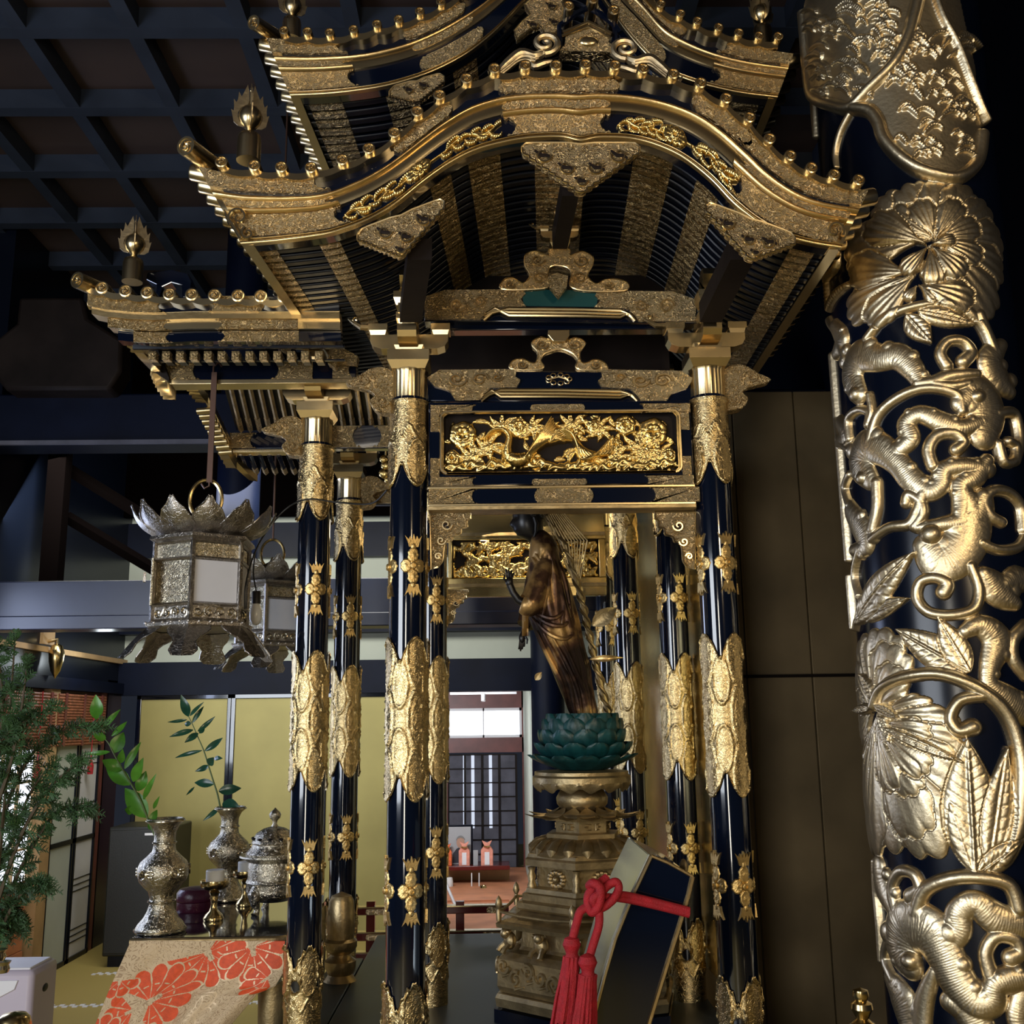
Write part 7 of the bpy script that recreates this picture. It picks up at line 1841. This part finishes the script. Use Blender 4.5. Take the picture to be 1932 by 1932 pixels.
# ================================================================== CEDAR
def cedar():
    rnd = random.Random(11); Y = 3.35
    def q(x, y, d=0): return P(x, y, Y+d)
    o = empty('cedar_branches', q(-10, 1932), 'feathery dark green cedar branches filling the left edge', 'plant')
    br = MB(); fo = MB()
    mains = [([(-30, 1900), (-10, 1700), (10, 1500), (18, 1350), (28, 1215)], 0), ([(-20, 1650), (20, 1500), (70, 1410), (120, 1378), (182, 1368)], .05), ([(-20, 1750), (30, 1600), (70, 1520), (110, 1470), (148, 1440)], -.03),
             ([(-25, 1800), (20, 1680), (60, 1600), (110, 1530), (158, 1524)], .02), ([(-30, 1850), (0, 1760), (30, 1700), (60, 1670), (78, 1668)], .0), ([(-30, 1600), (-5, 1450), (5, 1330), (-5, 1225)], .04),
             ([(-20, 1560), (20, 1440), (40, 1340), (50, 1262)], -.04), ([(-30, 1700), (20, 1590), (55, 1500), (90, 1450)], .08), ([(-30, 1820), (-5, 1740), (20, 1725), (34, 1740)], .03), ([(-40, 1500), (0, 1400), (50, 1360), (90, 1340)], -.06)]
    def spray(p, d, L, depth):
        """flat fern-like spray of scale leaves"""
        n = max(3, int(L/.010)); side = Vector((d.z, rnd.uniform(-.3, .3), -d.x)).normalized(); pts = []
        for i in range(n+1):
            t = i/n; pts.append(p+d*(L*t)+Vector((0, 0, -L*.35*t*t)))
        fo.tube([pts[0], pts[n//2], pts[-1]], [.0016, .0013, .0005], 3)
        for i in range(1, n):
            for sg in (-1, 1):
                l = L*.42*(1-i/n)+.008; dd = (d*.75+side*sg*.8+Vector((0, rnd.uniform(-.3, .3), rnd.uniform(-.2, .2)))).normalized()
                a_ = pts[i]; b2 = a_+dd*l; fo.tube([a_, a_.lerp(b2, .5)+Vector((0, 0, .001)), b2], [.0013, .0022, .0006], 3)
                if l > .022:
                    for k in (.4, .7):
                        for s2 in (-1, 1):
                            c0 = a_.lerp(b2, k); d2 = (dd+side*s2*.8).normalized(); fo.tube([c0, c0+d2*l*.38], [.0016, .0006], 3)
    for pts, dz in mains:
        s_ = [Vector(v) for v in spline([tuple(q(x, y, dz)) for x, y in pts], 9)]; N = len(s_)
        br.tube(s_, [.0065*(1-.8*i/N)+.001 for i in range(N)], 5)
        for i in range(5, N, 1):
            d0 = (s_[min(i+1, N-1)]-s_[i-1]).normalized()
            for k in range(2):
                dd = (d0+Vector((rnd.uniform(-1, 1), rnd.uniform(-.9, .9), rnd.uniform(-.8, .7)))).normalized()
                spray(s_[i], dd, rnd.uniform(.04, .10)*(1-.35*i/N), 0)
        spray(s_[-1], (s_[-1]-s_[-3]).normalized(), .07, 0)
    rel(o, br, 'branches', 'twig'); rel(o, fo, 'foliage', 'cedar_leaf', smooth=False)
cedar()
m = MB()
for (x, y) in ((-4, 1812), (3, 1835)): m.lathe([(.018, 0), (.022, .01), (.018, .02), (.024, .03)], 16, M4(P(x, y, 3.2)))
tag(m.build('vase_rim', 'silver_brass'), 'sliver of a silvery vase rim at the left edge, above the heater', 'vase')

# ================================================================== HEATER at lower left
h0_ = P(62, 1850, 3.9); HW = .60; zt2 = P(30, 1832, 3.9).z
ht_ = empty('fan_heater', (h0_.x-HW, 3.9, 0), 'pale lilac household heater with rounded control panel, in the lower left corner', 'heater')
MB().bb((0, 0, .02), (HW, .22, zt2)).build('casing', 'white_plastic', ht_, bevel=.02)
MB().bb((.02, .02, zt2-.005), (HW-.02, .2, zt2+.006)).build('top_lid', 'label_white', ht_, bevel=.004)
m = MB().prism([(HW-.36, zt2-.03), (HW-.05, zt2-.03), (HW-.06, zt2-.06), (HW-.12, zt2-.09), (HW-.22, zt2-.105), (HW-.36, zt2-.10)], -.006, .002); m.build('control_panel', 'label_white', ht_, bevel=.002)
MB().bb((HW-.34, -.008, zt2-.062), (HW-.20, -.005, zt2-.042)).build('display', 'lcd_green', ht_)
for i in range(5): MB().lathe([(.007, 0), (.007, .003), (.001, .004)], 12, M4((HW-.32+i*.04, -.005, zt2-.080), rx=PI/2)).build('button', ['orange_cloth', 'white_plastic', 'white_plastic', 'orange_cloth', 'white_plastic'][i], ht_)
m = MB()
for i in range(10): m.bb((.05, -.004, zt2-.24-i*.028), (HW-.04, .0, zt2-.226-i*.028))
m.build('air_grille', 'speaker_black', ht_)
MB().ball((HW, .11, zt2-.08), .02, 12, (.2, 1.2, .7)).build('hand_hold', 'speaker_black', ht_)
p = P(26, 1934, 3.0); tag(MB().lathe([(.05, -.05), (.045, .0), (.040, .018), (.030, .028), (.001, .034)], 24, M4(p)).build('brass_dome', 'brass'), 'domed brass knob at the very bottom of the left corner', 'knob')

# wall lamp on the dark beam at the left
p = P(90, 1222, 6.7); wlp = empty('wall_lamp', (XW+.02, 6.75, 2.02), 'small brass and glass wall lamp on the dark beam above the blinds', 'lamp')
MB().lathe([(.02, .06), (.035, .05), (.05, .0), (.045, -.05), (.03, -.11), (.012, -.14), (.001, -.16)], 16, M4((.06, 0, 0))).build('lamp_glass', 'brass', wlp)
MB().tube([(0, 0, .08), (.06, 0, .09), (.06, 0, .05)], .012, 8).build('lamp_arm', 'gold_smooth', wlp)
MB().bb((-.02, -.08, .06), (.0, .10, .22)).build('wood_mount', 'wood_tan', wlp)
l = bpy.data.lights.new('wall_lamp_light', 'POINT'); l.energy = 2.5; l.color = (.85, .95, 1); l.shadow_soft_size = .05
o = bpy.data.objects.new('wall_lamp_light', l); C.objects.link(o); o.location = (XW+.25, 7.1, 2.0)

# ================================================================== THE FAR ROOM'S LITTLE ALTAR
def fbox(nm, x0, y0, x1, y1, Y, dep, mat, lab, cat, group=None, bevel=.004):
    a, b = P(x0, y1, Y), P(x1, y0, Y); xm = (x0+x1)/2
    z0, z1 = P(xm, y1, Y).z, P(xm, y0, Y).z
    o = empty(nm, ((a.x+b.x)/2, Y, z0), lab, cat, group); w = (b.x-a.x)
    MB().bb((-w/2, 0, 0), (w/2, dep, z1-z0)).build('body', mat, o, bevel=bevel); return o, w, z1-z0
YA = 10.6
zs = P(900, 1634, YA).z
sh = empty('far_altar', (P(900, 1634, YA).x, YA, 0), 'low dark two-tier altar shelf in the far room under the window', 'altar'); L = sh.location
w0, w1 = P(838, 1634, YA).x-L.x, P(962, 1634, YA).x-L.x
MB().bb((w0, 0, zs-.04), (w1, .35, zs)).build('upper_shelf', 'red_lacquer', sh, bevel=.004)
MB().bb((w0, .30, zs-.32), (w1, .35, zs-.04)).build('back_panel', 'wood_tan', sh)
MB().bb((w0, -.25, P(900, 1692, YA-.2).z-.04), (w1+.05, .32, P(900, 1692, YA-.2).z)).build('lower_shelf', 'lacquer_matt', sh, bevel=.004)
MB().bb((w0, -.2, 0), (w1, .3, P(900, 1710, YA).z)).build('base', 'wood_red', sh)
ph, pw, phh = fbox('framed_photo', 842, 1556, 892, 1634, YA+.15, .02, 'lacquer_matt', 'black-framed portrait photograph of a grey-haired man in a suit, in the far room', 'picture')
MB().bb((-pw/2+.02, -.004, .02), (pw/2-.02, 0, phh-.02)).build('photo_paper', 'photo_grey', ph)
MB().prism([(-.07, .03), (.09, .03), (.085, .12), (.05, .17), (.01, .185), (-.03, .165), (-.065, .12)], -.006, -.004).build('suit', 'suit', ph, smooth=False)
MB().prism([(.01+.040*math.cos(a), .225+.055*math.sin(a)) for a in [2*PI*k/20 for k in range(20)]], -.008, -.006).build('face', 'skin', ph, smooth=False)
MB().prism([(.01+.044*math.cos(a), .245+.046*math.sin(a)) for a in [PI*k/12 for k in range(13)]]+[(-.02, .262), (.01, .272), (.04, .262)], -.010, -.008).build('hair', 'hair_grey', ph, smooth=False)
def pouch(x, y0, y1, w, mat, lab):
    p = P(x, y1, YA+.05); o = empty('gift_pouch', p, lab, 'pouch', 'cloth pouches in the far room'); h_ = P(x, y0, YA+.05).z-p.z; w = w*YA/FPX
    MB().prism([(-w/2, 0), (w/2, 0), (w/2, h_*.62), (w*.22, h_*.80), (w*.42, h_), (0, h_*.9), (-w*.42, h_), (-w*.22, h_*.80), (-w/2, h_*.62)], 0, .06).build('cloth', mat, o, bevel=.006)
    MB().bb((-w*.2, -.004, h_*.05), (w*.2, 0, h_*.55)).build('label_slip', 'label_white' if mat == 'pink_cloth' else 'gold', o)
    MB().tube([(-w*.25, -.005, h_*.78), (0, -.02, h_*.76), (w*.25, -.005, h_*.78)], .008, 6).build('tie', 'gold', o)
pouch(843, 1592, 1634, 18, 'orange_cloth', 'orange cloth pouch at the left of the far altar shelf')
pouch(876, 1588, 1634, 20, 'pink_cloth', 'pink cloth pouch with white slip, in front of the framed portrait')
pouch(919, 1586, 1634, 22, 'pink_cloth', 'pink cloth pouch with white slip, right of the framed portrait')
fbox('small_photo', 893, 1604, 902, 1634, YA+.08, .01, 'photo_grey', 'tiny framed picture between the two pink pouches', 'picture')
Yc = YA-.2
for (x, y1, r_, h_, mt, nm, lab, cat) in ((876, 1688, .045, .06, 'orange_cloth', 'offering_box', 'small orange offering box with white top on the lower far shelf', 'box'), (894, 1690, .045, .08, 'verdigris', 'round_pot', 'round green pot in the middle of the lower far shelf', 'pot'), (912, 1690, .035, .10, 'brass', 'gilt_cup', 'gilt footed cup at the right of the lower far shelf', 'cup'),
                                        (872, 1664, .04, .07, 'dark_wood', 'dark_bowl', 'dark footed bowl on the far altar', 'bowl'), (914, 1662, .03, .06, 'red_lacquer', 'red_cup', 'small red lacquer cup on the far altar', 'cup'), (848, 1650, .035, .16, 'candle_wax', 'white_vase', 'pale vase at the left end of the far altar', 'vase')):
    p = P(x, y1, Yc+(.12 if y1 < 1670 else 0)); p.z = P(900, 1692, YA-.2).z+.001
    o = MB().lathe([(r_*.5, 0), (r_*.6, .004), (r_*.4, h_*.2), (r_, h_*.45), (r_*1.02, h_*.75), (r_*.8, h_), (r_*.6, h_), (.001, h_*.6)], 18, M4(p)).build(nm, mt); tag(o, lab, cat)
for (x, lab) in ((890, 'thin white taper candle on the far altar, left one'), (904, 'thin white taper candle on the far altar, right one')):
    p = P(x, 1660, Yc+.1); p.z = P(900, 1692, YA-.2).z+.001; o = empty('taper_candle', p, lab, 'candle', 'taper candles on the far altar'); MB().lathe([(.018, 0), (.006, .02), (.006, .05), (.016, .055)], 10).build('stick', 'brass', o); MB().lathe([(.006, .05), (.005, .20), (.001, .205)], 8).build('candle', 'candle_wax', o)
p0, p1 = P(838, 1660, 9.2), P(886, 1770, 8.9)
o = MB().tube([p0, p1], .014, 5).tube([P(842, 1700, 9.2), P(836, 1760, 9.1)], .010, 5); tag(o.build('folding_stand', 'label_white'), 'pale slanting legs of a folding stand just inside the far room', 'stand')
tag(MB().bb((P(838, 1700, 9.8).x, 9.6, 0), (P(960, 1700, 9.8).x, 9.62, .02)).build('mat_edge', 'wood_orange'), 'orange-brown mat edge on the far room floor', 'mat')
struct('floor_far', MB().bb((-1.5, 8.3, 0), (1.5, 11.8, .004)), 'wood_orange')
o = empty('ceiling_spotlight', P(912, 1310, 9.5), 'tiny white spotlight on the far room ceiling', 'spotlight'); MB().cyl((0, 0, 0), (0, -.02, -.06), .02, 10).build('spot_body', 'label_white', o); MB().bb((-.3, -.01, 0), (.3, .01, .02)).build('track', 'label_white', o)
